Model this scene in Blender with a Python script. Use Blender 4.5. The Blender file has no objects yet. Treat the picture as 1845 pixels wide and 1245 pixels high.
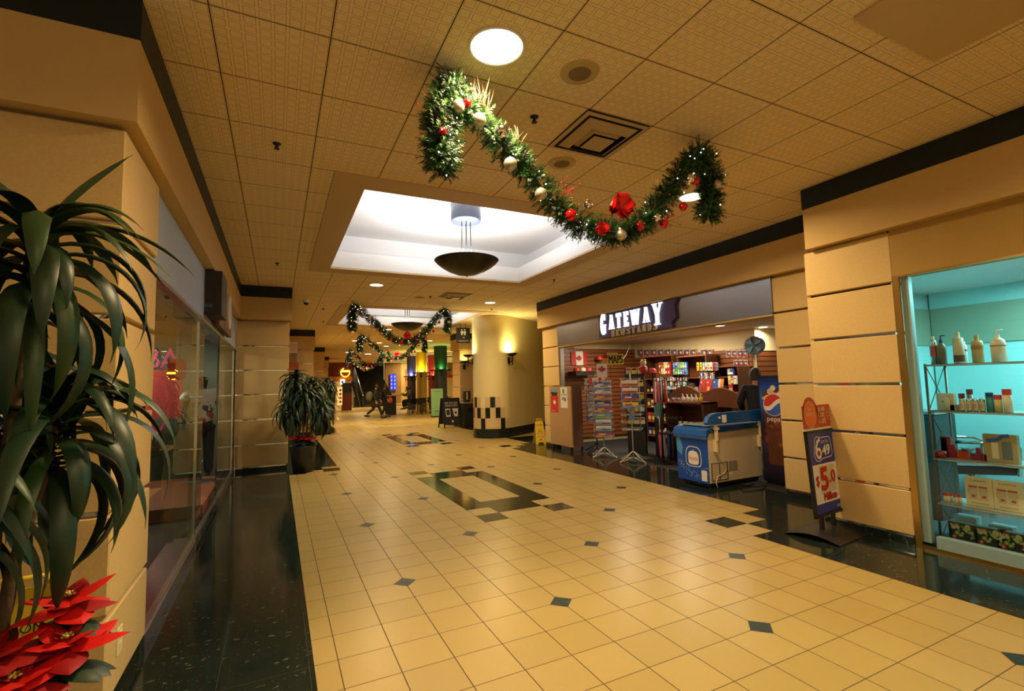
import bpy, math, random
from mathutils import Vector, Matrix
R_ = random.Random(7)
sc = bpy.context.scene
COL = sc.collection
pi = math.pi
U = .3048                      # one floor tile

# ------------------------------------------------------------------ camera
FPX = 865.716
YAW, PITCH, ROLL = .4545, .0785, -.0252
CAM = Vector((-.0311, -3.7132, 1.5817))
_f = Vector((math.sin(YAW)*math.cos(PITCH), math.cos(YAW)*math.cos(PITCH), math.sin(PITCH)))
_r = Vector((math.cos(YAW), -math.sin(YAW), 0)); _u = _r.cross(_f)
RGT = _r*math.cos(ROLL) + _u*math.sin(ROLL)
UPV = -_r*math.sin(ROLL) + _u*math.cos(ROLL)
FWD = _f
cam_data = bpy.data.cameras.new('camera'); cam = bpy.data.objects.new('camera', cam_data); COL.objects.link(cam)
cam_data.sensor_fit = 'HORIZONTAL'; cam_data.sensor_width = 36; cam_data.lens = FPX/1845*36
cam_data.clip_start = .05; cam_data.clip_end = 200
cam.matrix_world = Matrix(((RGT.x, UPV.x, -FWD.x, CAM.x), (RGT.y, UPV.y, -FWD.y, CAM.y), (RGT.z, UPV.z, -FWD.z, CAM.z), (0, 0, 0, 1)))
sc.camera = cam

# ------------------------------------------------------------------ world, exposure
world = bpy.data.worlds.new('world'); sc.world = world; world.use_nodes = True
world.node_tree.nodes['Background'].inputs[0].default_value = (1, .7, .38, 1)
world.node_tree.nodes['Background'].inputs[1].default_value = .5
sc.view_settings.view_transform = 'Standard'; sc.view_settings.look = 'None'
sc.view_settings.gamma = 1; sc.view_settings.exposure = 0.0
sc.view_settings.use_curve_mapping = False
sc.cycles.use_denoising = True
sc.cycles.max_bounces = 7; sc.cycles.diffuse_bounces = 4; sc.cycles.glossy_bounces = 3
sc.cycles.transmission_bounces = 5; sc.cycles.transparent_max_bounces = 12
sc.cycles.caustics_reflective = False; sc.cycles.caustics_refractive = False
sc.cycles.sample_clamp_indirect = 4.0

WARM = (1.0, .72, .36); AMBER = (1.0, .60, .19); WHITE = (1.0, .93, .84)
def area_light(name, loc, size, power, color=WARM, rot=(0, 0, 0), shape='DISK', size_y=None, spread=pi):
    l = bpy.data.lights.new(name, 'AREA'); l.shape = shape; l.size = size
    if size_y: l.size_y = size_y
    l.energy = power; l.color = color; l.spread = spread
    o = bpy.data.objects.new(name, l); COL.objects.link(o); o.location = loc; o.rotation_euler = rot
    return o
def point_light(name, loc, power, color=WARM, r=.05):
    l = bpy.data.lights.new(name, 'POINT'); l.energy = power; l.color = color; l.shadow_soft_size = r
    o = bpy.data.objects.new(name, l); COL.objects.link(o); o.location = loc
    return o
def spot_light(name, loc, target, power, color, ang=1.0, blend=.6, r=.04):
    l = bpy.data.lights.new(name, 'SPOT'); l.energy = power; l.color = color; l.spot_size = ang; l.spot_blend = blend; l.shadow_soft_size = r
    o = bpy.data.objects.new(name, l); COL.objects.link(o); o.location = loc
    o.rotation_euler = (Vector(target)-Vector(loc)).to_track_quat('-Z', 'Y').to_euler()
    return o

# ------------------------------------------------------------------ measuring helper: the point where a line of sight meets a plane
def at(px, py, ax, val):
    d = FWD*FPX + RGT*(px-922.5) - UPV*(py-622.5)
    k = (val-CAM[ax])/d[ax]
    return CAM + d*k

# ------------------------------------------------------------------ materials
_M = {}
def mat(name, color=(.5, .5, .5), rough=.6, metal=0, spec=.5, emit=None, es=1, alpha=1, trans=0, coat=0, bump=None, noise=None):
    if name in _M: return _M[name]
    m = bpy.data.materials.new(name); m.use_nodes = True; nt = m.node_tree; b = nt.nodes['Principled BSDF']
    b.inputs['Base Color'].default_value = (*color, 1); b.inputs['Roughness'].default_value = rough
    b.inputs['Metallic'].default_value = metal; b.inputs['Specular IOR Level'].default_value = spec
    if coat: b.inputs['Coat Weight'].default_value = coat; b.inputs['Coat Roughness'].default_value = .05
    if emit: b.inputs['Emission Color'].default_value = (*emit, 1); b.inputs['Emission Strength'].default_value = es
    if trans: b.inputs['Transmission Weight'].default_value = trans
    b.inputs['Alpha'].default_value = alpha
    if noise:      # (scale, second colour)
        tc = nt.nodes.new('ShaderNodeTexCoord'); n = nt.nodes.new('ShaderNodeTexNoise'); n.inputs['Scale'].default_value = noise[0]; n.inputs['Detail'].default_value = 6
        mx = nt.nodes.new('ShaderNodeMix'); mx.data_type = 'RGBA'; mx.inputs[6].default_value = (*color, 1); mx.inputs[7].default_value = (*noise[1], 1)
        rp = nt.nodes.new('ShaderNodeMapRange'); rp.inputs[1].default_value = .35; rp.inputs[2].default_value = .65
        nt.links.new(tc.outputs['Object'], n.inputs['Vector']); nt.links.new(n.outputs['Fac'], rp.inputs[0]); nt.links.new(rp.outputs[0], mx.inputs[0]); nt.links.new(mx.outputs[2], b.inputs['Base Color'])
    if bump:       # (scale, strength)
        tc = nt.nodes.new('ShaderNodeTexCoord'); n = nt.nodes.new('ShaderNodeTexNoise'); n.inputs['Scale'].default_value = bump[0]; n.inputs['Detail'].default_value = 4
        bp = nt.nodes.new('ShaderNodeBump'); bp.inputs['Strength'].default_value = bump[1]; bp.inputs['Distance'].default_value = .01
        nt.links.new(tc.outputs['Object'], n.inputs['Vector']); nt.links.new(n.outputs['Fac'], bp.inputs['Height']); nt.links.new(bp.outputs[0], b.inputs['Normal'])
    _M[name] = m
    return m
def emis(name, color, s=1): return mat(name, (0, 0, 0), .5, emit=color, es=s)

class NT:
    """small helper to write node graphs"""
    def __init__(s, m): s.nt = m.node_tree; s.b = s.nt.nodes['Principled BSDF']
    def n(s, t, **k):
        o = s.nt.nodes.new(t)
        for a, v in k.items(): setattr(o, a, v)
        return o
    def l(s, a, b): s.nt.links.new(a, b)
    def math(s, op, a, b=None, c=None):
        o = s.n('ShaderNodeMath', operation=op)
        for i, v in enumerate((a, b, c)):
            if v is None: continue
            if isinstance(v, (int, float)): o.inputs[i].default_value = v
            else: s.l(v, o.inputs[i])
        return o.outputs[0]
    def mix(s, f, a, b):
        o = s.n('ShaderNodeMix', data_type='RGBA')
        for i, v in ((0, f), (6, a), (7, b)):
            if isinstance(v, (int, float)): o.inputs[i].default_value = v
            elif isinstance(v, tuple): o.inputs[i].default_value = (*v, 1)
            else: s.l(v, o.inputs[i])
        return o.outputs[2]
    def xyz(s):
        t = s.n('ShaderNodeTexCoord'); x = s.n('ShaderNodeSeparateXYZ'); s.l(t.outputs['Object'], x.inputs[0]); s.t = t
        return x.outputs
    def line(s, c, period, offset, half):
        """1 on a grid line of half-width `half`, else 0"""
        q = s.math('DIVIDE', s.math('SUBTRACT', c, offset), period)
        fr = s.math('FRACT', s.math('ADD', q, 1000.5)); d = s.math('ABSOLUTE', s.math('SUBTRACT', fr, .5))
        return s.math('LESS_THAN', d, half/period)

def floor_tile_mat():
    m = mat('cream_floor_tile', (.62, .45, .16), .3, spec=.25); g = NT(m); o = g.xyz()
    lx = g.line(o[0], U, 0, .0030); ly = g.line(o[1], U, 0, .0026); ln = g.math('MAXIMUM', lx, ly)
    w = g.n('ShaderNodeTexWhiteNoise', noise_dimensions='2D'); cb = g.n('ShaderNodeCombineXYZ')
    g.l(g.math('FLOOR', g.math('DIVIDE', o[0], U)), cb.inputs[0]); g.l(g.math('FLOOR', g.math('DIVIDE', o[1], U)), cb.inputs[1]); g.l(cb.outputs[0], w.inputs[0])
    ns = g.n('ShaderNodeTexNoise'); ns.inputs['Scale'].default_value = 14; g.l(g.t.outputs['Object'], ns.inputs['Vector'])
    c = g.mix(w.outputs[0], (.43, .31, .105), (.39, .28, .09)); c = g.mix(g.math('MULTIPLY', ns.outputs[0], .25), c, (.37, .265, .085))
    c = g.mix(ln, c, (.09, .05, .025)); g.l(c, g.b.inputs['Base Color'])
    g.l(g.math('ADD', .30, g.math('MULTIPLY', ln, .5)), g.b.inputs['Roughness'])
    return m
def granite_mat(name='granite', joints=True, c0=(.006, .010, .009), c1=(.016, .026, .022)):
    m = mat(name, c0, .10, spec=.28); g = NT(m); o = g.xyz()
    v = g.n('ShaderNodeTexVoronoi'); v.inputs['Scale'].default_value = 15
    wn = g.n('ShaderNodeTexNoise'); wn.inputs['Scale'].default_value = 22; wn.inputs['Detail'].default_value = 3; g.l(g.t.outputs['Object'], wn.inputs['Vector'])
    va = g.n('ShaderNodeVectorMath', operation='MULTIPLY_ADD'); g.l(wn.outputs['Color'], va.inputs[0]); va.inputs[1].default_value = (.07, .07, .07); g.l(g.t.outputs['Object'], va.inputs[2])
    mpv = g.n('ShaderNodeMapping'); mpv.inputs['Scale'].default_value = (1, 2.2, 1); mpv.inputs['Rotation'].default_value = (0, 0, .7); g.l(va.outputs[0], mpv.inputs[0]); g.l(mpv.outputs[0], v.inputs['Vector'])
    v2 = g.n('ShaderNodeTexVoronoi'); v2.inputs['Scale'].default_value = 95; g.l(g.t.outputs['Object'], v2.inputs['Vector'])
    n = g.n('ShaderNodeTexNoise'); n.inputs['Scale'].default_value = 9; n.inputs['Detail'].default_value = 8; n.inputs['Distortion'].default_value = 1.2; g.l(g.t.outputs['Object'], n.inputs['Vector'])
    hue = g.n('ShaderNodeSeparateColor'); g.l(v.outputs['Color'], hue.inputs[0])
    c = g.mix(n.outputs[0], c0, c1)
    ring = g.math('LESS_THAN', v.outputs['Distance'], .26); pick = g.math('GREATER_THAN', hue.outputs[0], .45)
    fleck = g.mix(hue.outputs[1], (.022, .036, .028), (.095, .09, .05)); 
    c = g.mix(g.math('MULTIPLY', g.math('MULTIPLY', ring, pick), g.math('GREATER_THAN', n.outputs[0], .45)), c, fleck)
    hue2 = g.n('ShaderNodeSeparateColor'); g.l(v2.outputs['Color'], hue2.inputs[0])
    sp = g.math('MULTIPLY', g.math('LESS_THAN', v2.outputs['Distance'], .25), g.math('GREATER_THAN', hue2.outputs[0], .93))
    c = g.mix(sp, c, (.10, .11, .08))
    if joints:
        ln = g.math('MAXIMUM', g.line(o[0], 1.5*U, .15, .0015), g.line(o[1], 3*U, .3, .0015)); c = g.mix(ln, c, (.045, .05, .035))
    g.l(c, g.b.inputs['Base Color'])
    return m
def ceiling_mat():
    m = mat('waffle_ceiling_tile', (.55, .40, .22), .9, spec=.1); g = NT(m); o = g.xyz(); T = .6096
    ln = g.math('MAXIMUM', g.line(o[0], T, 1.445, .0035), g.line(o[1], T, -1.49, .0035))
    # 8 x 8 sunk squares in each tile
    q = T/8
    sx = g.line(o[0], q, 1.445+q/2, q*.36); sy = g.line(o[1], q, -1.49+q/2, q*.36); sq = g.math('MULTIPLY', sx, sy)
    n = g.n('ShaderNodeTexNoise'); n.inputs['Scale'].default_value = 70; n.inputs['Detail'].default_value = 4; g.l(g.t.outputs['Object'], n.inputs['Vector'])
    h = g.math('ADD', g.math('MULTIPLY', sq, 1.0), g.math('MULTIPLY', n.outputs[0], .35))
    bp = g.n('ShaderNodeBump'); bp.inputs['Strength'].default_value = 1.0; bp.inputs['Distance'].default_value = .016; g.l(h, bp.inputs['Height']); g.l(bp.outputs[0], g.b.inputs['Normal'])
    # square walls: shadow line painted into the colour around each sunk square
    ex = g.line(o[0], q, 1.445+q/2, q*.40); ey = g.line(o[1], q, -1.49+q/2, q*.40)
    edge = g.math('SUBTRACT', g.math('MULTIPLY', ex, ey), sq)
    c = g.mix(g.math('MULTIPLY', edge, .6), (.92, .74, .48), (.14, .10, .05))
    c = g.mix(g.math('MULTIPLY', n.outputs[0], .3), c, (.62, .47, .27)); c = g.mix(ln, c, (.07, .045, .02)); g.l(c, g.b.inputs['Base Color'])
    return m
def slat_mat():
    m = mat('wood_slatwall', (.20, .065, .022), .4); g = NT(m); o = g.xyz()
    ln = g.line(o[2], .105, .02, .012)
    n = g.n('ShaderNodeTexNoise'); n.inputs['Scale'].default_value = 3; n.inputs['Detail'].default_value = 6
    mp = g.n('ShaderNodeMapping'); mp.inputs['Scale'].default_value = (1, 1, 14); g.l(g.t.outputs['Object'], mp.inputs[0]); g.l(mp.outputs[0], n.inputs['Vector'])
    c = g.mix(n.outputs[0], (.30, .095, .03), (.19, .055, .018)); c = g.mix(ln, c, (.05, .015, .006)); g.l(c, g.b.inputs['Base Color'])
    return m
def wood_mat(name, c0, c1, rough=.4, sc_=(10, 1, 1)):
    m = mat(name, c0, rough); g = NT(m); g.xyz()
    n = g.n('ShaderNodeTexNoise'); n.inputs['Scale'].default_value = 2.5; n.inputs['Detail'].default_value = 8
    mp = g.n('ShaderNodeMapping'); mp.inputs['Scale'].default_value = sc_; g.l(g.t.outputs['Object'], mp.inputs[0]); g.l(mp.outputs[0], n.inputs['Vector'])
    g.l(g.mix(n.outputs[0], c0, c1), g.b.inputs['Base Color'])
    return m
TILE = floor_tile_mat(); GRAN = granite_mat(); GRANB = granite_mat('granite_base', False); CEIL = ceiling_mat(); SLAT = slat_mat()
INSERT = granite_mat('granite_insert', False, (.012, .020, .018), (.03, .05, .045)); INSERT.node_tree.nodes['Principled BSDF'].inputs['Roughness'].default_value = .35
STONE = mat('beige_stone', (.66, .465, .20), .55, spec=.3, bump=(90, .045), noise=(60, (.61, .43, .18)))
FASC = mat('beige_fascia_paint', (.58, .40, .17), .7, spec=.2, bump=(60, .06))
OCHRE = mat('ochre_panel', (.42, .27, .08), .7, spec=.2)
BAND = mat('dark_teal_band', (.007, .015, .020), .5, spec=.3)
CHROME = mat('mirror_strip', (.75, .7, .6), .05, metal=1)
STEEL = mat('brushed_steel', (.42, .40, .40), .3, metal=1)
GREYP = mat('grey_sign_panel', (.42, .52, .72), .6)
PLAST = mat('white_plaster', (.82, .80, .77), .9, spec=.1)
TANB = mat('tan_plaster_border', (.58, .42, .24), .85, spec=.1)
CREAMW = mat('cream_wall_paint', (.80, .68, .42), .7, spec=.2)
BLACK = mat('black_plastic', (.012, .012, .013), .4); BLKMETAL = mat('black_metal', (.01, .01, .012), .35, metal=.3)
WHITEP = mat('white_paint', (.8, .78, .74), .5); GOLDM = mat('brass_edge', (.65, .38, .10), .3, metal=1)
GLASS = None
def glass_mat(name, tint, a):
    """thin clear pane: mostly transparent with a mirror coat, no refraction"""
    m = bpy.data.materials.new(name); m.use_nodes = True; nt = m.node_tree; nt.nodes.clear()
    out = nt.nodes.new('ShaderNodeOutputMaterial'); t = nt.nodes.new('ShaderNodeBsdfTransparent'); t.inputs[0].default_value = (*tint, 1)
    gl = nt.nodes.new('ShaderNodeBsdfGlossy'); gl.inputs['Roughness'].default_value = .0; gl.inputs[0].default_value = (.9, .95, .9, 1)
    fr = nt.nodes.new('ShaderNodeFresnel'); fr.inputs[0].default_value = a; mx = nt.nodes.new('ShaderNodeMixShader')
    nt.links.new(fr.outputs[0], mx.inputs[0]); nt.links.new(t.outputs[0], mx.inputs[1]); nt.links.new(gl.outputs[0], mx.inputs[2]); nt.links.new(mx.outputs[0], out.inputs[0])
    return m
GLASS = glass_mat('shop_glass', (.86, .93, .88), 1.5)

# ------------------------------------------------------------------ mesh builder
_txt = {}
def text_geo(s):
    if s in _txt: return _txt[s]
    cu = bpy.data.curves.new('t', 'FONT'); cu.body = s; cu.size = 1; cu.resolution_u = 3
    o = bpy.data.objects.new('t', cu); COL.objects.link(o)
    dg = bpy.context.evaluated_depsgraph_get(); dg.update()
    me = bpy.data.meshes.new_from_object(o.evaluated_get(dg))
    vs = [tuple(v.co)[:2] for v in me.vertices]; fs = [tuple(p.vertices) for p in me.polygons]
    bpy.data.objects.remove(o); bpy.data.meshes.remove(me)
    _txt[s] = (vs, fs); return _txt[s]
class Fr:
    """a flat drawing frame: origin, across, up; the third axis points out of the surface"""
    def __init__(s, O, X, Y): s.O = Vector(O); s.X = Vector(X).normalized(); s.Y = Vector(Y).normalized(); s.N = s.X.cross(s.Y)
    def p(s, x, y, d=0): return s.O + s.X*x + s.Y*y + s.N*d
class MB:
    def __init__(s): s.v = []; s.f = []; s.mi = []; s.sm = []; s.mats = []
    def _m(s, m):
        if m not in s.mats: s.mats.append(m)
        return s.mats.index(m)
    def add(s, vs, fs, m, smooth=False):
        b = len(s.v); s.v += [tuple(v) for v in vs]; i = s._m(m)
        for f in fs: s.f.append(tuple(b+k for k in f)); s.mi.append(i); s.sm.append(smooth)
        return s
    def box(s, a, b, m, bev=0):
        x0, x1 = sorted((a[0], b[0])); y0, y1 = sorted((a[1], b[1])); z0, z1 = sorted((a[2], b[2]))
        if bev <= 0:
            vs = [(x, y, z) for z in (z0, z1) for y in (y0, y1) for x in (x0, x1)]
            return s.add(vs, [(0, 2, 3, 1), (4, 5, 7, 6), (0, 1, 5, 4), (2, 6, 7, 3), (0, 4, 6, 2), (1, 3, 7, 5)], m)
        e = bev; vs = []; 
        # chamfered box: 24 verts
        def P(ax, sx, sy, sz):
            x = (x0, x1)[sx]; y = (y0, y1)[sy]; z = (z0, z1)[sz]; dx, dy, dz = (e if sx == 0 else -e), (e if sy == 0 else -e), (e if sz == 0 else -e)
            return (x if ax == 0 else x+dx, y if ax == 1 else y+dy, z if ax == 2 else z+dz)
        idx = {}
        for ax in range(3):
            for sx in (0, 1):
                for sy in (0, 1):
                    for sz in (0, 1): idx[(ax, sx, sy, sz)] = len(vs); vs.append(P(ax, sx, sy, sz))
        fs = []
        for v in (0, 1):
            fs.append([idx[(0, v, a, c)] for a, c in ((0, 0), (1, 0), (1, 1), (0, 1))]); fs.append([idx[(1, a, v, c)] for a, c in ((0, 0), (1, 0), (1, 1), (0, 1))]); fs.append([idx[(2, a, c, v)] for a, c in ((0, 0), (1, 0), (1, 1), (0, 1))])
        for a in (0, 1):
            for c in (0, 1):
                fs.append([idx[(0, a, c, 0)], idx[(0, a, c, 1)], idx[(1, a, c, 1)], idx[(1, a, c, 0)]])
                fs.append([idx[(0, a, 0, c)], idx[(0, a, 1, c)], idx[(2, a, 1, c)], idx[(2, a, 0, c)]])
                fs.append([idx[(1, 0, a, c)], idx[(1, 1, a, c)], idx[(2, 1, a, c)], idx[(2, 0, a, c)]])
        for k in range(8):
            a, c, d = k & 1, k >> 1 & 1, k >> 2 & 1; fs.append([idx[(0, a, c, d)], idx[(1, a, c, d)], idx[(2, a, c, d)]])
        return s.add(vs, fs, m)
    def lathe(s, prof, c, m, seg=20, smooth=True, axis='z', a0=0, a1=2*pi):
        full = abs(a1-a0-2*pi) < 1e-6; n = seg if full else seg+1; vs = []
        for r, h in prof:
            for k in range(n):
                a = a0+(a1-a0)*k/seg; x, y = r*math.cos(a), r*math.sin(a)
                p = (x, y, h) if axis == 'z' else (h, x, y) if axis == 'x' else (y, h, x)
                vs.append((c[0]+p[0], c[1]+p[1], c[2]+p[2]))
        fs = []
        for i in range(len(prof)-1):
            for k in range(seg):
                k2 = (k+1) % n; fs.append((i*n+k, i*n+k2, (i+1)*n+k2, (i+1)*n+k))
        s.add(vs, fs, m, smooth)
        return s
    def cyl(s, c, r, h, m, seg=16, r2=None, axis='z', smooth=True):
        r2 = r if r2 is None else r2
        s.lathe([(0.0001, 0), (r, 0)], c, m, seg, False, axis); s.lathe([(r, 0), (r2, h)], c, m, seg, smooth, axis); s.lathe([(r2, h), (0.0001, h)], c, m, seg, False, axis)
        return s
    def sphere(s, c, r, m, seg=16, rings=10, sz=1.0):
        return s.lathe([(max(1e-4, r*math.sin(pi*i/rings)), -r*sz*math.cos(pi*i/rings)) for i in range(rings+1)], c, m, seg)
    def tube(s, pts, r, m, seg=6, closed=False):
        P = [Vector(p) for p in pts]; n = len(P); rs = r if isinstance(r, (list, tuple)) else [r]*n
        vs = []; up = None
        for i in range(n):
            a = P[(i-1) % n] if (closed or i > 0) else P[i]; b = P[(i+1) % n] if (closed or i < n-1) else P[i]
            d = (b-a).normalized()
            if up is None: up = Vector((0, 0, 1)) if abs(d.z) < .9 else Vector((1, 0, 0))
            x = d.cross(up)
            if x.length < 1e-5: x = d.cross(Vector((0, 1, 0)))
            x.normalize(); y = x.cross(d).normalized(); up = y
            for k in range(seg):
                t = 2*pi*k/seg; vs.append(P[i]+x*(rs[i]*math.cos(t))+y*(rs[i]*math.sin(t)))
        fs = []; q = n if closed else n-1
        for i in range(q):
            for k in range(seg):
                j = (i+1) % n; fs.append((i*seg+k, i*seg+(k+1) % seg, j*seg+(k+1) % seg, j*seg+k))
        if not closed: fs.append(tuple(range(seg-1, -1, -1))); fs.append(tuple((n-1)*seg+k for k in range(seg)))
        return s.add(vs, fs, m, True)
    def quad(s, a, b, c, d, m): return s.add([a, b, c, d], [(0, 1, 2, 3)], m)
    # flat drawing on a frame, with thickness t standing out from depth d
    def poly(s, F, pts, m, d=0, t=0):
        n = len(pts)
        if t <= 0: return s.add([F.p(x, y, d) for x, y in pts], [tuple(range(n))], m)
        vs = [F.p(x, y, d) for x, y in pts]+[F.p(x, y, d+t) for x, y in pts]
        return s.add(vs, [tuple(range(n-1, -1, -1)), tuple(range(n, 2*n))]+[(k, (k+1) % n, n+(k+1) % n, n+k) for k in range(n)], m)
    def rect(s, F, x0, y0, x1, y1, m, d=0, t=0): return s.poly(F, [(x0, y0), (x1, y0), (x1, y1), (x0, y1)], m, d, t)
    def disc(s, F, x, y, rx, m, d=0, t=0, ry=None, seg=28, a0=0, a1=2*pi):
        ry = rx if ry is None else ry
        return s.poly(F, [(x+rx*math.cos(a0+(a1-a0)*k/seg), y+ry*math.sin(a0+(a1-a0)*k/seg)) for k in range(seg if abs(a1-a0-2*pi) < 1e-6 else seg+1)], m, d, t)
    def ring(s, F, x, y, r, w, m, d=0, t=0, ry=None, seg=32, a0=0, a1=2*pi):
        ry = ry or r; return s.stroke(F, [(x+r*math.cos(a0+(a1-a0)*k/seg), y+ry*math.sin(a0+(a1-a0)*k/seg)) for k in range(seg+1)], w, m, d, t)
    def stroke(s, F, pts, w, m, d=0, t=0):
        ws = w if isinstance(w, (list, tuple)) else [w]*len(pts)
        L, Rr = [], []
        for i, (x, y) in enumerate(pts):
            a = pts[max(0, i-1)]; b = pts[min(len(pts)-1, i+1)]; dx, dy = b[0]-a[0], b[1]-a[1]; q = math.hypot(dx, dy) or 1
            if i in (0, len(pts)-1) and math.hypot(pts[0][0]-pts[-1][0], pts[0][1]-pts[-1][1]) < 1e-6:
                a = pts[-2]; b = pts[1]; dx, dy = b[0]-a[0], b[1]-a[1]; q = math.hypot(dx, dy) or 1
            nx, ny = -dy/q*ws[i]/2, dx/q*ws[i]/2; L.append((x+nx, y+ny)); Rr.append((x-nx, y-ny))
        n = len(pts)
        for i in range(n-1): s.poly(F, [Rr[i], Rr[i+1], L[i+1], L[i]], m, d, t)
        return s
    def text(s, F, string, x, y, h, m, d=0, w=None, align='l', t=0):
        """cap height h, optional total width w"""
        vs, fs = text_geo(string)
        if not vs: return s
        xs = [v[0] for v in vs]; k = h/.69; x0, x1 = min(xs), max(xs); kx = k if w is None else w/max(1e-6, (x1-x0))
        off = {'l': x-x0*kx, 'c': x-(x0+x1)/2*kx, 'r': x-x1*kx}[align]
        return s.add([F.p(off+v[0]*kx, y+v[1]*k, d) for v in vs], fs, m)
    def build(s, name, parent=None, loc=(0, 0, 0), rotz=0):
        me = bpy.data.meshes.new(name); me.from_pydata(s.v, [], s.f); 
        for m in s.mats: me.materials.append(m)
        me.polygons.foreach_set('material_index', s.mi); me.polygons.foreach_set('use_smooth', s.sm); me.update()
        o = bpy.data.objects.new(name, me); COL.objects.link(o)
        if parent: o.parent = parent
        o.location = loc; o.rotation_euler = (0, 0, rotz)
        return o
def tag(o, label=None, cat=None, group=None, kind=None):
    if label: o['label'] = label
    if cat: o['category'] = cat
    if group: o['group'] = group
    if kind: o['kind'] = kind
    return o
def thing(name, label, cat, loc=(0, 0, 0), rotz=0, group=None):
    o = bpy.data.objects.new(name, None); COL.objects.link(o); o.location = loc; o.rotation_euler = (0, 0, rotz)
    o.empty_display_size = .1
    return tag(o, label, cat, group)
def struct(o): o['kind'] = 'structure'; return o
def kids(o): return [c for c in o.children]
def dup(root, loc=None, rotz=None, label=None, group=None, scale=None):
    def cp(o, par):
        c = o.copy(); COL.objects.link(c)
        if par: c.parent = par
        for k in kids(o): cp(k, c)
        return c
    r = cp(root, None)
    if loc is not None: r.location = loc
    if rotz is not None: r.rotation_euler = (0, 0, rotz)
    if label: r['label'] = label
    if group: r['group'] = group
    if scale: r.scale = (scale,)*3
    return r
# =================================================================== SETTING
H = 3.62
XL, XR, XP = -.75, 6.05, 5.22          # left shopfront, recessed right shopfront, projecting right pier
def u(x): return x*U
# ---- floor
mb = MB(); FX0, FX1, FY0, FY1 = -4.0, 24.0, -8.0, 52.0
mb.quad((FX0, FY0, 0), (FX1, FY0, 0), (FX1, FY1, 0), (FX0, FY1, 0), TILE)
def slab(x0, y0, x1, y1, m=GRAN, z=.0015): mb.quad((u(x0), u(y0), z), (u(x1), u(y0), z), (u(x1), u(y1), z), (u(x0), u(y1), z), m)
fx0, fx1 = FX0/U, FX1/U
slab(fx0, FY0/U, .58, 20.25); slab(fx0, 20.25, 1.55, 21.2); slab(fx0, 21.2, 2.55, 22.2); slab(fx0, 22.2, 3.53, 45.5)
slab(fx0, 45.5, 5.5, 47.0); slab(fx0, 47., 6.55, 70.5); slab(fx0, 70.5, 9.6, 96)
slab(2.55, 20.3, 3.55, 21.5); slab(5.5, 45.4, 6.5, 46.2)
slab(14, FY0/U, 24, -1); slab(15, -1, 24, 0); slab(16, 0, 24, 1); slab(17, 1, 40, 16.6); slab(16.8, 16.6, 24, 23)
slab(17.7, 23, 24, 24.1); slab(18.7, 24.1, 24, 25.2); slab(19.6, 25.2, 24, 30); slab(19.8, 34, 26, 50)
slab(14, 0, 15, 1); slab(16.55, 24, 17.5, 25)
def ring_pattern(cx, cy):
    slab(cx-2, cy-4, cx+2, cy-3); slab(cx-2, cy+3, cx+2, cy+4); slab(cx-2, cy-3, cx-1, cy+3); slab(cx+1, cy-3, cx+2, cy+3)
    slab(cx-1, cy-5, cx+1, cy-4); slab(cx-1, cy+4, cx+1, cy+5)
    for dx in (-2, 1):
        for dy in (-6, 5): slab(cx+dx, cy+dy, cx+dx+1, cy+dy+1)
ring_pattern(9, 11); ring_pattern(12, 35)
def diamond(x, y, r=.30):
    z = .0022; mb.quad((u(x-r), u(y), z), (u(x), u(y-r), z), (u(x+r), u(y), z), (u(x), u(y+r), z), INSERT)
skip = {(9, 7), (9, 13), (12, 34), (12, 28)}
for i in range(3, 60, 3):
    for j in range(-20, 150):
        if (j-1) % 6 != (0 if (i//3) % 2 else 3): continue
        if i >= 15 and j < 2: continue
        if i > 16 and j < 30: continue
        if i <= 3 and j > 20 or i <= 6 and j > 44 or i <= 9 and j > 70: continue
        if (i, j) in skip or 7 <= i <= 11 and 5 <= j <= 17 or 10 <= i <= 14 and 29 <= j <= 41: continue
        if j > 70 and i > 30: continue
        diamond(i, j)
struct(mb.build('floor'))

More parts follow.
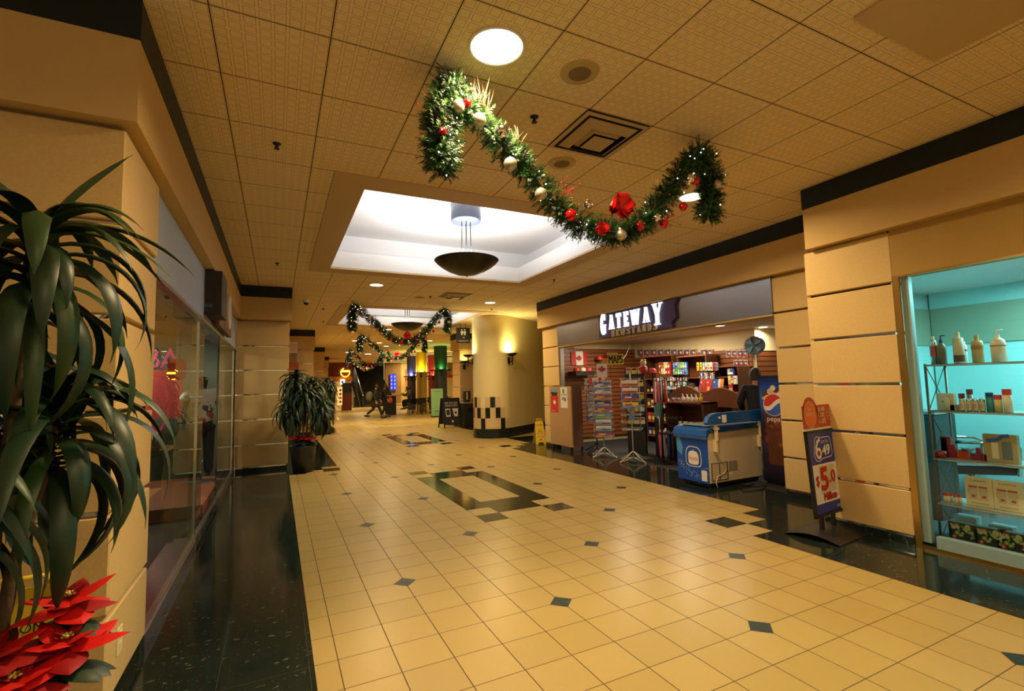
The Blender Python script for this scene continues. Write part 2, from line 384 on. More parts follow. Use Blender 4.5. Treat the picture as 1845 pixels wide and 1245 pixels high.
# ---- ceiling with two openings
CO = [(.75, 1.25, 4.34, 4.85, .32), (1.67, 8.95, 5.25, 12.55, .32)]     # x0,y0,x1,y1,border
mb = MB(); CX0, CX1, CY0, CY1 = -4.0, 24.0, -8.0, 24.0
def cq(x0, y0, x1, y1, m=CEIL, z=H): 
    if x1 > x0 and y1 > y0: mb.quad((x0, y0, z), (x0, y1, z), (x1, y1, z), (x1, y0, z), m)
ys = CY0
for (x0, y0, x1, y1, b) in CO:
    a0, b0, a1, b1 = x0-b, y0-b, x1+b, y1+b
    cq(CX0, ys, CX1, b0); cq(CX0, b0, a0, b1); cq(a1, b0, CX1, b1); ys = b1
cq(CX0, ys, CX1, CY1)
struct(mb.build('ceiling'))
for k, (x0, y0, x1, y1, b) in enumerate(CO):
    mb = MB(); a0, b0, a1, b1 = x0-b, y0-b, x1+b, y1+b; z = H-.012
    for q in ((a0, b0, a1, y0), (a0, y1, a1, b1), (a0, y0, x0, y1), (x1, y0, a1, y1)): mb.box((q[0], q[1], z), (q[2], q[3], H+.02), TANB)
    zb = H+.30
    t = .02
    zc = H+.0205; mb.box((x0-t, y0-t, zc), (x0, y1+t, zb), PLAST); mb.box((x1, y0-t, zc), (x1+t, y1+t, zb), PLAST); mb.box((x0, y0-t, zc), (x1, y0, zb), PLAST); mb.box((x0, y1, zc), (x1, y1+t, zb), PLAST)
    struct(mb.build('trim_%d' % (k+1)))
    e = .45; zt = H+.72; mb = MB()
    mb.quad((x0-e, y0-e, zt), (x0-e, y1+e, zt), (x1+e, y1+e, zt), (x1+e, y0-e, zt), PLAST)
    for q in ((x0-e, y0-e, x1+e, y0-e), (x1+e, y0-e, x1+e, y1+e), (x1+e, y1+e, x0-e, y1+e), (x0-e, y1+e, x0-e, y0-e)):
        mb.quad((q[0], q[1], H+.03), (q[2], q[3], H+.03), (q[2], q[3], zt), (q[0], q[1], zt), PLAST)
    for q in ((x0-e, y0-e, x1+e, y0), (x0-e, y1, x1+e, y1+e), (x0-e, y0, x0, y1), (x1, y0, x1+e, y1)): mb.quad((q[0], q[1], H+.03), (q[2], q[1], H+.03), (q[2], q[3], H+.03), (q[0], q[3], H+.03), PLAST)
    o = struct(mb.build('ceiling_recess'))

# ---- stone piers: blocks with mirror strips in the joints
JZ = [.085, .51, 1.0, 1.485, 1.965, 2.445, 2.945]
def pier(name, x0, y0, x1, y1, fx0, fy0, fx1, fy1, base=True):
    """stone blocks over (x0..x1, y0..y1), wider painted head and dark band above"""
    mb = MB(); g = .013; s = .03
    mb.box((x0+s, y0+s, 0), (x1-s, y1-s, H), CHROME)
    for a, b in zip(JZ[:-1], JZ[1:]): mb.box((x0, y0, a+g), (x1, y1, b-g), STONE, .006)
    mb.box((x0+.012, y0+.012, 0), (x1-.012, y1-.012, JZ[0]-g), GRANB)
    mb.box((fx0, fy0, 2.955), (fx1, fy1, 3.395), FASC); mb.box((fx0-.004, fy0-.004, 3.395), (fx1+.004, fy1+.004, H-.001), BAND)
    return struct(mb.build(name))
# left near pier and the shopfront line behind it
pier('wall_left_pier', -4, XL*0-.71, XL, .08, -4, -.78, XL+.06, .08)
pier('wall_left_far_pier', -.76, 7.0, .17, 7.9, -.76, 6.83, .21, 7.9)
pier('wall_left_third_pier', .65, 14.6, 1.1, 15.5, .2, 14.4, 1.13, 15.5)
pier('wall_left_fourth_pier', 1.15, 22.3, 2.05, 23.2, 1.15, 22.1, 2.08, 23.2)
pier('wall_left_fifth_pier', 2.1, 30.0, 2.95, 30.9, 2.1, 29.9, 2.98, 30.9)
# near right pier, recess pier, far recess pier
pier('wall_right_near_pier', XP, -1.25, 5.45, -.42, XP-.09, -1.25, 5.45, -.5); struct(MB().box((5.45, -.454, 0), (6.06, -.42, H), STONE).build('wall_right_return'))
pier('wall_right_pier', XR, -.42, 6.5, .57, XR-.12, -.5, 6.5, .57)
pier('wall_right_far_pier', XR, 6.19, 6.14, 6.95, XR-.12, 6.19, 7.0, 6.98); pier('wall_right_far_return', 6.14, 6.94, 7.6, 7.02, 6.14, 6.94, 7.6, 7.02)
# shopfront heads
mb = MB(); mb.box((XR-.12, .57, 2.955), (XR+.2, 6.19, 3.395), FASC); mb.box((XR-.124, .57, 3.395), (XR+.2, 6.19, H-.001), BAND)
mb.box((XR-.02, .57, 2.43), (XR+.18, 6.19, 2.95), STEEL); mb.box((XR-.03, .57, 2.41), (XR+.2, 6.19, 2.432), FASC)
struct(mb.build('wall_right'))
mb = MB(); mb.box((-1.1, .08, 2.955), (XL+.06, 7.0, 3.395), FASC); mb.box((-1.1, .08, 3.395), (XL+.064, 7.0, H-.001), BAND)
mb.box((-1.0, .08, 2.36), (XL-.03, 7.0, 2.95), GREYP)
struct(mb.build('wall_left'))
# bays further up the left side
mb = MB()
for (x, ya, yb) in ((.17, 7.9, 14.5), (1.1, 15.5, 22.2), (2.05, 23.2, 29.9), (2.95, 30.9, 40)):
    mb.box((x-.3, ya, 0), (x, yb, 2.955), STONE); mb.box((x-.3, ya, 2.955), (x+.05, yb, 3.395), FASC); mb.box((x-.3, ya, 3.395), (x+.054, yb, H-.001), BAND)
struct(mb.build('wall_left_bays'))
# plinths
mb = MB(); mb.box((-1.0, .08, 0), (XL, 2.2, .09), STEEL); mb.box((-1.0, 2.2, 0), (XL-.06, 2.6, .02), STEEL); mb.box((-1.0, 4.3, 0), (XL, 6.95, .09), STEEL)
struct(mb.build('baseboard_left'))
# near right shopfront head and panel over the display glass
mb = MB(); mb.box((XP-.09, -8, 2.955), (XP+.5, -1.25, 3.395), FASC); mb.box((XP-.094, -8, 3.395), (XP+.5, -1.25, H-.001), BAND); mb.box((XP+.004, -8, 2.50), (XP+.2, -1.25, 2.955), OCHRE)
mb.box((XP-.002, -8, 2.485), (XP+.03, -1.25, 2.50), GOLDM); mb.box((XP-.004, -1.30, .0), (XP+.02, -1.252, 2.5), GOLDM)
struct(mb.build('wall_right_shopfront'))
SALC = mat('salon_frame', (.30, .44, .46), .4, metal=.2)
mb = MB(); mb.box((XP+.03, -1.36, .06), (XP+.09, -1.30, 2.485), SALC); mb.box((XP+.02, -8, .03), (XP+.09, -1.40, .13), SALC); mb.box((XP+.01, -8, .0), (XP+.05, -1.25, .03), GOLDM)
struct(mb.build('window_2'))
mb = MB(); mb.quad((XP+.06, -8, .1), (XP+.06, -1.34, .1), (XP+.06, -1.34, 2.49), (XP+.06, -8, 2.49), GLASS); o = mb.build('glass'); o.parent = bpy.data.objects['window_2']
# salon room
CY = mat('cyan_wall_paint', (.40, .74, .74), .7); GRT = mat('sage_wall_tile', (.30, .38, .28), .5); SALF = mat('salon_floor', (.08, .09, .09), .3)
for nm, bx in (('floor_salon', (((XP+.09, -8, .001), (9.9, -.55, .04), SALF),)), ('wall_salon_far', (((5.45, -.50, 0), (10, -.455, 2.6), CY), ((5.45, -.52, 1.93), (9.9, -.50, 2.40), GRT))), ('wall_salon_side', (((9.9, -8, 0), (10, -.5, 2.6), CY),)),
               ('wall_salon_column', (((7.6, -1.5, 0), (8.1, -.52, 2.6), CY), ((7.58, -1.52, 1.93), (8.12, -.53, 2.40), GRT))), ('wall_salon_pier_lining', (((5.452, -1.25, .04), (5.47, -.52, 2.6), CY),)),
               ('ceiling_salon', (((XP+.2, -8, 2.6), (10, -.45, 2.65), PLAST),))):
    mb = MB()
    for q in bx: mb.box(*q)
    struct(mb.build(nm))
area_light('salon_lamp', (6.6, -2.4, 2.57), 1.2, 110, (.38, .95, 1.0), shape='SQUARE'); area_light('salon_lamp', (8.6, -3.4, 2.57), 1.2, 90, (.38, .95, 1.0), shape='SQUARE')
# newsstand room: end wall, back wall, return wall, ceiling
NF = mat('newsstand_carpet', (.015, .016, .018), .8); NC = 2.62
for nm, a, b, m in (('wall_newsstand_end', (7.0, 6.93, 0), (9.1, 7.0, NC), CREAMW), ('wall_newsstand_back', (9.0, 3.17, 0), (9.1, 6.93, NC), CREAMW), ('wall_newsstand_return', (9.0, 3.1, 0), (11.5, 3.17, NC), CREAMW), ('wall_newsstand_side', (11.4, -.4, 0), (11.5, 3.1, NC), CREAMW), ('wall_newsstand_near', (6.5, -.449, 0), (11.5, -.40, NC), CREAMW),
                    ('ceiling_newsstand', (6.25, -.4, NC), (11.5, 7, NC+.05), PLAST), ('floor_newsstand', (6.2, -.4, .0005), (11.4, 6.93, .0025), NF)):
    struct(MB().box(a, b, m).build(nm))
mb = MB(); mb.box((XR, 6.11, 0), (XR+.1, 6.19, 2.41), STEEL); struct(mb.build('trim_3'))
# slatwall linings
for a, b, lab, nm in (((6.16, 6.86, .12), (8.94, 6.928, 2.44), 'brown wooden slatwall lining the end wall behind the postcard racks', 1), ((8.95, 3.18, .12), (8.998, 6.85, 2.20), 'brown wooden slatwall along the newsstand back wall', 2), ((9.0, 3.04, .12), (11.38, 3.098, 2.14), 'brown wooden slatwall on the return wall right of the oval fan', 3)):
    mb = MB(); mb.box(a, b, SLAT); o = mb.build('slatwall_panel'); tag(o, lab, 'wall panel')
area_light('newsstand_lamp', (7.4, 5.6, 2.59), .5, 38, (1, .85, .6)); area_light('newsstand_lamp', (7.9, 4.2, 2.59), .5, 38, (1, .85, .6)); area_light('newsstand_lamp', (9.6, 1.2, 2.59), .5, 22, (1, .85, .6))
downlight_later = [(7.81, 2.96, 2.615, 'newsstand ceiling downlight left of the pair'), (9.05, 2.94, 2.615, 'newsstand ceiling downlight right of the pair')]
# left clothes shop room
LF = mat('shop_floor_dark', (.03, .032, .03), .3); LW = mat('shop_wall_greygreen', (.20, .25, .20), .7); LC = mat('shop_ceiling', (.35, .30, .2), .8)
for nm, p, q, m in (('floor_shop', (-4, .0, .0005), (-.95, 7.0, .002), LF), ('wall_shop_far', (-4, 6.96, 0), (-.8, 7.0, 2.7), LW), ('wall_shop_back', (-4.05, 0, 0), (-4, 7, 2.7), LW), ('wall_shop_near', (-4, 0.085, 0), (-.8, .10, 2.7), LW), ('ceiling_shop', (-4, 0, 2.66), (-1.0, 7, 2.7), LC)): struct(MB().box(p, q, m).build(nm))
mb = MB(); x = XL-.03
mb.box((x-.02, .09, .09), (x+.02, 6.98, .11), STEEL); mb.box((x-.03, .09, 2.33), (x+.03, 6.98, 2.36), STEEL)
for y in (2.2, 4.15, 6.6): mb.box((x-.012, y-.02, .02), (x+.012, y+.02, 2.33), CHROME)
mb.box((x-.02, 6.86, .02), (x+.02, 6.98, 2.33), CHROME)
w1 = struct(mb.build('window_1'))
for ya, yb in ((.1, 2.2), (4.15, 6.6)):
    mb = MB(); mb.quad((x, ya, .11), (x, yb, .11), (x, yb, 2.33), (x, ya, 2.33), GLASS); o = mb.build('glass'); o.parent = w1
mb = MB(); mb.quad((x-.05, 2.15, .06), (x-.05, 3.1, .06), (x-.05, 3.1, 2.33), (x-.05, 2.15, 2.33), GLASS); o = mb.build('sliding_glass'); o.parent = w1
area_light('shop_lamp', (-2.6, 2.4, 2.62), .4, 45, (1, .9, .6)); area_light('shop_lamp', (-2.4, 5.2, 2.62), .4, 50, (1, .95, .7))
# =================================================================== LIGHT FITTINGS IN THE MAIN CEILING
LAMPD = emis('lamp_disc', (1, .86, .55), 9)
def downlight(x, y, power, label, r=.16, z=H, color=WARM, spread=2.7, grp='round recessed downlights in the hall ceiling'):
    t = thing('downlight', label, 'ceiling light', (x, y, z), group=grp)
    mb = MB(); mb.lathe([(r+.012, 0), (r+.015, -.008), (r, -.012), (r-.004, 0)], (0, 0, 0), WHITEP, 28); mb.build('trim_ring', t)
    mb = MB(); mb.lathe([(r-.003, -.004), (.001, -.004)], (0, 0, 0), LAMPD, 28, False); mb.build('diffuser', t)
    area_light('downlight_lamp', (x, y, z-.02), r*1.7, power, color, spread=spread)
    return t
downlight(1.14, -1.21, 80, 'large bright round downlight above the near garland')
downlight(4.12, .10, 62, 'small round downlight glowing behind the garland end', .13)
downlight(1.73, 6.01, 44, 'round downlight beyond the first lit recess, left of the pair', .13)
downlight(4.75, 7.26, 70, 'round downlight beyond the first lit recess, right of the pair', .13)
for x, y in ((1.14, -4.3), (4.1, -3.6), (1.14, -6.4), (4.1, -6.4), ): downlight(x, y, 34, 'round downlight in the hall ceiling behind the viewpoint', .14)
downlight(3.5, 13.6, 95, 'round downlight just beyond the far lit recess', .13); downlight(3.0, 18.2, 120, 'round downlight above the walking couple', .13); downlight(6.2, 17.6, 95, 'round downlight above the sandwich board side', .13)
# =================================================================== HALL CEILING FITTINGS
BRONZE = mat('dark_bronze', (.035, .032, .02), .35, metal=.6); INKBLUE = mat('blue_black_canopy', (.03, .035, .05), .4)
def pendant(x, y, label, power):
    t = thing('bowl_pendant', label, 'pendant light', (x, y, 0), group='bowl pendants in the lit ceiling recesses')
    zt = H+.72
    mb = MB(); mb.lathe([(.001, zt-.27), (.225, zt-.27), (.232, zt-.26), (.232, zt-.001)], (0, 0, 0), INKBLUE, 36); mb.build('canopy', t)
    mb = MB()
    for k in range(6):
        a = k*pi/3+.2; mb.tube([(.075*math.cos(a), .075*math.sin(a), zt-.28), (.08*math.cos(a), .08*math.sin(a), 3.40)], .006, BLACK, 6)
    mb.build('suspension_rod', t)
    prof = [(.001, 3.235), (.06, 3.238), (.16, 3.256), (.28, 3.305), (.38, 3.365), (.45, 3.42), (.485, 3.46), (.49, 3.465), (.48, 3.468), (.44, 3.43), (.36, 3.375), (.2, 3.29), (.001, 3.26)]
    mb = MB(); mb.lathe(prof, (0, 0, 0), BRONZE, 44); mb.build('bowl', t)
    mb = MB(); mb.cyl((0, 0, 3.215), .018, .022, STEEL, 12); mb.build('finial', t)
    area_light('pendant_lamp', (x, y, 3.475), .85, power, (.97, .97, 1.0), rot=(pi, 0, 0))
    return t
pendant(2.54, 3.05, 'black bowl pendant hanging in the near white ceiling recess', 150)
pendant(3.50, 10.72, 'black bowl pendant hanging in the far white ceiling recess', 110)

# air diffuser
t = thing('air_diffuser', 'square stepped air diffuser in the ceiling beside the near garland', 'air vent', (2.3396, -.5756, H))
mb = MB(); s = .30
VENTM = mat('vent_paint', (.50, .37, .22), .5); DARKV = mat('vent_inside', (.01, .01, .01), .9)
mb.box((-s, -s, -.012), (s, s, -.001), DARKV)
def sqring(mb, a, b, z0, z1, m):
    o = [(-a, -a), (a, -a), (a, a), (-a, a)]; i = [(-b, -b), (b, -b), (b, b), (-b, b)]
    for k in range(4):
        j = (k+1) % 4; mb.quad((*o[k], z0), (*o[j], z0), (*i[j], z1), (*i[k], z1), m)
sqring(mb, s, .265, -.014, -.02, VENTM); mb.build('frame', t)
for a, b in ((.235, .17), (.165, .115)):
    mb = MB(); sqring(mb, a, b, -.018, -.06, VENTM); sqring(mb, b, a, -.062, -.02, VENTM); mb.build('cone', t)
mb = MB(); mb.box((-.1, -.1, -.075), (.1, .1, -.068), VENTM); mb.build('centre_plate', t)
t2 = dup(t, (3.6, 6.6, H), label='small air diffuser beyond the first lit recess')
# ceiling speakers
def speaker(x, y, label):
    t = thing('ceiling_speaker', label, 'speaker', (x, y, H), group='round ceiling speakers')
    mb = MB(); mb.lathe([(.13, 0), (.125, -.008), (.075, -.012)], (0, 0, 0), mat('speaker_ring', (.50, .37, .17), .8), 28); mb.build('rim', t)
    mb = MB(); mb.lathe([(.076, -.0115), (.001, -.014)], (0, 0, 0), mat('speaker_mesh', (.20, .14, .07), .8), 28); mb.build('grille', t)
speaker(1.74, -1.21, 'round ceiling speaker right of the bright downlight'); speaker(2.33, -.04, 'round ceiling speaker beyond the air diffuser, behind the garland')
speaker(2.9, 7.1, 'round ceiling speaker before the far lit recess')
# sprinklers
def sprinkler(x, y, label):
    t = thing('sprinkler_head', label, 'sprinkler', (x, y, H), group='sprinkler heads in the hall ceiling')
    mb = MB(); mb.lathe([(.035, 0), (.028, -.01), (.012, -.014), (.010, -.03)], (0, 0, 0), BLKMETAL, 14); mb.build('body', t)
    mb = MB(); mb.cyl((0, 0, -.045), .022, .003, BLKMETAL, 12); mb.tube([(-.012, 0, -.028), (-.016, 0, -.036), (0, 0, -.044), (.016, 0, -.036), (.012, 0, -.028)], .003, BLKMETAL, 5); mb.build('deflector', t)
for x, y, l in ((1.72, -.62, 'black sprinkler head left of the air diffuser'), (-.06, .59, 'black sprinkler head near the left pier'), (-.06, 4.82, 'black sprinkler head left of the lit recess'), (4.9, 4.4, 'black sprinkler head right of the lit recess'), (3.1, 6.9, 'black sprinkler head before the far recess'), (5.2, 8.2, 'black sprinkler head above the round column'), (1.0, 9.4, 'black sprinkler head left of the far recess'), (1.2, 11.9, 'black sprinkler head at the far left of the second recess')):
    sprinkler(x, y, l)
t = thing('dome_camera', 'white dome security camera near the left far pier', 'camera', (.54, 8.19, H))
mb = MB(); mb.cyl((0, 0, -.07), .07, .07, WHITEP, 20); mb.build('housing', t)
mb = MB(); mb.lathe([(.055, -.07), (.05, -.10), (.03, -.122), (.001, -.13)], (0, 0, 0), mat('smoked_dome', (.01, .01, .01), .08), 20); mb.build('dome', t)
# plain access panel, top right
mb = MB(); mb.box((2.9, -5.2, H-.018), (3.80, -2.26, H-.001), TANB); o = mb.build('access_panel'); tag(o, 'flat beige plaster panel set in the ceiling at the top right', 'ceiling panel')

# =================================================================== GARLANDS
G1 = mat('pine_needle_green', (.016, .07, .012), .5, spec=.4); G2 = mat('pine_needle_dark', (.008, .03, .010), .5, spec=.4); G3 = mat('pine_needle_tip', (.045, .14, .015), .5)
def resample(P, n):
    P = [Vector(p) for p in P]; d = [0]
    for a, b in zip(P[:-1], P[1:]): d.append(d[-1]+(b-a).length)
    out = []
    for k in range(n):
        q = d[-1]*k/(n-1); i = max(j for j in range(len(d)) if d[j] <= q+1e-9); i = min(i, len(P)-2)
        out.append(P[i].lerp(P[i+1], (q-d[i])/max(1e-9, d[i+1]-d[i])))
    return out
def twig(mb, p, d, L, n, rnd, nl=.034):
    d = d.normalized(); a = d.orthogonal().normalized(); b = d.cross(a); m = rnd.choice((G1, G1, G2, G2, G3))
    vs = []; fs = []
    for k in range(n):
        f = (k+.5)/n; q = p+d*(L*f); t = k*2.4+rnd.random(); o = (a*math.cos(t)+b*math.sin(t)); dr = (o+d*.75).normalized(); sd = dr.cross(d).normalized()*.0034
        l = nl*(1-.35*f)*rnd.uniform(.8, 1.1); i = len(vs); vs += [q-sd, q+sd, q+dr*l]; fs.append((i, i+1, i+2))
    mb.add(vs, fs, m)
def foliage(path, n, rad, rnd, L=.11, nn=26):
    mb = MB(); P = resample(path, 200)
    mb.tube(P[::4], .012, G2, 6)
    for k in range(n):
        i = rnd.randrange(0, 199); p = P[i]; t = (P[min(i+1, 199)]-P[max(i-1, 0)]).normalized(); a = t.orthogonal().normalized(); b = t.cross(a); th = rnd.uniform(0, 2*pi)
        o = a*math.cos(th)+b*math.sin(th); d = o+t*rnd.uniform(-.7, .7)+Vector((0, 0, -.15)); ln = L*rnd.uniform(.7, 1.15)
        twig(mb, p+o*rnd.uniform(.005, rad*.5), d, ln, nn, rnd)
    return mb
YG = -.9
def gp(px, py): v = at(px, py, 1, YG); return Vector((v.x, 0, v.z))
GO = Vector((2.065, 0, H))                          # garland origin: on the ceiling midway between the hooks
left_tail = [gp(797, 308), gp(790, 270), gp(787, 230), gp(798, 180), gp(814, 150)]
swag = [gp(814, 150), gp(835, 190), gp(868, 218), gp(905, 262), gp(945, 300), gp(985, 350), gp(1030, 398), gp(1075, 418), gp(1118, 422), gp(1160, 400), gp(1195, 360), gp(1222, 318), gp(1245, 285), gp(1258, 272)]
right_tail = [gp(1258, 272), gp(1275, 300), gp(1280, 330), gp(1278, 365), gp(1275, 392)]
BAUB = [(816, 207, 12, 'matte'), (853, 230, 13, 'matte'), (893, 250, 13, 'shiny'), (908, 307, 13, 'matte'), (962, 359, 12, 'matte'), (1045, 377, 9, 'shiny'), (1104, 430, 12, 'matte'), (1167, 400, 9, 'shiny'), (1226, 331, 11, 'shiny'), (1275, 341, 11, 'matte'),
        (832, 201, 8, 'red'), (1015, 396, 12, 'red'), (1137, 415, 10, 'red'), (1180, 410, 10, 'red'), (1214, 380, 10, 'red'), (1236, 335, 10, 'red'), (788, 250, 8, 'red')]
BM = {'matte': mat('matte_silver_bauble', (.52, .46, .36), .35, metal=.8), 'shiny': mat('shiny_silver_bauble', (.85, .8, .72), .04, metal=1), 'red': mat('red_bauble', (.65, .01, .008), .12, metal=.7, coat=.5)}
def garland(label):
    rnd = random.Random(11); t = thing('christmas_garland', label, 'garland', (GO.x, YG, H), group='Christmas garlands hung across the hall')
    L = lambda P: [p-GO for p in P]
    mb = foliage(L(left_tail)[::-1]+L(swag)+L(right_tail), 2100, .085, rnd, .09)
    for path, n in ((left_tail, 330), (right_tail, 300)):
        m2 = foliage(L(path), n, .10, rnd, .095); mb.v, off = mb.v+m2.v, len(mb.v)
        for f, mi, sm in zip(m2.f, m2.mi, m2.sm): mb.f.append(tuple(off+k for k in f)); mb.mi.append(mb._m(m2.mats[mi])); mb.sm.append(sm)
    mb.build('foliage', t)
    for px, py, r, k in BAUB:
        p = gp(px, py)-GO; rr = r/FPX*3.0; q = p+Vector((0, -.10, 0)); b = MB(); b.sphere(q, rr, BM[k], 20, 12); ba = b.build('bauble', t); b = MB(); b.cyl((q.x, q.y, q.z+rr*.96), rr*.18, rr*.2, GOLDM, 8); b.tube([(q.x, q.y, q.z+rr*1.1), (p.x, -.02, q.z+rr*1.6)], .0015, GOLDM, 4)
        b.build('hanging_cap', ba)
    # crumpled red bows
    BOW = mat('red_foil_ribbon', (.70, .006, .006), .22, metal=.5, coat=.4)
    for (px, py, sc_) in ((1090, 388, 1.0), (1062, 424, .55)):
        c = gp(px, py)-GO+Vector((0, -.11, 0)); b = MB()
        for k in range(11):
            a = k*2*pi/11*1.6+rnd.random(); tl = rnd.uniform(.3, 1.2); d = Vector((math.cos(a), -.5*abs(math.sin(tl*3)), math.sin(a))); L0 = .085*sc_; w = Vector((-math.sin(a), .3, math.cos(a)))*.035*sc_
            pts = []
            for q in range(9):
                f = q/8*pi; r = L0*math.sin(f); h = -.045*sc_*math.sin(f)-.03*sc_*(1-math.cos(f))+rnd.uniform(-.004, .004)
                pts.append(c+d*r+Vector((0, h, 0)))
            vs = [p+w*(1+.3*math.sin(i*1.7+k)) for i, p in enumerate(pts)]+[p-w*(1+.3*math.cos(i*1.9+k)) for i, p in enumerate(pts)]
            b.add(vs, [(i, i+1, 10+i, 9+i) for i in range(8)], BOW, True)
        b.sphere(c+Vector((0, -.02, 0)), .03*sc_, BOW, 10, 6); b.build('bow', t)
    # gold twig sprays
    TW = mat('gold_twig', (.75, .55, .28), .35, metal=.5)
    for px, py, n, Ln, dx in ((868, 205, 34, .20, -.15), (835, 175, 12, .12, -.5), (795, 195, 14, .15, -1.2), (930, 262, 9, .1, .1), (1215, 318, 10, .13, -.2), (1180, 345, 10, .12, -.3)):
        c = gp(px, py)-GO; b = MB()
        for k in range(n):
            d = Vector((dx+rnd.gauss(0, .33), rnd.gauss(-.1, .2), 1)).normalized(); l = Ln*rnd.uniform(.6, 1.15); s0 = c+Vector((rnd.gauss(0, .025), rnd.gauss(0, .02), .02)); bend = Vector((rnd.gauss(0, .02), 0, 0))
            b.tube([s0, s0+d*l*.5, s0+d*l+bend], [.0022, .0018, .001], TW, 4)
        b.build('twig_spray', t)
    BR = mat('red_berry', (.5, .01, .01), .3)
    for px, py in ((1125, 385), (1200, 395), (780, 215), (1020, 345)):
        c = gp(px, py)-GO; b = MB()
        for k in range(14):
            e = c+Vector((rnd.gauss(0, .05), rnd.gauss(-.05, .03), rnd.gauss(.01, .05))); b.tube([c, e], .0012, BR, 4); b.sphere(e, .006, BR, 6, 4)
        b.build('berry_spray', t)
    EM = emis('fairy_light', (1, .85, .6), 14); fl = None; P = resample(L(left_tail)[::-1]+L(swag)+L(right_tail), 120)
    for k in range(80):
        p = P[rnd.randrange(120)]+Vector((rnd.gauss(0, .045), rnd.uniform(-.13, .02), rnd.gauss(0, .05)))
        if fl is None: fl = MB().sphere((0, 0, 0), .0045, EM, 6, 4).build('fairy_light', t); fl.location = p
        else: c_ = fl.copy(); COL.objects.link(c_); c_.location = p
    b = MB(); h1 = at(785, 112, 2, H)-Vector((GO.x, YG, H)); h2 = at(1277, 253, 2, H)-Vector((GO.x, YG, H))
    a = gp(812, 150)-GO; c = gp(1262, 272)-GO
    b.tube([h1, h1+(a-h1)*.5+Vector((.02, 0, .02)), a], .003, BLKMETAL, 5); b.build('hanging_wire', t)
    b = MB(); b.tube([h2, c], .003, BLKMETAL, 5); b.build('hanging_wire', t)
    return t
gar = garland('large near Christmas garland with red bow and silver baubles')
dup(gar, (2.72, 8.05, H), .0, 'Christmas garland hanging in front of the far white ceiling recess')
g3 = dup(gar, (4.02, 15.1, H), .05, 'Christmas garland beyond the far recess with a lit green middle'); g3.scale = (1.08, 1, 1)
g4 = dup(gar, (4.35, 22.6, H), .0, 'Christmas garland above the walking couple, third behind the near one'); g4.scale = (.85, 1, 1)
g5 = dup(gar, (4.9, 27.6, H), .0, 'farthest left Christmas garland beside the yellow neon sign'); g5.scale = (.9, 1, 1)
spot_light('added_garland_light', (1.14, -1.21, 3.55), (1.15, -.95, 3.05), 60, (1, .9, .65), 1.6, .8)  # added beam without a fitting, strengthens the downlight on the near garland
spot_light('added_garland_light', (3.8, 14.55, 3.5), (3.9, 15.0, 2.9), 420, (1, .9, .65), .9, .6)  # added beam without a fitting, brightens the middle of the farther garland

# =================================================================== POTTED DRAGON PLANTS WITH POINSETTIAS
LEAF = mat('dracaena_leaf', (.012, .034, .014), .42, spec=.4); LEAF2 = mat('dracaena_leaf_light', (.025, .06, .018), .42, spec=.4)
CANE = mat('cane_bark', (.12, .08, .04), .8, bump=(30, .4)); POT = mat('black_planter', (.018, .017, .018), .35); SOIL = mat('potting_soil', (.02, .013, .008), .95)
def arch_leaf(mb, p, az, el, L, w, droop, m, rnd, fold=.25, n=15):
    """strap leaf: starts at elevation el, droops under its weight"""
    q = Vector(p); e = el; vs = []; st = L/n; side = Vector((-math.sin(az), math.cos(az), 0))
    for k in range(n+1):
        f = k/n; ww = w*(math.sin(pi*min(1, f*.93+.12))**.6)*(1 if f < .97 else .25); ww = max(ww, .002)
        d = Vector((math.cos(az)*math.cos(e), math.sin(az)*math.cos(e), math.sin(e))); nrm = side.cross(d)
        vs += [q+side*ww/2+nrm*ww*fold, q, q-side*ww/2+nrm*ww*fold]
        q = q+d*st; e -= droop/n*(1.6-.9*f); az += rnd.uniform(-.04, .04)
    fs = []
    for k in range(n): a = 3*k; fs += [(a, a+1, a+4, a+3), (a+1, a+2, a+5, a+4)]
    mb.add(vs, fs, m, True)
def crown(mb, c, n, L, rnd, w=.06):
    for k in range(n):
        f = k/n; az = k*2.399+rnd.uniform(-.3, .3); el = 1.35-1.5*f+rnd.uniform(-.15, .15)
        arch_leaf(mb, Vector(c)+Vector((0, 0, .08-.28*f)), az, el, L*rnd.uniform(.8, 1.15)*(.65+.5*min(1, f*2)), w*rnd.uniform(.8, 1.2), 2.0+rnd.uniform(-.3, .5), rnd.choice((LEAF, LEAF, LEAF2)), rnd)
RED = mat('poinsettia_bract', (.62, .008, .006), .5); RED2 = mat('poinsettia_bract_dark', (.30, .006, .008), .5); PG = mat('poinsettia_leaf', (.012, .035, .014), .5); PYEL = mat('poinsettia_centre', (.6, .5, .1), .5)
POTHOS = mat('pothos_leaf', (.06, .19, .02), .25, noise=(9, (.16, .30, .05)))
def oval_leaf(mb, p, az, el, L, w, m, curl=.5, n=6, cup=.2):
    q = Vector(p); e = el; vs = []; side = Vector((-math.sin(az), math.cos(az), 0)); st = L/n
    for k in range(n+1):
        f = k/n; ww = w*math.sin(pi*(f**.8))**.8 if 0 < f < 1 else .002
        d = Vector((math.cos(az)*math.cos(e), math.sin(az)*math.cos(e), math.sin(e))); nrm = side.cross(d); ww = max(ww, .002)
        vs += [q+side*ww/2+nrm*ww*cup, q, q-side*ww/2+nrm*ww*cup]; q = q+d*st; e -= curl/n
    fs = []
    for k in range(n): a = 3*k; fs += [(a, a+1, a+4, a+3), (a+1, a+2, a+5, a+4)]
    mb.add(vs, fs, m, True)
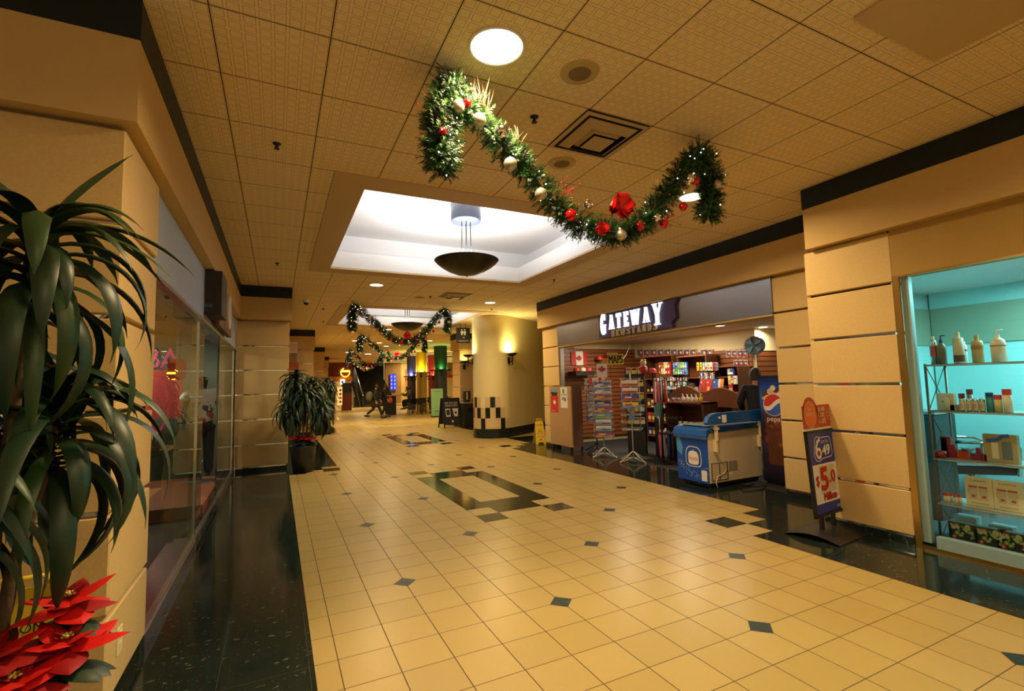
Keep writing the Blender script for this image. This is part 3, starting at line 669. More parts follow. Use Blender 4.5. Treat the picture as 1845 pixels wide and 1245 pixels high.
def flower(mb, mg, c, s, rnd, tilt=0):
    c = Vector(c)
    for ring, (n, L, el, m) in enumerate(((6, .15, .12, RED), (6, .11, .45, RED), (4, .06, .9, RED2))):
        for k in range(n): oval_leaf(mb, c+Vector((0, 0, .012*ring)), k*2*pi/n+ring*.5+rnd.uniform(-.2, .2), el+rnd.uniform(-.2, .2), L*s*rnd.uniform(.8, 1.15), L*s*.62, rnd.choice((m, m, RED2)) if ring < 2 else m, .6)
    for k in range(6): a = k; mb.sphere(c+Vector((.012*math.cos(a), .012*math.sin(a), .035)), .006*s, PYEL, 6, 4)
    for k in range(8): oval_leaf(mg, c+Vector((0, 0, -.05)), k*pi/4+rnd.random(), -.1+rnd.uniform(-.3, .2), .14*s, .085*s, PG, .9)
def poinsettia(loc, r, n, s, label, seed, offs=None):
    rnd = random.Random(seed); t = thing('poinsettia', label, 'flower', loc, group=None); mb = MB(); mg = MB()
    for k in range(n):
        a = k*2.4; q = r*math.sqrt((k+.3)/n); c = (q*math.cos(a), q*math.sin(a), .16+rnd.uniform(-.03, .05)) if offs is None else offs[k]
        flower(mb, mg, c, s, rnd); mg.tube([(c[0]*.3, c[1]*.3, -.02), c], .006, PG, 5)
    for k in range(20): a = rnd.uniform(0, 2*pi); q = r*rnd.random(); oval_leaf(mg, (q*math.cos(a), q*math.sin(a), .06+rnd.uniform(0, .06)), a, .1, .14*s, .09*s, PG, .9)
    mb.build('bracts', t); mg.build('leaves', t); return t
def planter_plant(x, y, h, label, seed, canes=4, leafL=.48, spread=.16, potr=.25, poth=.48, heads=None):
    rnd = random.Random(seed); t = thing('potted_dracaena', label, 'plant', (x, y, 0), group=None)
    mb = MB(); mb.lathe([(.001, 0), (potr*.72, 0), (potr*.98, poth*.96), (potr*1.0, poth), (potr*.93, poth), (potr*.9, poth-.05)], (0, 0, 0), POT, 32); mb.build('planter', t)
    mb = MB(); mb.lathe([(potr*.9, poth-.05), (.001, poth-.04)], (0, 0, 0), SOIL, 24); mb.build('soil', t)
    hs = heads or [(rnd.uniform(-spread, spread), rnd.uniform(-spread, spread), h*(1-.17*k)-.2) for k in range(canes)]
    for k, (dx, dy, z) in enumerate(hs):
        b = MB(); bx, by = dx*.35, dy*.35; b.tube([(bx, by, poth-.06), (bx+dx*.15, by+dy*.1, poth+(z-poth)*.4), (dx*.85, dy*.85, poth+(z-poth)*.75), (dx, dy, z)], [.02, .018, .017, .015], CANE, 8); b.build('cane', t)
        b = MB(); crown(b, (dx, dy, z), 46, leafL, rnd); b.build('foliage', t)
    return t
# near plant at the left edge
nx, ny = -.92, -1.50
planter_plant(nx, ny, 2.1, 'tall potted dragon plant filling the left edge in front of the stone pier', 5, potr=.26, poth=.62, leafL=.52,
              heads=[(.14, -.06, 2.08), (-.12, .1, 1.75), (.18, .06, 1.52), (-.08, -.1, 1.34)])
poinsettia((nx, ny, .60), .2, 6, 1.15, 'red poinsettia with green pothos leaves at the foot of the near plant', 3, offs=[(.10, -.10, .17), (.24, .05, .25), (-.02, -.18, .15), (.27, -.06, .15), (-.12, -.05, .12), (.18, -.16, .10)])
b = MB(); rnd = random.Random(2)
for (dx, dy, z, az, L) in ((.22, -.22, .05, -.3, .15), (.1, -.26, -.03, -.9, .15), (.02, -.28, -.04, -2.0, .14), (-.1, -.26, -.02, -2.4, .14), (.2, -.15, .02, -.1, .13), (.16, -.27, -.06, -1.2, .13)):
    oval_leaf(b, (dx, dy, z), az, .1, L, L*.62, POTHOS, .7); b.tube([(dx*.4, dy*.4, .0), (dx, dy, z)], .004, POTHOS, 5)
o = b.build('pothos', loc=(nx, ny, .62)); tag(o, 'bright green pothos leaves spilling over the near planter rim', 'plant')
planter_plant(.42, 6.42, 1.95, 'potted dragon plant with red poinsettia beside the left far pier', 21, potr=.24, poth=.5, leafL=.5, heads=[(-.15, 0, 1.75), (.15, .05, 1.65), (0, -.12, 1.45), (-.25, -.05, 1.25), (.3, 0, 1.2)])
poinsettia((.42, 6.42, .46), .2, 7, 1.0, 'red poinsettia in the black pot beside the left far pier', 8)
planter_plant(1.34, 14.0, 2.0, 'potted dragon plant behind the first far one on the left', 22, potr=.26, poth=.5, leafL=.5)
poinsettia((1.34, 14.0, .46), .2, 6, 1.0, 'red poinsettia in the second black pot along the left side', 9)
planter_plant(2.25, 21.6, 2.0, 'farthest potted dragon plant beside the food counter', 23, potr=.26, poth=.5, leafL=.5)
poinsettia((2.25, 21.6, .46), .2, 6, 1.0, 'red poinsettia in the farthest black pot on the left', 10)
_r5 = random.Random(9); _pp = [o for o in sc.objects if o.name == 'potted_dracaena'][0]; b = MB(); c_ = (.14, -.06, 2.12)
for az, el, L_, w_, dr in ((.1, 1.25, .44, .06, .5), (2.9, 1.35, .5, .05, 1.1), (.4, .8, .55, .045, 1.5), (-.5, .9, .5, .045, 1.6), (.9, .7, .55, .04, 1.4), (-.1, .45, .5, .04, 1.3)): arch_leaf(b, c_, az, el, L_, w_, dr, LEAF2, _r5)
b.build('young_leaves', _pp)
# yellow wet floor signs leaning behind the near plant
YEL = mat('yellow_plastic', (.75, .52, .04), .4)
def aframe(loc, rotz, label, lean=.14, h=.62, w=.28, writing=True, grp=None, scale=1):
    t = thing('wet_floor_sign', label, 'caution sign', loc, rotz, grp)
    for s, ln in ((1, -lean), (-1, lean)):
        F = Fr((-w/2, ln, 0), (1, 0, 0), (0, -ln, h)) if s == 1 else Fr((w/2, ln, 0), (-1, 0, 0), (0, -ln, h))
        mb = MB(); hh = math.hypot(h, lean)
        mb.poly(F, [(0, 0), (.06, 0), (.08, .05), (w-.08, .05), (w-.06, 0), (w, 0), (w-.035, hh*.9), (w-.06, hh), (.06, hh), (.035, hh*.9)], YEL, -.012, .012)
        mb.build('panel', t)
        if writing:
            m2 = MB(); K = BLACK; m2.text(F, 'CAUTION', w/2, hh*.78, .035, K, .001, w*.6, 'c'); m2.poly(F, [(w/2-.07, hh*.45), (w/2+.07, hh*.45), (w/2, hh*.65)], K, .001); m2.poly(F, [(w/2-.055, hh*.46), (w/2+.055, hh*.46), (w/2, hh*.635)], YEL, .002)
            m2.rect(F, w/2-.006, hh*.5, w/2+.006, hh*.58, K, .003); m2.text(F, 'WET FLOOR', w/2, hh*.3, .025, K, .001, w*.6, 'c'); m2.disc(F, w/2, hh*.2, .022, mat('sign_red', (.5, .03, .02), .5), .001); m2.build('lettering', t)
    b = MB(); b.tube([(-w/2+.06, 0, h), (-w/2+.07, 0, h+.035), (w/2-.07, 0, h+.035), (w/2-.06, 0, h)], .011, YEL, 6); b.build('handle', t)
    t.scale = (scale,)*3
    return t
aframe((-.99, -1.0, 0), .0, 'yellow plastic wet floor sign standing behind the near poinsettia', .08, .80, .36)
aframe((-1.14, -1.14, 0), .1, 'second yellow wet floor sign, half hidden by the near plant', .07, .70, .36)
aframe((6.12, 7.38, 0), -.25, 'yellow wet floor sign beside the curved cream wall', .16, .60, .28)
t = thing('wall_outlet', 'cream electrical outlet low on the near left pier', 'outlet', (XL, -.5, .32), pi/2)
F = Fr((0, 0, 0), (1, 0, 0), (0, 0, 1)); mb = MB(); IV = mat('ivory', (.75, .66, .42), .4); mb.box((-.04, -.008, -.065), (.04, .0, .065), IV, .002); mb.build('plate', t)
mb = MB(); mb.box((-.018, -.012, -.045), (.018, -.008, -.01), IV); mb.box((-.018, -.012, .01), (.018, -.008, .045), IV); mb.build('socket', t)
# =================================================================== NEWSSTAND SIGN: serif channel letters
LIT = emis('lit_letter_face', (.88, .93, 1.0), 1.4); LETS = mat('unlit_letter_face', (.72, .60, .42), .5); PURP = mat('sign_backing', (.055, .03, .10), .5)
def serif_letter(ch, T=.20, t=.065, s=.07):
    """strokes on a unit-high cell: list of polygons, plus the width"""
    P = []; R = lambda x0, y0, x1, y1: P.append([(x0, y0), (x1, y0), (x1, y1), (x0, y1)])
    def S(a, b, w): 
        dx = b[0]-a[0]; h = w/2; P.append([(a[0]-h, a[1]), (a[0]+h, a[1]), (b[0]+h, b[1]), (b[0]-h, b[1])])
    def arc(cx, cy, rx, ry, a0, a1, wf, n=14):
        o = []; i = []
        for k in range(n+1):
            a = a0+(a1-a0)*k/n; w = wf(a); o.append((cx+rx*math.cos(a), cy+ry*math.sin(a))); i.append((cx+(rx-w)*math.cos(a), cy+(ry-w*.55)*math.sin(a)))
        for k in range(n): P.append([o[k], o[k+1], i[k+1], i[k]])
    c = ch
    if c == 'G':
        arc(.3, .5, .3, .5, pi*.22, pi*1.82, lambda a: .08+.14*max(0, -math.cos(a))); R(.34, .06, .54, .47); R(.26, .43, .60, .47+.02); R(.46, .68, .52, .97); w = .6
    elif c == 'A':
        S((.05, 0), (.27, 1), t); S((.47, 0), (.27, 1), T); R(.13, .27, .42, .34); R(-.03, 0, .15, .045); R(.33, 0, .62, .045); R(.2, .96, .36, 1); w = .58
    elif c == 'T': R(0, .92, .56, 1); R(.17, 0, .39, 1); R(.09, 0, .47, .045); P.append([(0, .92), (0, .74), (.05, .74), (.12, .92)]); P.append([(.56, .92), (.44, .92), (.51, .74), (.56, .74)]); w = .56
    elif c == 'E': R(.05, 0, .27, 1); R(-.02, 0, .5, .06); R(-.02, .94, .5, 1); R(.2, .48, .4, .53); R(.37, .40, .41, .61); P.append([(.36, .06), (.5, .06), (.5, .28), (.46, .28)]); P.append([(.36, .94), (.46, .74), (.5, .74), (.5, .94)]); w = .5
    elif c == 'W': S((.24, 0), (.05, 1), T*.8); S((.27, 0), (.43, .93), t*.9); S((.64, 0), (.46, 1), T*.8); S((.67, 0), (.88, 1), t); R(-.1, .96, .17, 1); R(.34, .96, .58, 1); R(.78, .96, .98, 1); w = .9
    elif c == 'Y': P.append([(.17, .45), (.39, .45), (.15, 1), (-.07, 1)]); P.append([(.32, .45), (.38, .5), (.62, 1), (.54, 1)]); R(.17, 0, .39, .5); R(.07, 0, .49, .05); R(-.12, .955, .25, 1); R(.45, .955, .72, 1); w = .6
    elif c == 'N': R(.03, 0, .1, 1); R(.46, 0, .53, 1); S((.44, 0), (.12, 1), T); R(-.05, 0, .18, .045); R(.38, .955, .61, 1); R(-.05, .955, .15, 1); w = .56
    elif c == 'D': R(.04, 0, .25, 1); arc(.2, .5, .34, .5, -pi/2, pi/2, lambda a: .06+.13*math.cos(a)); R(-.03, 0, .22, .05); R(-.03, .95, .22, 1); w = .56
    elif c == 'S':
        pts = [(.42, .80), (.36, .93), (.22, .96), (.11, .87), (.11, .72), (.22, .58), (.33, .44), (.38, .28), (.33, .1), (.19, .04), (.07, .1), (.03, .24)]; ws = [.05, .07, .08, .14, .17, .2, .2, .17, .14, .08, .07, .05]
        for k in range(len(pts)-1):
            (x0, y0), (x1, y1) = pts[k], pts[k+1]; P.append([(x0-ws[k]/2, y0-.02), (x0+ws[k]/2, y0+.02), (x1+ws[k+1]/2, y1+.02), (x1-ws[k+1]/2, y1-.02)])
        R(.40, .68, .45, .95); R(0, .05, .05, .33); w = .46
    else: w = .3
    return P, w
t = thing('shop_sign', 'glowing white serif letters over smaller tan letters on the steel newsstand band', 'sign', (XR-.02, 3.4, 2.7))
# frame faces the hall: across = towards -y, up = z
F = Fr((-.0, 0, -2.7), (0, -1, 0), (0, 0, 1))
mb = MB()
yl, yr = 4.42-3.4, 2.30-3.4
mb.poly(F, [(-yl-.02, 2.46), (-yr-.06, 2.46), (-yr-.10, 2.55), (-yr+.02, 2.62), (-yr+.0, 2.85), (-yr+.07, 2.94), (-yl-.02, 2.94)], PURP, .0, .05); mb.build('backing_panel', t)
gw = [('G', 4.34, 2.52, .43, .185), ('A', 4.06, 2.61, .29, .165), ('T', 3.825, 2.61, .29, .15), ('E', 3.60, 2.61, .29, .14), ('W', 3.385, 2.61, .29, .25), ('A', 3.055, 2.62, .28, .175), ('Y', 2.78, 2.54, .385, .205)]
for ch, y, z, h, w in gw:
    P, uw = serif_letter(ch); mb = MB()
    for p in P: mb.poly(F, [(-(y-3.4)+q[0]*w*.88/uw, z+q[1]*h) for q in p], LIT, .055, .04)
    mb.build('letter', t)
x = 4.0
for k, ch in enumerate('NEWSTANDS'):
    P, uw = serif_letter(ch, .26); w = .098 if ch != 'W' else .125; mb = MB()
    for p in P: mb.poly(F, [(-(x-3.4)+q[0]*w/uw, 2.455+q[1]*.13) for q in p], LETS, .055, .03)
    x -= w+.048; mb.build('letter', t)
# =================================================================== THINGS IN FRONT OF THE NEWSSTAND
for a in downlight_later: downlight(a[0], a[1], 18, a[3], .09, a[2], (1, .85, .6), grp='newsstand ceiling downlights')
REDP = mat('print_red', (.55, .03, .02), .5); WHT = mat('print_white', (.80, .77, .70), .5); YELP = mat('print_yellow', (.80, .62, .05), .5); BLUP = mat('print_blue', (.04, .10, .42), .45); NAVY = mat('print_navy', (.015, .03, .16), .45)
GRNP = mat('print_green', (.06, .35, .08), .5); SKY = mat('print_sky', (.12, .32, .62), .45); ORG = mat('print_orange', (.75, .25, .03), .5); PNK = mat('print_pink', (.7, .12, .25), .5); BRN = mat('print_brown', (.14, .06, .03), .5); GRY = mat('print_grey', (.25, .25, .26), .5); CRM = mat('print_cream', (.72, .62, .42), .5); PURP2 = mat('print_purple', (.18, .08, .32), .5)
MAPLE = [(0, 1), (.13, .74), (.29, .82), (.23, .42), (.43, .62), (.49, .50), (.74, .54), (.66, .34), (.80, .24), (.42, -.06), (.47, -.24), (.06, -.17), (.05, -.52), (-.05, -.52), (-.06, -.17), (-.47, -.24), (-.42, -.06), (-.80, .24), (-.66, .34), (-.74, .54), (-.49, .50), (-.43, .62), (-.23, .42), (-.29, .82), (-.13, .74)]
def maple(mb, F, x, y, s, m, d): mb.poly(F, [(x+a*s, y+b*s) for a, b in MAPLE], m, d)
# --- particle board end panel of the open shutter counter
PB = wood_mat('particle_board', (.46, .28, .11), (.40, .23, .09), .6, (3, 3, 3))
t = thing('wooden_board', 'tan wooden board stand with red and white notices at the shop entrance', 'board', (5.965, 6.08, 0))
mb = MB(); mb.box((0, -.50, .10), (.035, .46, 1.48), PB, .003); mb.box((.035, -.50, .1), (.30, -.47, 1.48), BRN); mb.build('panel', t)
mb = MB(); mb.box((.0, -.45, 0), (.04, -.41, .1), BLACK); mb.box((.0, .37, 0), (.04, .41, .1), BLACK); mb.box((.25, -.5, 0), (.29, -.46, .1), BLACK); mb.build('feet', t)
F = Fr((0, 0, 0), (0, -1, 0), (0, 0, 1)); 
mb = MB(); mb.rect(F, -.40, .86, -.05, 1.26, REDP, .002); maple(mb, F, -.22, 1.08, .09, WHT, .004); mb.text(F, 'CANADA', -.36, .89, .025, WHT, .004); o = mb.build('notice', t); o['label'] = 'red notice with a white maple leaf'
mb = MB(); mb.rect(F, .06, .98, .36, 1.46, WHT, .002); mb.rect(F, .15, 1.32, .23, 1.42, GRNP, .004); mb.text(F, 'POSTCARDS', .21, 1.27, .03, BLACK, .004, .24, 'c'); mb.rect(F, .12, 1.16, .2, 1.23, GRY, .004); mb.rect(F, .22, 1.14, .29, 1.22, PURP2, .004); mb.build('notice', t)
mb = MB(); mb.rect(F, -.36, 1.36, -.1, 1.43, SKY, .002); mb.rect(F, -.38, 1.30, -.08, 1.34, BLACK, .002); mb.rect(F, -.35, 1.26, -.1, 1.295, BLACK, .002); mb.build('notice', t)
# --- postcard spinner racks
WIRE = mat('white_wire', (.62, .60, .56), .35, metal=.3)
CARDC = [(SKY, WHT), (BLUP, SKY), (NAVY, SKY), (SKY, GRNP), (GRY, SKY), (REDP, WHT), (ORG, NAVY), (WHT, SKY), (PURP2, ORG), (BLUP, WHT)]
def spinner(name, label, x, y, rz, side, rows, z0, dz, pole_m, cols=1, glabel='', header=None, foot=.33):
    t = thing(name, label, 'postcard rack', (x, y, 0), rz)
    b = MB(); b.tube([(0, 0, .06), (0, 0, z0+rows*dz+.12)], .013, pole_m, 10); b.build('pole', t)
    b = MB(); 
    for k in range(4):
        a = k*pi/2+pi/4; b.tube([(0, 0, .20), (foot*.45*math.cos(a), foot*.45*math.sin(a), .11), (foot*math.cos(a), foot*math.sin(a), .02)], .010, pole_m, 6); b.sphere((foot*math.cos(a), foot*math.sin(a), .018), .017, pole_m, 8, 6)
        b.tube([(0, 0, .075), (foot*math.cos(a), foot*math.sin(a), .02)], .008, pole_m, 6)
    b.build('base', t)
    h = side/2; zt = z0+rows*dz; b = MB()
    for k in range(4):
        a = k*pi/2; c, s = math.cos(a), math.sin(a); Q = lambda u_, v, z: (c*u_-s*v, s*u_+c*v, z)
        for uu in [-h, h]+[(-h+side*j/cols) for j in range(1, cols)]: b.tube([Q(uu, -h, z0-.04), Q(uu, -h, zt)], .0035, WIRE, 5)
        for r in range(rows+1): 
            z = z0+r*dz; b.tube([Q(-h, -h, z), Q(h, -h, z)], .003, WIRE, 5); b.tube([Q(-h, -h-.03, z+.02), Q(h, -h-.03, z+.02)], .003, WIRE, 5)
            for uu in (-h, 0, h): b.tube([Q(uu, -h, z), Q(uu, -h-.03, z+.02)], .0025, WIRE, 4)
        b.tube([Q(0, 0, zt-.02), Q(-h, -h, zt-.02)], .004, WIRE, 5); b.tube([Q(0, 0, z0), Q(-h, -h, z0)], .004, WIRE, 5)
    b.build('wire_frame', t)
    return t
def cards_on(x, y, rz, side, rows, z0, dz, cols, glabel, label, seed, faces=(0, 3), cm=CARDC, skip=0.0, h_=.80):
    rnd = random.Random(seed); h = side/2; cw = side/cols
    proto = {}
    for k in faces:
        for r in range(rows):
            for c in range(cols):
                if rnd.random() < skip: continue
                q = rnd.randrange(len(cm))
                if q not in proto:
                    b = MB(); F = Fr((0, 0, 0), (1, 0, 0), (0, .05, 1)); w2 = cw*.44; hh = dz*h_; A, B = cm[q]
                    b.box((-w2, 0, 0), (w2, .012, hh), A); b.rect(F, -w2, 0, w2, hh*.45, B, .012); b.rect(F, -w2*.7, hh*.5, w2*.2, hh*.72, rnd.choice((WHT, YELP, REDP, GRNP, CRM)), .013); b.rect(F, -w2*.2, hh*.1, w2*.8, hh*.35, rnd.choice((NAVY, ORG, BRN, GRY)), .013)
                    proto[q] = b; o = b.build('postcard')
                    proto[q] = o
                else: o = proto[q].copy(); COL.objects.link(o)
                a = k*pi/2+rz; uu = -h+cw*(c+.5); v = -h-.014; ca, sa = math.cos(a), math.sin(a)
                o.location = (x+ca*uu-sa*v, y+sa*uu+ca*v, z0+r*dz+.006); o.rotation_euler = (0, 0, a)
                tag(o, label, 'postcard', glabel)
r1 = (6.16, 4.66, -.62); spinner('postcard_rack', 'white wire postcard spinner standing nearest the wooden board', *r1, .36, 9, .42, .128, WIRE)
cards_on(*r1, .36, 9, .42, .128, 1, 'postcards on the first white spinner', 'postcard in the white spinner rack left of the cream one', 3)
r2 = (6.24, 3.84, -.75); spinner('postcard_rack', 'cream wire spinner with packets standing nearest the freezer', *r2, .34, 7, .62, .14, mat('cream_metal', (.60, .52, .38), .4))
cards_on(*r2, .34, 4, .62+.42, .14, 1, 'packets on the second spinner', 'souvenir packet in the spinner rack right of the white one', 9, cm=[(SKY, BLUP), (ORG, CRM), (YELP, SKY), (BRN, ORG), (WHT, REDP), (BLUP, REDP)])
b = MB(); F = Fr((0, 0, 0), (1, .3, 0), (0, 0, 1)); b.rect(F, -.08, 0, .08, .24, SKY, 0, .01); b.disc(F, 0, .13, .05, ORG, .012); o = b.build('map_book', loc=(6.05, 3.60, .84)); tag(o, 'single blue and orange leaflet low on the spinner near the freezer', 'leaflet')
r3 = (6.42, 5.28, -.5); spinner('postcard_rack', 'dark spinner with grey postcards behind the wooden board', *r3, .38, 8, .70, .115, BLKMETAL)
cards_on(*r3, .38, 8, .70, .115, 2, 'postcards on the dark spinner', 'greyish postcard in the dark spinner behind the wooden board', 5, cm=[(GRY, SKY), (NAVY, GRY), (BLUP, GRY), (GRY, WHT), (BRN, GRY)])
# flags and signs on top of the racks
def flagcard(px, py, x, w, h, label, rot=-.62):
    p = at(px, py, 0, x); F = Fr((0, 0, 0), (math.cos(rot), math.sin(rot), 0), (0, 0, 1)); b = MB()
    b.rect(F, -w/2, 0, w/2, h, WHT, 0, .006); b.rect(F, -w/2, 0, -w/4, h, REDP, .008); b.rect(F, w/4, 0, w/2, h, REDP, .008); maple(b, F, 0, h*.42, h*.3, REDP, .008); b.tube([(0, 0, -.3), (0, 0, .02)], .004, BLKMETAL, 5)
    o = b.build('flag_card', loc=p); return tag(o, label, 'flag')
flagcard(1073, 695, 6.0, .26, .17, 'small flag card with red side bars on top of the white spinner')
p = at(1085, 680, 0, 6.3); b = MB(); F = Fr((0, 0, 0), (.8, -.6, 0), (0, 0, 1)); b.rect(F, -.11, 0, .11, .30, WHT, 0, .006); maple(b, F, 0, .15, .11, mat('leaf_red', (.40, .02, .03), .5), .008); b.tube([(0, 0, -.3), (0, 0, .02)], .004, BLKMETAL, 5)
tag(b.build('leaf_card', loc=p), 'white card with a dark red maple leaf above the white spinner', 'sign')
p = at(1086, 658, 0, 6.55); b = MB(); F = Fr((0, 0, 0), (.75, -.66, 0), (0, 0, 1)); b.rect(F, 0, 0, .46, .24, YELP, 0, .02); [b.text(F, 'MAPS', .14+dx_, .03, .18, BLACK, .024+dx_*.1, .30) for dx_ in (0, .006, -.006)]; b.rect(F, .01, .15, .12, .235, REDP, .022); b.rect(F, .02, .02, .11, .13, ORG, .022); b.rect(F, .1, .24, .34, .27, WHT, .0, .02); b.tube([(.2, 0, -.45), (.2, 0, .02)], .006, BLKMETAL, 5)
tag(b.build('maps_sign', loc=p), 'yellow sign reading MAPS above the postcard racks', 'sign')
t = thing('map_rack', 'black rack of folded maps under the yellow MAPS sign', 'map rack', (7.0, 4.6, 0), -.72)
b = MB(); b.box((-.2, -.12, 0), (.2, .12, .5), BLACK); b.box((-.21, .08, .5), (.21, .12, 1.85), BLACK); b.build('body', t)
for k in range(5): b = MB(); b.box((-.2, -.10, .55+.27*k), (.2, .08, .58+.27*k), BLACK); b.box((-.2, -.10, .58+.27*k), (.2, -.09, .64+.27*k), BLACK); b.build('shelf', t)
rnd = random.Random(4)
for k in range(5):
    for j in range(3):
        b = MB(); m = rnd.choice((YELP, YELP, CRM, WHT, mat('map_olive', (.5, .45, .06), .5))); b.box((-.055, -.02, 0), (.055, .02, .2), m); F = Fr((0, -.02, 0), (1, 0, 0), (0, 0, 1)); b.rect(F, -.045, .14, .045, .18, rnd.choice((BLACK, REDP, BLUP)), .001)
        a = -.72; xx = -.125+.125*j; yy = -.03; o = b.build('folded_map', loc=(7.0+math.cos(a)*xx-math.sin(a)*yy, 4.6+math.sin(a)*xx+math.cos(a)*yy, .581+.27*k), rotz=a); tag(o, 'folded map in the black rack under the yellow MAPS sign', 'map', 'folded maps in the black rack')
# --- chest freezer
FB = mat('freezer_white', (.62, .52, .38), .35, noise=(4, (.58, .48, .34))); FBL = mat('freezer_blue_rim', (.004, .09, .36), .25, coat=.3); FSIDE = mat('freezer_print_blue', (.003, .06, .34), .35)
t = thing('chest_freezer', 'white chest freezer with blue lid and blue printed end, back to the hall', 'freezer', (5.54, 1.36, 0))
b = MB(); b.box((0, 0, .07), (1.13, .60, .82), FB, .012); fbody = b.build('body', t)
b = MB(); b.box((.05, .04, .02), (1.08, .56, .07), BLACK)
for x in (.08, 1.05):
    for y in (.07, .53): b.cyl((x, y, .0), .025, .06, BLACK, 10)
b.build('plinth', t)
Fe = Fr((0, .60, 0), (0, -1, 0), (0, 0, 1)); b = MB(); b.rect(Fe, .0, .07, .60, .80, FSIDE, .001, .001)
rnd = random.Random(6); DOT = mat('print_spray', (.35, .60, .80), .4)
for k in range(150):
    f = rnd.random(); x = .02+.56*f; y = .36-.20*math.sin(f*2.6)+rnd.gauss(0, .035); 
    b.disc(Fe, x, y, rnd.uniform(.002, .007), DOT, .003, seg=6)
b.poly(Fe, [(0, .80), (0, .5), (.10, .42), (.12, .55), (.06, .70), (.1, .8)], mat('print_light_blue', (.06, .32, .62), .4), .0025)
def shield(b, F, x, y, s, m, d): b.poly(F, [(x+s*math.copysign(abs(math.cos(a))**.55, math.cos(a)), y+s*1.0*math.copysign(abs(math.sin(a))**.6, math.sin(a))-.08*s*math.cos(2*a)) for a in [2*pi*k/32 for k in range(32)]], m, d)
shield(b, Fe, .32, .42, .150, WHT, .003); shield(b, Fe, .32, .42, .138, FSIDE, .0035); shield(b, Fe, .32, .405, .10, WHT, .004); b.text(Fe, 'Nestlé', .32, .375, .058, REDP, .005, .165, 'c'); b.text(Fe, '*', .32, .49, .05, WHT, .005, None, 'c')
b.rect(Fe, .46, .1, .56, .25, WHT, .004); b.build('printed_end', t)
# blue curved rim and raised lid
b = MB(); prof = [(-.04, .70), (-.05, .76), (-.03, .83), (.04, .865), (.15, .88), (1.16, .89), (1.18, .86), (1.18, .82), (.02, .79)]
n = len(prof); vs = [(x, y, z) for y in (-.02, .62) for x, z in prof]
b.add(vs, [tuple(range(n)), tuple(range(2*n-1, n-1, -1))]+[(k, n+k, n+(k+1) % n, (k+1) % n) for k in range(n)], FBL); b.box((.06, .03, .885), (1.14, .57, .892), mat('freezer_glass', (.5, .6, .62), .1)); b.build('rim', t)
b = MB(); prof = [(-.10, .95), (-.06, 1.03), (.02, 1.07), (.10, 1.08), (1.18, 1.09), (1.22, 1.05), (1.20, .96), (1.14, .925), (-.08, .92)]
n = len(prof); vs = [(x, y, z) for y in (-.10, -.03) for x, z in prof]
b.add(vs, [tuple(range(n)), tuple(range(2*n-1, n-1, -1))]+[(k, n+k, n+(k+1) % n, (k+1) % n) for k in range(n)], FBL); lid = b.build('lid', t)
b = MB(); F = Fr((0, -.101, 0), (1, 0, 0), (0, 0, 1)); b.rect(F, .20, .94, .29, 1.05, WHT, 0, .002); b.rect(F, .13, 1.0, .17, 1.03, WHT, 0, .002); b.build('label_sticker', lid)
for x in (.10, 1.04): b = MB(); b.box((x, -.06, .52), (x+.045, -.0, .70), CRM, .005); b.box((x+.005, -.075, .68), (x+.04, -.03, .93), CRM, .005); b.box((x-.01, -.08, .84), (x+.055, -.03, .87), CRM); b.build('hinge', fbody)
b = MB(); F = Fr((0, -.001, 0), (1, 0, 0), (0, 0, 1)); b.rect(F, .04, .10, .38, .36, mat('vent_backing', (.12, .10, .07), .6), .0, .004)
for x in (.06, .22):
    for k in range(11): b.rect(F, x, .12+.021*k, x+.13, .132+.021*k, CRM, .004, .004)
b.build('motor_grille', fbody)
b = MB(); b.rect(F, .40, .22, .58, .36, GRY, 0, .002); b.rect(F, .42, .24, .50, .34, mat('plate_metal', (.3, .27, .22), .4), .002, .001); b.rect(F, .40, .16, .48, .20, CRM, 0, .002); b.build('rating_plate', fbody)
b = MB(); b.tube([(.13, -.05, .52), (.18, -.03, .45), (.27, -.02, .36), (.33, -.02, .27), (.29, -.02, .21), (.14, -.02, .17), (.10, -.02, .08), (.12, -.03, .012)], .006, CRM, 6); b.build('power_cable', t)
b = MB(); b.tube([(6.2, 1.15, .012), (6.35, 1.08, .012), (6.1, .95, .012), (5.8, 1.02, .012), (5.95, 1.2, .012), (6.3, 1.24, .012)], .007, BLACK, 6); tag(b.build('floor_cable'), 'black cable lying in a loop on the floor by the freezer', 'cable')
# --- drinks cooler
t = thing('drinks_cooler', 'tall dark blue drinks cooler with a cola glass print behind the freezer', 'cooler', (6.52, .56, 0))
b = MB(); b.box((0, 0, .04), (.60, .68, 1.60), mat('cooler_black', (.01, .01, .014), .3), .01); b.box((.03, .03, 0), (.57, .65, .04), BLACK); b.build('body', t)
F = Fr((0, .68, 0), (0, -1, 0), (0, 0, 1)); b = MB()
def grad_mat(name, stops, z0, z1, rough=.25):
    m = mat(name, stops[0][1], rough); g = NT(m); o = g.xyz(); f = g.math('DIVIDE', g.math('SUBTRACT', o[2], z0), z1-z0); r = g.n('ShaderNodeValToRGB'); e = r.color_ramp.elements
    e[0].position = stops[0][0]; e[0].color = (*stops[0][1], 1); e[1].position = stops[-1][0]; e[1].color = (*stops[-1][1], 1)
    for p, c in stops[1:-1]: q = e.new(p); q.color = (*c, 1)
    g.l(f, r.inputs[0]); g.l(r.outputs[0], g.b.inputs['Base Color']); return m
PG_ = grad_mat('cola_print', [(0, (.012, .008, .02)), (.25, (.02, .012, .06)), (.36, (.05, .02, .08)), (.45, (.03, .01, .012)), (.62, (.03, .03, .12)), (.8, (.02, .14, .55)), (.92, (.01, .04, .22)), (1, (.005, .008, .04))], .04, 1.6)
b.rect(F, .03, .06, .66, 1.58, PG_, .001, .002)
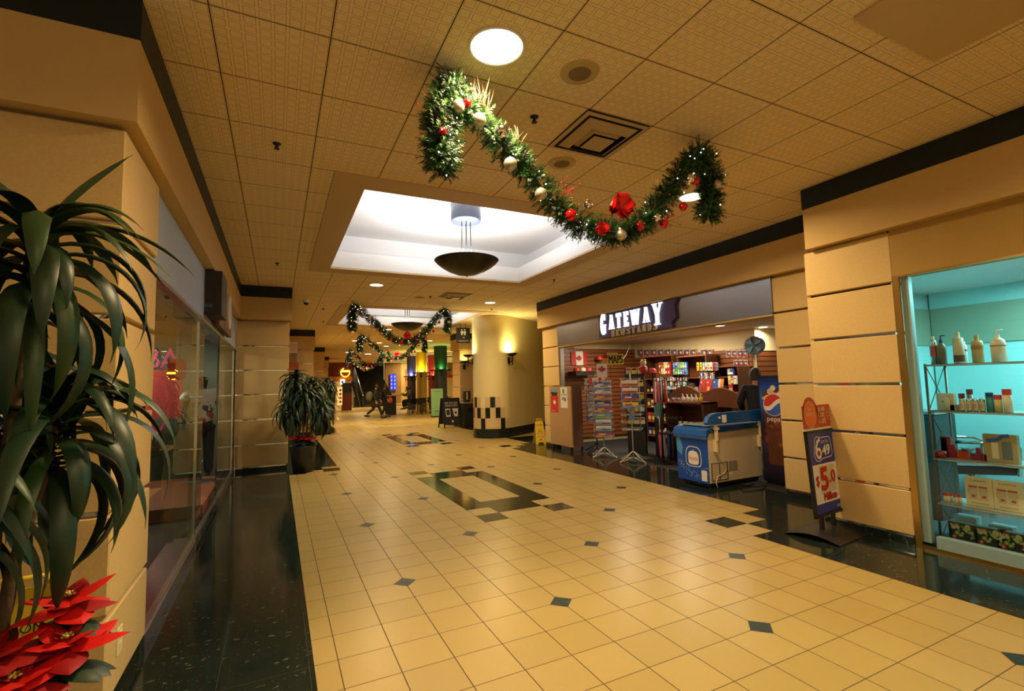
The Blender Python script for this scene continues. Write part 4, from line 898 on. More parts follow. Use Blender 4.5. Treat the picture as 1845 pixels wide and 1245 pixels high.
ICE = mat('print_foam', (.60, .48, .30), .4); COLA = mat('print_cola', (.10, .03, .012), .35)
b.poly(F, [(.06, 1.32), (.10, 1.38), (.22, 1.41), (.35, 1.40), (.48, 1.36), (.52, 1.28), (.48, .30), (.12, .30), (.08, 1.2)], COLA, .004)
rnd = random.Random(3)
for k in range(26): x = rnd.uniform(.08, .50); b.disc(F, x, 1.30+rnd.gauss(0, .035), rnd.uniform(.02, .05), rnd.choice((ICE, CRM, WHT, COLA)), .005+k*.0001, seg=7)
for k in range(26): b.disc(F, rnd.uniform(.1, .5), rnd.uniform(.45, .95), rnd.uniform(.015, .05), rnd.choice((mat('print_cola_lit', (.25, .07, .015), .4), COLA, mat('print_cola_red', (.16, .03, .03), .4))), .005+k*.0001, seg=9)
cx, cy, r = .245, 1.17, .155
b.disc(F, cx, cy, r*1.06, WHT, .009, seg=40)
wy = lambda q: cy+.012+.30*q*r+.03*math.sin(pi*q)
xs_ = [-.97+1.94*k/24 for k in range(25)]; ct = lambda q: r*math.sqrt(max(0, 1-q*q))
b.poly(F, [(cx+q*r, max(cy-ct(q), min(cy+ct(q), wy(q)+.022))) for q in xs_]+[(cx+q*r, cy+ct(q)) for q in xs_[::-1]], REDP, .010)
b.poly(F, [(cx+q*r, cy-ct(q)) for q in xs_]+[(cx+q*r, max(cy-ct(q), min(cy+ct(q), wy(q)-.03-.02*(1-q*q)))) for q in xs_[::-1]], BLUP, .010); b.text(F, 'pepsi', cx, .93, .075, WHT, .01, .23, 'c'); b.build('printed_front', t)
# --- lottery sign on a tilting foot
def rot_pt(x, y, a): return (x*math.cos(a)-y*math.sin(a), x*math.sin(a)+y*math.cos(a))
t = thing('lottery_sign', 'free standing lottery sign with jackpot amount in front of the stone pier', 'sign', (4.98, -.60, 0), .12)
b = MB(); n = 8; vs = []
for k in range(n+1): 
    f = k/n; z = .012+.045*math.sin(pi*f); vs += [(-.38, -.28+.50*f, z), (.38, -.28+.50*f, z)]
b.add(vs, [(2*k, 2*k+1, 2*k+3, 2*k+2) for k in range(n)], BLACK, True); b.add([(x, y, 0 if i else .012) for i in (0, 1) for x, y in ((-.38, -.28), (.38, -.28), (.38, .22), (-.38, .22))], [(0, 1, 5, 4), (2, 3, 7, 6), (4, 5, 6, 7)], BLACK); b.build('foot', t)
for x in (-.12, .12): b = MB(); b.box((x-.025, -.03, .045), (x+.025, .0, .26), BLACK, .004); b.box((x-.035, -.035, .20), (x+.035, .005, .24), BLACK, .003); b.build('leg', t)
b = MB(); th = .05; F = Fr((0, -.04, .19), (1, 0, 0), (0, th, 1)); w, h = .30, .84
for a in ((-w, 0, -w+.025, h), (w-.025, 0, w, h), (-w, 0, w, .025), (-w, h-.025, w, h)): b.rect(F, *a, BLKMETAL, -.01, .03)
b.build('frame', t)
b = MB(); BL = mat('lotto_blue', (.02, .035, .30), .35); b.rect(F, -w+.025, .025, w-.025, h-.025, BL, -.005, .01)
b.rect(F, -.235, .12, .245, .50, WHT, .006); b.rect(F, -.12, .23, .06, .48, mat('digit_card', (.62, .53, .36), .5), .007); b.rect(F, .065, .23, .19, .48, mat('digit_card', (.6, .5, .3), .5), .007)
LR = mat('lotto_red', (.50, .015, .012), .4)
def bold(b, F, s, x, y, h, m, d, w=None, al='l', k=.006):
    for i_, (dx, dy) in enumerate(((0, 0), (k, 0), (-k, 0), (0, k), (0, -k), (k*.7, k*.7), (-k*.7, -k*.7))): b.text(F, s, x+dx, y+dy, h, m, d+.0004*i_, w, al)
bold(b, F, '$', -.20, .30, .09, LR, .009, .055, k=.004); bold(b, F, '5', -.105, .25, .21, LR, .009, .14, k=.012); bold(b, F, '.0', .07, .31, .11, LR, .009, .12, k=.006)
bold(b, F, 'Million', -.08, .145, .07, LR, .009, .25, k=.005); b.text(F, 'ca', .18, .16, .03, LR, .009); b.stroke(F, [(-.13, .222), (.2, .222)], .003, GRY, .008)
# crest outline with 6/49
out = [(-.14, .72), (-.12, .76), (-.08, .775), (-.04, .76), (.15, .76), (.18, .74), (.2, .60), (.18, .56), (-.02, .55), (-.08, .525), (-.14, .54), (-.175, .60), (-.14, .72)]
b.stroke(F, out, .008, WHT, .006); b.text(F, 'LOTTO', -.01, .70, .03, WHT, .006, .15)
pts = [(-.03, .745), (-.085, .72), (-.12, .665), (-.13, .61), (-.10, .565), (-.055, .565), (-.03, .605), (-.05, .645), (-.09, .65), (-.12, .62)]
b.stroke(F, pts, .032, WHT, .006); b.disc(F, -.08, .607, .024, LR, .008); bold(b, F, '49', .0, .585, .095, WHT, .006, .15, k=.006); b.text(F, 'OLG', .2, .05, .025, WHT, .006, None, 'c'); b.build('face_panel', t)
b = MB(); OR = mat('topper_red', (.50, .06, .02), .45); F2 = Fr((0, -.04+th*.84, .19+h), (1, 0, 0), (0, .03, 1))
b.rect(F2, -w-.01, .0, w+.01, .02, WHT, -.004, .01); b.rect(F2, -w-.01, .02, w, .25, OR, 0, .006); b.disc(F2, -.16, .185, .15, OR, .001, .005); top_ = b.build('topper', t)
b = MB(); LO = mat('topper_orange', (.75, .16, .03), .45); b.disc(F2, -.165, .16, .115, LO, .008, ry=.125); b.ring(F2, -.165, .16, .12, .006, CRM, .009, ry=.13); b.text(F2, 'DAILY', -.165, .20, .03, CRM, .01, .07, 'c'); b.text(F2, 'GRAND', -.165, .145, .04, CRM, .01, .17, 'c')
bold(b, F2, '$1,000', .0, .185, .04, CRM, .009, .13, k=.002); b.text(F2, 'a', .0, .13, .025, CRM, .009); bold(b, F2, 'DAY', .035, .125, .045, CRM, .009, .09, k=.002); b.text(F2, 'for', -.0, .065, .03, CRM, .009, .04); bold(b, F2, 'LIFE', .045, .06, .05, CRM, .009, .09, k=.002)
b.ring(F2, .215, .145, .055, .004, CRM, .009); b.text(F2, 'PLAY', .215, .155, .02, CRM, .009, None, 'c'); b.text(F2, 'TODAY', .215, .12, .018, CRM, .009, None, 'c'); b.build('lettering', top_)
# posters on the recess return beside the sign
t = thing('wall_poster', 'blue and green lottery poster on the return wall behind the lottery sign', 'poster', (XR, .1, 0)); F = Fr((0, 0, 0), (0, -1, 0), (0, 0, 1)); b = MB()
b.rect(F, .12, 1.38, .5, 1.55, SKY, .001, .004); b.rect(F, .15, 1.42, .46, 1.52, WHT, .006); b.rect(F, .2, 1.10, .5, 1.37, GRNP, .001, .004); b.build('poster_print', t)
b = MB(); F = Fr((XR, 0, 0), (0, -1, 0), (0, 0, 1)); b.rect(F, -.2, .72, -.0, 1.03, BLUP, .001, .01); tag(b.build('wall_box'), 'small blue box on the stone pier left of the lottery sign', 'box')
# =================================================================== INSIDE THE NEWSSTAND
BX = 8.93                                        # face of the back slatwall
def bw(px, py, x=BX): return at(px, py, 0, x)
def s6(X, Y): return (1120+X*.1626, 580+Y*.1626)
FB_ = lambda o: Fr(o, (0, -1, 0), (0, 0, 1))
DKW = wood_mat('dark_display_wood', (.10, .032, .012), (.055, .018, .008), .4); MDW = wood_mat('display_wood', (.26, .085, .028), (.17, .05, .018), .4)
# row of lottery posters above and on the slatwall
PBR = mat('poster_maroon', (.14, .02, .03), .5); PBB = mat('poster_blue', (.10, .13, .35), .5)
def lot_poster(X, Y0, Y1, label, grp, w=62):
    a = bw(*s6(X, Y1)); c = bw(*s6(X+w, Y0)); W = a.y-c.y; Hh = c.z-a.z
    b = MB(); F = FB_((0, 0, 0)); b.rect(F, 0, 0, W, Hh, CRM, 0, .006); b.rect(F, W*.06, Hh*.03, W*.94, Hh*.97, PBR, .007); b.rect(F, W*.12, Hh*.86, W*.88, Hh*.95, CRM, .008); b.disc(F, W*.38, Hh*.55, W*.22, PBB, .008, seg=12); b.disc(F, W*.66, Hh*.5, W*.16, WHT, .009, seg=10); b.poly(F, [(W*.5, Hh*.1), (W*.9, Hh*.15), (W*.9, Hh*.5), (W*.75, Hh*.4)], REDP, .009); b.rect(F, W*.12, Hh*.08, W*.5, Hh*.2, ORG, .009)
    o = b.build('lottery_poster', loc=(8.935, a.y, a.z)); tag(o, label, 'poster', grp)
for X in (175, 243, 322, 400, 475, 548, 617, 687, 760): lot_poster(X, 295, 386, 'lottery poster in the long upper row of nine on the cream wall', 'nine maroon lottery posters in the upper row')
for X in (877, 938): lot_poster(X, 298, 386, 'lottery poster of the pair right of the long row', 'pair of lottery posters right of the long row')
for X in (1160, 1222, 1283, 1337): lot_poster(X, 305, 396, 'lottery poster in the upper row of four left of the fan', 'four lottery posters left of the fan', 52)
for X in (1243, 1295, 1345): lot_poster(X, 418, 498, 'lottery poster in the lower row of three on the slatwall', 'three lottery posters on the slatwall', 50)
# brown shelf uprights / bookcases against the back wall
def bookcase(X0, X1, Y, label, z0=.02):
    a = bw(*s6(X0, Y)); c = bw(*s6(X1, Y)); t = thing('display_bookcase', label, 'bookcase', (BX-.02, a.y, 0)); W = a.y-c.y; zt = a.z; d = .38
    b = MB(); b.box((-d, 0, z0-.02), (0, -.04, zt), DKW); b.box((-d, -W, z0-.02), (0, -W+.04, zt), DKW); b.box((-.02, -W, z0), (0, 0, zt), MDW); b.box((-d-.01, -W, zt), (0, 0, zt+.03), MDW); b.build('carcass', t)
    for k in range(5): b = MB(); b.box((-d, -W+.04, .15+.36*k), (-.02, -.04, .17+.36*k), MDW); b.build('shelf', t)
    rn = random.Random(int(X0)); q = int((W-.1)/.14)
    for k in range(4):
        for i in range(q):
            A_, B_ = rn.choice([(REDP, CRM), (NAVY, WHT), (CRM, BRN), (GRY, SKY), (BRN, YELP), (WHT, REDP), (GRNP, CRM), (BLACK, ORG), (SKY, NAVY)]); hh = rn.uniform(.14, .26); m_ = MB(); m_.box((-.10, -.055, 0), (0, .055, hh), A_, .003); m_.rect(Fr((-.10, .055, 0), (0, -1, 0), (0, 0, 1)), .015, hh*.2, .095, hh*.6, B_, .001)
            tag(m_.build('souvenir_box', loc=(BX-.02-d+.13, a.y-.10-.14*i, .1705+.36*k)), 'souvenir box inside the ' + label.split(' ', 1)[1].split(' behind')[0].split(' left')[0], 'box', 'souvenir boxes in the ' + label.split(' ', 1)[1])
    return t, a.y, W, zt
bookcase(370, 700, 398, 'brown display bookcase with hanging socks and toys behind the arched counter')
bookcase(745, 1080, 398, 'brown display bookcase with magazines left of the standing customer')
bookcase(1165, 1440, 505, 'brown display case behind the standing customer')
# goods: upper rows on pegs and shelves
rnd = random.Random(12)
def pack(px, py, x, w, h, d, cols, name, label, cat, grp, tilt=0):
    p = bw(px, py, x); b = MB(); A, B = cols; b.box((-d, -w/2, 0), (0, w/2, h), A, .004); F = FB_((-d, w/2, 0)); b.rect(F, w*.12, h*.15, w*.88, h*.5, B, .001); b.rect(F, w*.2, h*.62, w*.8, h*.8, rnd.choice((WHT, YELP, REDP, NAVY)), .001); b.rect(F, w*.4, h, w*.6, h+.008, WHT, -.01)
    o = b.build(name, loc=p); tag(o, label, cat, grp); return o
XG = BX-.42
cols1 = [(REDP, CRM), (BRN, ORG), (CRM, YELP), (CRM, WHT), (REDP, WHT)]
for i, X in enumerate((440, 465, 490, 512, 540)): 
    for j, Y in enumerate((512, 578)): pack(*s6(X, Y), XG, .058, .14, .05, cols1[(i+j) % 5], 'hanging_pack', 'hanging pack in the red and cream block on the back bookcase', 'packet', 'red and cream packs hanging on the back bookcase')
cols2 = [(BLUP, SKY), (SKY, NAVY), (GRY, SKY), (GRNP, YELP), (GRNP, WHT), (BLUP, WHT)]
for i, X in enumerate((597, 623, 652, 678, 702, 728)):
    for j, Y in enumerate((515, 585)): pack(*s6(X, Y), XG, .058, .14, .05, cols2[(i+2*j) % 6], 'hanging_socks', 'pair of socks in the blue and green block on the back bookcase', 'socks', 'blue and green socks hanging on the back bookcase')
for j, Y in enumerate((655, 705, 750)):
    for i in range(13): 
        X = 385+i*29+rnd.uniform(-6, 6); cc = rnd.choice([(GRY, WHT), (NAVY, GRNP), (CRM, REDP), (BRN, CRM), (BLACK, GRY), (WHT, SKY), (BRN, BRN)])
        pack(*s6(X, Y), XG-.02, rnd.uniform(.045, .06), rnd.uniform(.07, .10), .05, cc, 'toy_packet', 'small toy packet under the hanging socks on the back bookcase', 'toy', 'toy packets on the back bookcase')
cols3 = [(YELP, ORG), (YELP, REDP), (SKY, WHT), (CRM, REDP), (WHT, GRNP), (WHT, REDP), (REDP, NAVY), (GRY, BRN)]
for i, X in enumerate((858, 895, 925, 952, 982, 1010, 1038, 1066)): pack(*s6(X, 540), XG, .055, .18, .04, cols3[i], 'magazine', 'magazine on the upper shelf left of the customer', 'magazine', 'magazines on the upper shelf')
for i in range(9): pack(*s6(880+i*20, 635), XG, .038, .14, .04, rnd.choice([(GRY, WHT), (NAVY, GRY), (BLACK, SKY), (CRM, GRY)]), 'paperback', 'dark paperback on the second shelf left of the customer', 'book', 'paperbacks on the second shelf')
for i, X in enumerate((1212, 1235)): pack(*s6(X, 590), XG, .10, .13, .05, [(GRY, WHT), (BLUP, WHT)][i], 'boxed_toy', ['grey and white boxed toy beside the customer', 'blue and white boxed toy beside the customer'][i], 'toy', None)
for i, X in enumerate((1215, 1245, 1275)): pack(*s6(X, 690), XG, .07, .17, .05, [(CRM, ORG), (BRN, CRM), (WHT, CRM)][i], 'boxed_doll', 'cream boxed doll left of the customer\'s shoulder', 'toy', 'boxed dolls by the customer')
for i in range(6): pack(*s6(1590+i*26, 560-10*(i % 2)), 9.6, .06, .13, .05, rnd.choice([(SKY, WHT), (REDP, GRNP), (YELP, GRNP), (BLACK, WHT)]), 'sweet_packet', 'sweet packet on the wall above the drinks cooler', 'packet', 'sweet packets above the drinks cooler')
t = thing('book_counter', 'brown counter carrying the upright picture books', 'counter', (7.85, 0, 0)); pa = bw(*s6(915, 778), 7.9); pb_ = bw(*s6(1185, 778), 7.9); b = MB(); b.box((0, pb_.y-.05, 0), (.35, pa.y+.03, pa.z-.03), DKW); b.build('body', t); b = MB(); b.box((-.02, pb_.y-.07, pa.z-.03), (.37, pa.y+.05, pa.z-.003), MDW); b.build('top', t)
# big picture books standing on the slanted counter
for i, (X, m, m2) in enumerate(((928, REDP, BRN), (1000, REDP, YELP), (1075, BLUP, PURP2), (1130, WHT, GRY), (1160, ORG, BRN))):
    p = bw(*s6(X, 778), 7.9); p.z = pa.z; b = MB(); F = Fr((0, .16, 0), (0, -1, 0), (.25, 0, 1)); w = .145 if i < 3 else .08; h = .27; b.rect(F, 0, 0, w, h, m, 0, .02); b.rect(F, w*.35, h*.12, w*.75, h*.4, m2, .022); b.disc(F, w*.3, h*.75, w*.12, WHT, .022, seg=10)
    tag(b.build('picture_book', loc=p), ['red picture book, left of two on the arched counter', 'red picture book, right of two on the arched counter', 'blue and purple picture book beside the red ones', 'white picture book leaning right of the blue one', 'orange picture book half hidden by the customer'][i], 'book')
# arched display counter in the middle of the shop
t = thing('arched_counter', 'brown wooden display counter with an arched back and dark shelves', 'counter', (7.05, 0, 0)); X0 = bw(*s6(480, 880), 7.05); X1 = bw(*s6(905, 880), 7.05); ya, yb, zt = X0.y, X1.y, X0.z
b = MB(); b.box((0, yb, .0), (.04, yb+.05, zt), DKW); b.box((0, ya-.05, .0), (.04, ya, zt), DKW); b.box((.04, yb, 0), (.45, yb+.03, zt), DKW); b.box((.04, ya-.03, 0), (.45, ya, zt), DKW); b.box((.43, yb, 0), (.45, ya, zt), DKW); b.box((0, yb, 0), (.45, ya, .08), DKW); b.build('carcass', t)
for k, z in enumerate((.36, .62, zt-.03)): b = MB(); b.box((0, yb, z), (.45, ya, z+.03), MDW); b.build('shelf', t)
b = MB(); F = Fr((.40, ya+.25, zt), (0, -1, 0), (0, 0, 1)); W = ya-yb+.75; n = 24; pts = [(W*k/n, .13+.17*abs(math.sin(pi*1.0*(k/n*2 % 1)))*(1 if k < n/2 else .75)) for k in range(n+1)]
b.poly(F, [(0, -.1)]+[(W, -.1)][:0]+[(W, -.1)]+pts[::-1], MDW, 0, .04); b.build('arched_back', t)
for i in range(6):
    y = ya-.30-.13*i; b = MB(); m = [WHT, WHT, CRM, YELP, YELP, CRM][i]; b.lathe([(.001, 0), (.035, 0), (.042, .10), (.038, .10), (.03, .01)], (0, 0, 0), m, 14); b.tube([(0, .04, .08), (0, .065, .07), (0, .06, .03), (0, .036, .02)], .006, m, 6)
    tag(b.build('mug', loc=(7.15, y, .651)), 'souvenir mug on the middle shelf of the arched counter', 'mug', 'souvenir mugs on the middle shelf')
for i in range(12): 
    b = MB(); b.lathe([(.001, 0), (.025, 0), (.03, .06), (.012, .085), (.012, .1), (.001, .1)], (0, 0, 0), rnd.choice((GRY, BRN, CRM, NAVY)), 12); tag(b.build('souvenir_figurine', loc=(7.15, ya-.12-.085*i, .391)), 'small dark figurine on the lower shelf of the arched counter', 'figurine', 'figurines on the lower shelf')
for i in range(5):
    b = MB(); m = YELP if i == 4 else WHT; b.lathe([(.001, 0), (.035, 0), (.035, .08), (.012, .10), (.01, .14), (.001, .145)], (0, 0, 0), m, 14); b.tube([(0, 0, .14), (0, .03, .145)], .005, m, 5)
    o = b.build('lotion_bottle', loc=(7.14, yb+.14+.11*(4-i)-.0, zt+.001)); tag(o, 'white lotion bottle on top of the arched counter' if i < 4 else 'orange bottle at the right end of the white bottles', 'bottle', 'white bottles on the arched counter' if i < 4 else None)
for i in range(9): 
    b = MB(); b.sphere((0, 0, .035), .035, rnd.choice((mat('glass_trinket', (.6, .6, .65), .05, metal=.8), PURP2, GRY, BRN)), 10, 7); tag(b.build('glass_trinket', loc=(7.1+rnd.uniform(0, .2), ya-.08-.075*i, zt+.001)), 'shiny trinket on the left of the arched counter top', 'ornament', 'trinkets on the arched counter')
# bottle shelf right of it
a = bw(*s6(1003, 868), 7.55); c = bw(*s6(1222, 868), 7.55); t = thing('bottle_shelf', 'dark shelf of upright bottles between the counter and the customer', 'shelf', (7.55, a.y, 0)); W = a.y-c.y; zt2 = a.z
b = MB(); b.box((0, -W, 0), (.3, 0, .12), DKW); b.box((.28, -W, 0), (.3, 0, zt2), DKW); b.box((0, -.03, 0), (.3, 0, zt2), DKW); b.box((0, -W, 0), (.3, -W+.03, zt2), DKW); b.build('carcass', t)
for z in (zt2-.31, zt2): b = MB(); b.box((-.02, -W, z), (.3, 0, z+.03), MDW); b.build('shelf', t)
for i in range(8): b = MB(); b.lathe([(.001, 0), (.03, 0), (.03, .13), (.012, .17), (.012, .22), (.001, .22)], (0, 0, 0), mat('dark_bottle', (.03, .02, .03), .08), 12); tag(b.build('wine_bottle', loc=(7.65, a.y-.07-(W-.14)/7*i, zt2-.279)), 'dark bottle standing on the shelf left of the customer', 'bottle', 'dark bottles on the shelf')
for i in range(7): b = MB(); b.box((0, -.05, 0), (.16, .05, rnd.uniform(.03, .08)), rnd.choice((REDP, BRN, ORG, CRM))); tag(b.build('souvenir_box', loc=(7.63, a.y-.09-(W-.18)/6*i, zt2+.031)), 'small reddish box on top of the bottle shelf', 'box', 'small boxes on the bottle shelf')
# oval fan
p = bw(*s6(1470, 262), 8.7); t = thing('wall_fan', 'dark oval fan high on the newsstand back wall', 'fan', p, 0); F = FB_((0, 0, 0)); b = MB(); FANM = mat('fan_metal', (.10, .14, .16), .3, metal=.7)
for k in range(7): b.ring(F, 0, 0, .02+.035*k, .004, FANM, .03, .004, ry=(.02+.035*k)*.82)
for k in range(16): a_ = k*pi/8; b.stroke(F, [(0, 0), (.235*math.cos(a_), .19*math.sin(a_))], .003, FANM, .032, .003)
b.build('grille', t); b = MB(); b.disc(F, 0, 0, .235, mat('fan_back', (.03, .04, .045), .5), -.02, .02, ry=.19); b.build('housing', t)
b = MB(); 
for k in range(4): a_ = k*pi/2+.4; b.poly(F, [(0, 0), (.2*math.cos(a_), .16*math.sin(a_)), (.2*math.cos(a_+.7), .16*math.sin(a_+.7))], mat('fan_blade', (.12, .22, .3), .3), .012, .004)
b.build('blade', t); b = MB(); b.tube([(.02, 0, 0), (.3, 0, -.05)], .02, BLACK, 6); b.build('bracket', t)
# flag pinned on the end wall
a = at(1028, 633, 1, 6.86); c = at(1055, 658, 1, 6.86); W, Hh = c.x-a.x+.03, a.z-c.z; b = MB(); F = Fr((0, 0, 0), (1, 0, 0), (0, 0, 1)); nn = 16
def wav(x, y): return (.01*math.sin(x/W*9+y*5))
for i in range(nn):
    for j in range(6):
        xs = [W*i/nn, W*(i+1)/nn]; ys_ = [Hh*j/6, Hh*(j+1)/6]; m = REDP if (i < nn*.26 or i >= nn*.74) else WHT
        b.add([F.p(x, y, wav(x, y)) for x, y in ((xs[0], ys_[0]), (xs[1], ys_[0]), (xs[1], ys_[1]), (xs[0], ys_[1]))], [(0, 1, 2, 3)], m, True)
maple(b, F, W*.5, Hh*.44, Hh*.30, REDP, .016); tag(b.build('wall_flag', loc=(a.x, 6.838, c.z)), 'red and white maple leaf flag pinned on the end slatwall', 'flag')
# caps on a black shelf and other bright bits
def cap(p, m, label, rz=0):
    t = thing('baseball_cap', label, 'cap', p, rz); b = MB(); b.lathe([(.085, 0), (.083, .04), (.06, .085), (.02, .10), (.001, .102)], (0, 0, 0), m, 16); b.build('crown', t)
    b = MB(); b.add([(.07*math.cos(a), -.05-.07*abs(math.sin(a))*1.2, 0) for a in [pi+pi*k/8 for k in range(9)]], [tuple(range(9))], m); b.build('brim', t); return t
t = thing('cap_shelf', 'black hanging shelf of caps on the end slatwall under the flag', 'shelf', (0, 0, 0)); a = at(1034, 669, 1, 6.6); c = at(1069, 676, 1, 6.6); b = MB(); b.box((a.x, 6.5, c.z), (c.x, 6.86, a.z), BLACK); b.build('tray', t)
for px, m, l in ((1039, REDP, 'red cap at the left of the black cap shelf'), (1050, CRM, 'cream cap in the middle of the black cap shelf'), (1061, REDP, 'red cap at the right of the black cap shelf')): cap(at(px, 669, 1, 6.6), m, l)
pc_ = at(1080, 648, 1, 6.72); tag(MB().tube([(pc_.x, 6.86, pc_.z+.07), (pc_.x, 6.70, pc_.z+.07)], .006, STEEL, 6).build('wall_peg'), 'steel peg holding the red cap on the end slatwall', 'peg'); cap(pc_, REDP, 'red cap on a peg left of the yellow MAPS sign')
t = thing('plush_toy', 'cream plush toy in a red maple leaf shirt above the spinner', 'toy', at(1160, 676, 0, 7.0)); b = MB(); b.sphere((0, 0, .12), .085, REDP, 14, 10, 1.2); b.build('shirt', t); b = MB(); b.sphere((0, 0, .26), .065, CRM, 14, 10); 
for s in (-1, 1): b.sphere((0, .05*s, .32), .022, CRM, 8, 6); b.sphere((-.01, .09*s, .14), .03, CRM, 8, 6, 1.6)
b.build('body', t); b = MB(); F = FB_((-.09, 0, .12)); maple(b, F, 0, 0, .07, mat('leaf_bright', (.65, .03, .02), .5), .002); b.build('leaf_print', t); b = MB(); b.tube([(0, 0, -t.location.z), (0, 0, .03)], .01, BLKMETAL, 6); b.cyl((0, 0, -t.location.z), .15, .02, BLKMETAL, 16); b.build('stand', t)
pq = at(1176, 672, 0, 7.05); th2 = thing('hat_stand', 'black post carrying the red cap right of the plush toy', 'stand', (pq.x, pq.y, 0)); MB().tube([(0, 0, 0), (0, 0, pq.z-.004)], .012, BLKMETAL, 6).build('post', th2); MB().cyl((0, 0, 0), .12, .02, BLKMETAL, 16).build('foot', th2); cap(pq, REDP, 'red cap right of the plush toy on a post')
# hanging scarves / flag pennants right of the second spinner
t = thing('accessory_rack', 'thin rack of striped key cords and pennants right of the postcard spinners', 'rack', (6.55, 3.35, 0)); b = MB(); b.tube([(0, 0, 0), (0, 0, 1.62)], .012, BLKMETAL, 8); b.cyl((0, 0, 0), .18, .02, BLKMETAL, 20); b.build('pole', t)
for k in range(10):
    a_ = k*2*pi/10; ca, sa = math.cos(a_), math.sin(a_); b = MB(); b.tube([(0, 0, 1.56), (.11*ca, .11*sa, 1.55)], .003, BLKMETAL, 4); L_ = rnd.uniform(.3, .5); b.tube([(.11*ca, .11*sa, 1.55), (.115*ca, .115*sa, 1.55-L_*.6), (.12*ca, .12*sa, 1.55-L_)], [.012, .014, .02], (REDP, WHT, PNK, BLACK)[k % 4], 6); b.build('hook_cord', t)
pk = at(1186, 752, 0, 6.97); tpk = thing('peg_post', 'dark peg post holding the teal packs', 'post', (7.0, pk.y, 0)); MB().box((-.01, -.12, 0), (.01, .12, 1.25), BLACK).build('board', tpk); MB().box((-.1, -.15, 0), (.12, .15, .02), BLACK).build('foot', tpk)
for i in range(3): b = MB(); b.box((-.01, -.035, 0), (.01, .035, .30), mat('teal_pack', (.10, .30, .28), .5)); b.box((-.011, -.035, .30), (.011, .035, .34), ORG); p = at(1182+4.5*i, 752, 0, 6.95); tag(b.build('hanging_pack', loc=p), 'teal hanging pack with an orange top left of the arched counter', 'packet', 'teal packs left of the counter')
t = thing('umbrella_stand', 'dark stand of folded umbrellas on the floor left of the freezer', 'umbrella stand', (6.75, 3.3, 0)); b = MB(); b.box((-.15, -.25, 0), (.15, .25, .06), BLACK); b.box((-.15, -.25, .55), (.15, .25, .57), BLKMETAL)
for x in (-.14, .14):
    for y in (-.24, .24): b.tube([(x, y, 0), (x, y, .57)], .008, BLKMETAL, 5)
b.build('frame', t)
for i in range(9):
    b = MB(); x, y = -.1+.2*(i % 2), -.22+.055*i; m = (BLACK, GRY, BLACK, PNK, NAVY)[i % 5]; b.tube([(x, y, .07), (x, y, .15), (x, y, .5), (x, y, .62)], [.008, .02, .032, .012], m, 8); b.tube([(x, y, .62), (x, y, .82), (x, y+.02, .86), (x, y+.05, .85), (x, y+.05, .82)], .009, WHT if i == 8 else BLKMETAL, 6)
    tag(b.build('umbrella', loc=(6.75, 3.3, 0)), 'folded umbrella in the dark stand left of the freezer' if i < 8 else 'grey umbrella with a white crook handle at the right of the stand', 'umbrella', 'folded umbrellas in the stand' if i < 8 else None)
# hanging white cord and wall item
b = MB(); p0 = at(1137, 618, 0, 8.3); p1 = at(1119, 652, 0, 8.0); b.tube([p0, (p0+p1)/2+Vector((0, 0, -.06)), p1], .006, WHT, 5); b.tube([p0, (p0.x, p0.y, 2.61)], .006, WHT, 5); tag(b.build('loose_cable'), 'white cord hanging from the newsstand ceiling', 'cord')
# =================================================================== CURVED CREAM WALL
CUR = mat('curved_wall_cream', (.80, .70, .36), .55, bump=(40, .05)); WBLK = mat('wall_tile_black', (.010, .013, .012), .2); WCRM = mat('wall_tile_cream', (.66, .50, .26), .3)
cx0, cy0, r0 = 5.87, 9.77, .60; dirv = Vector((.83, .557, 0)).normalized(); nrm = Vector((dirv.y, -dirv.x, 0)); a_end = math.atan2(nrm.y, nrm.x); a_start = pi
path = []
N_ = 60
A1 = a_end+2*pi; a_start = A1-pi
path.append(Vector((cx0, cy0, 0))-nrm*r0+dirv*3.0)
for k in range(N_+1): a = a_start+(A1-a_start)*k/N_; path.append(Vector((cx0+r0*math.cos(a), cy0+r0*math.sin(a), 0)))
arc_len = r0*pi
path.append(path[-1]+dirv*3.2)
def wall_at(s, out=0.0):
    """point on the wall at arc length s from the start of the curve"""
    if s < 0: p = Vector((cx0, cy0, 0))-nrm*r0-dirv*s; n = -nrm
    elif s <= arc_len: a = a_start+s/r0; n = Vector((math.cos(a), math.sin(a), 0)); p = Vector((cx0, cy0, 0))+n*r0
    else: n = nrm; p = Vector((cx0, cy0, 0))+nrm*r0+dirv*(s-arc_len)
    return p+n*out
b = MB(); n = len(path); vs = [(p.x, p.y, 0) for p in path]+[(p.x, p.y, H) for p in path]; b.add(vs, [(k, k+1, n+k+1, n+k) for k in range(n-1)], CUR, True)
def band(s0, s1, z0, z1, m, out):
    q = max(2, int(abs(s1-s0)/.05)+1); P = [wall_at(s0+(s1-s0)*k/q, out) for k in range(q+1)]; I = [wall_at(s0+(s1-s0)*k/q, 0) for k in range(q+1)]
    b.add([(p.x, p.y, z0) for p in P]+[(p.x, p.y, z1) for p in P], [(k, k+1, q+1+k+1, q+1+k) for k in range(q)], m, True)
    b.add([(p.x, p.y, z1) for p in P]+[(p.x, p.y, z1) for p in I], [(k, k+1, q+1+k+1, q+1+k) for k in range(q)], m)
band(-2.9, arc_len+3.1, 0, .27, GRANB, .02)
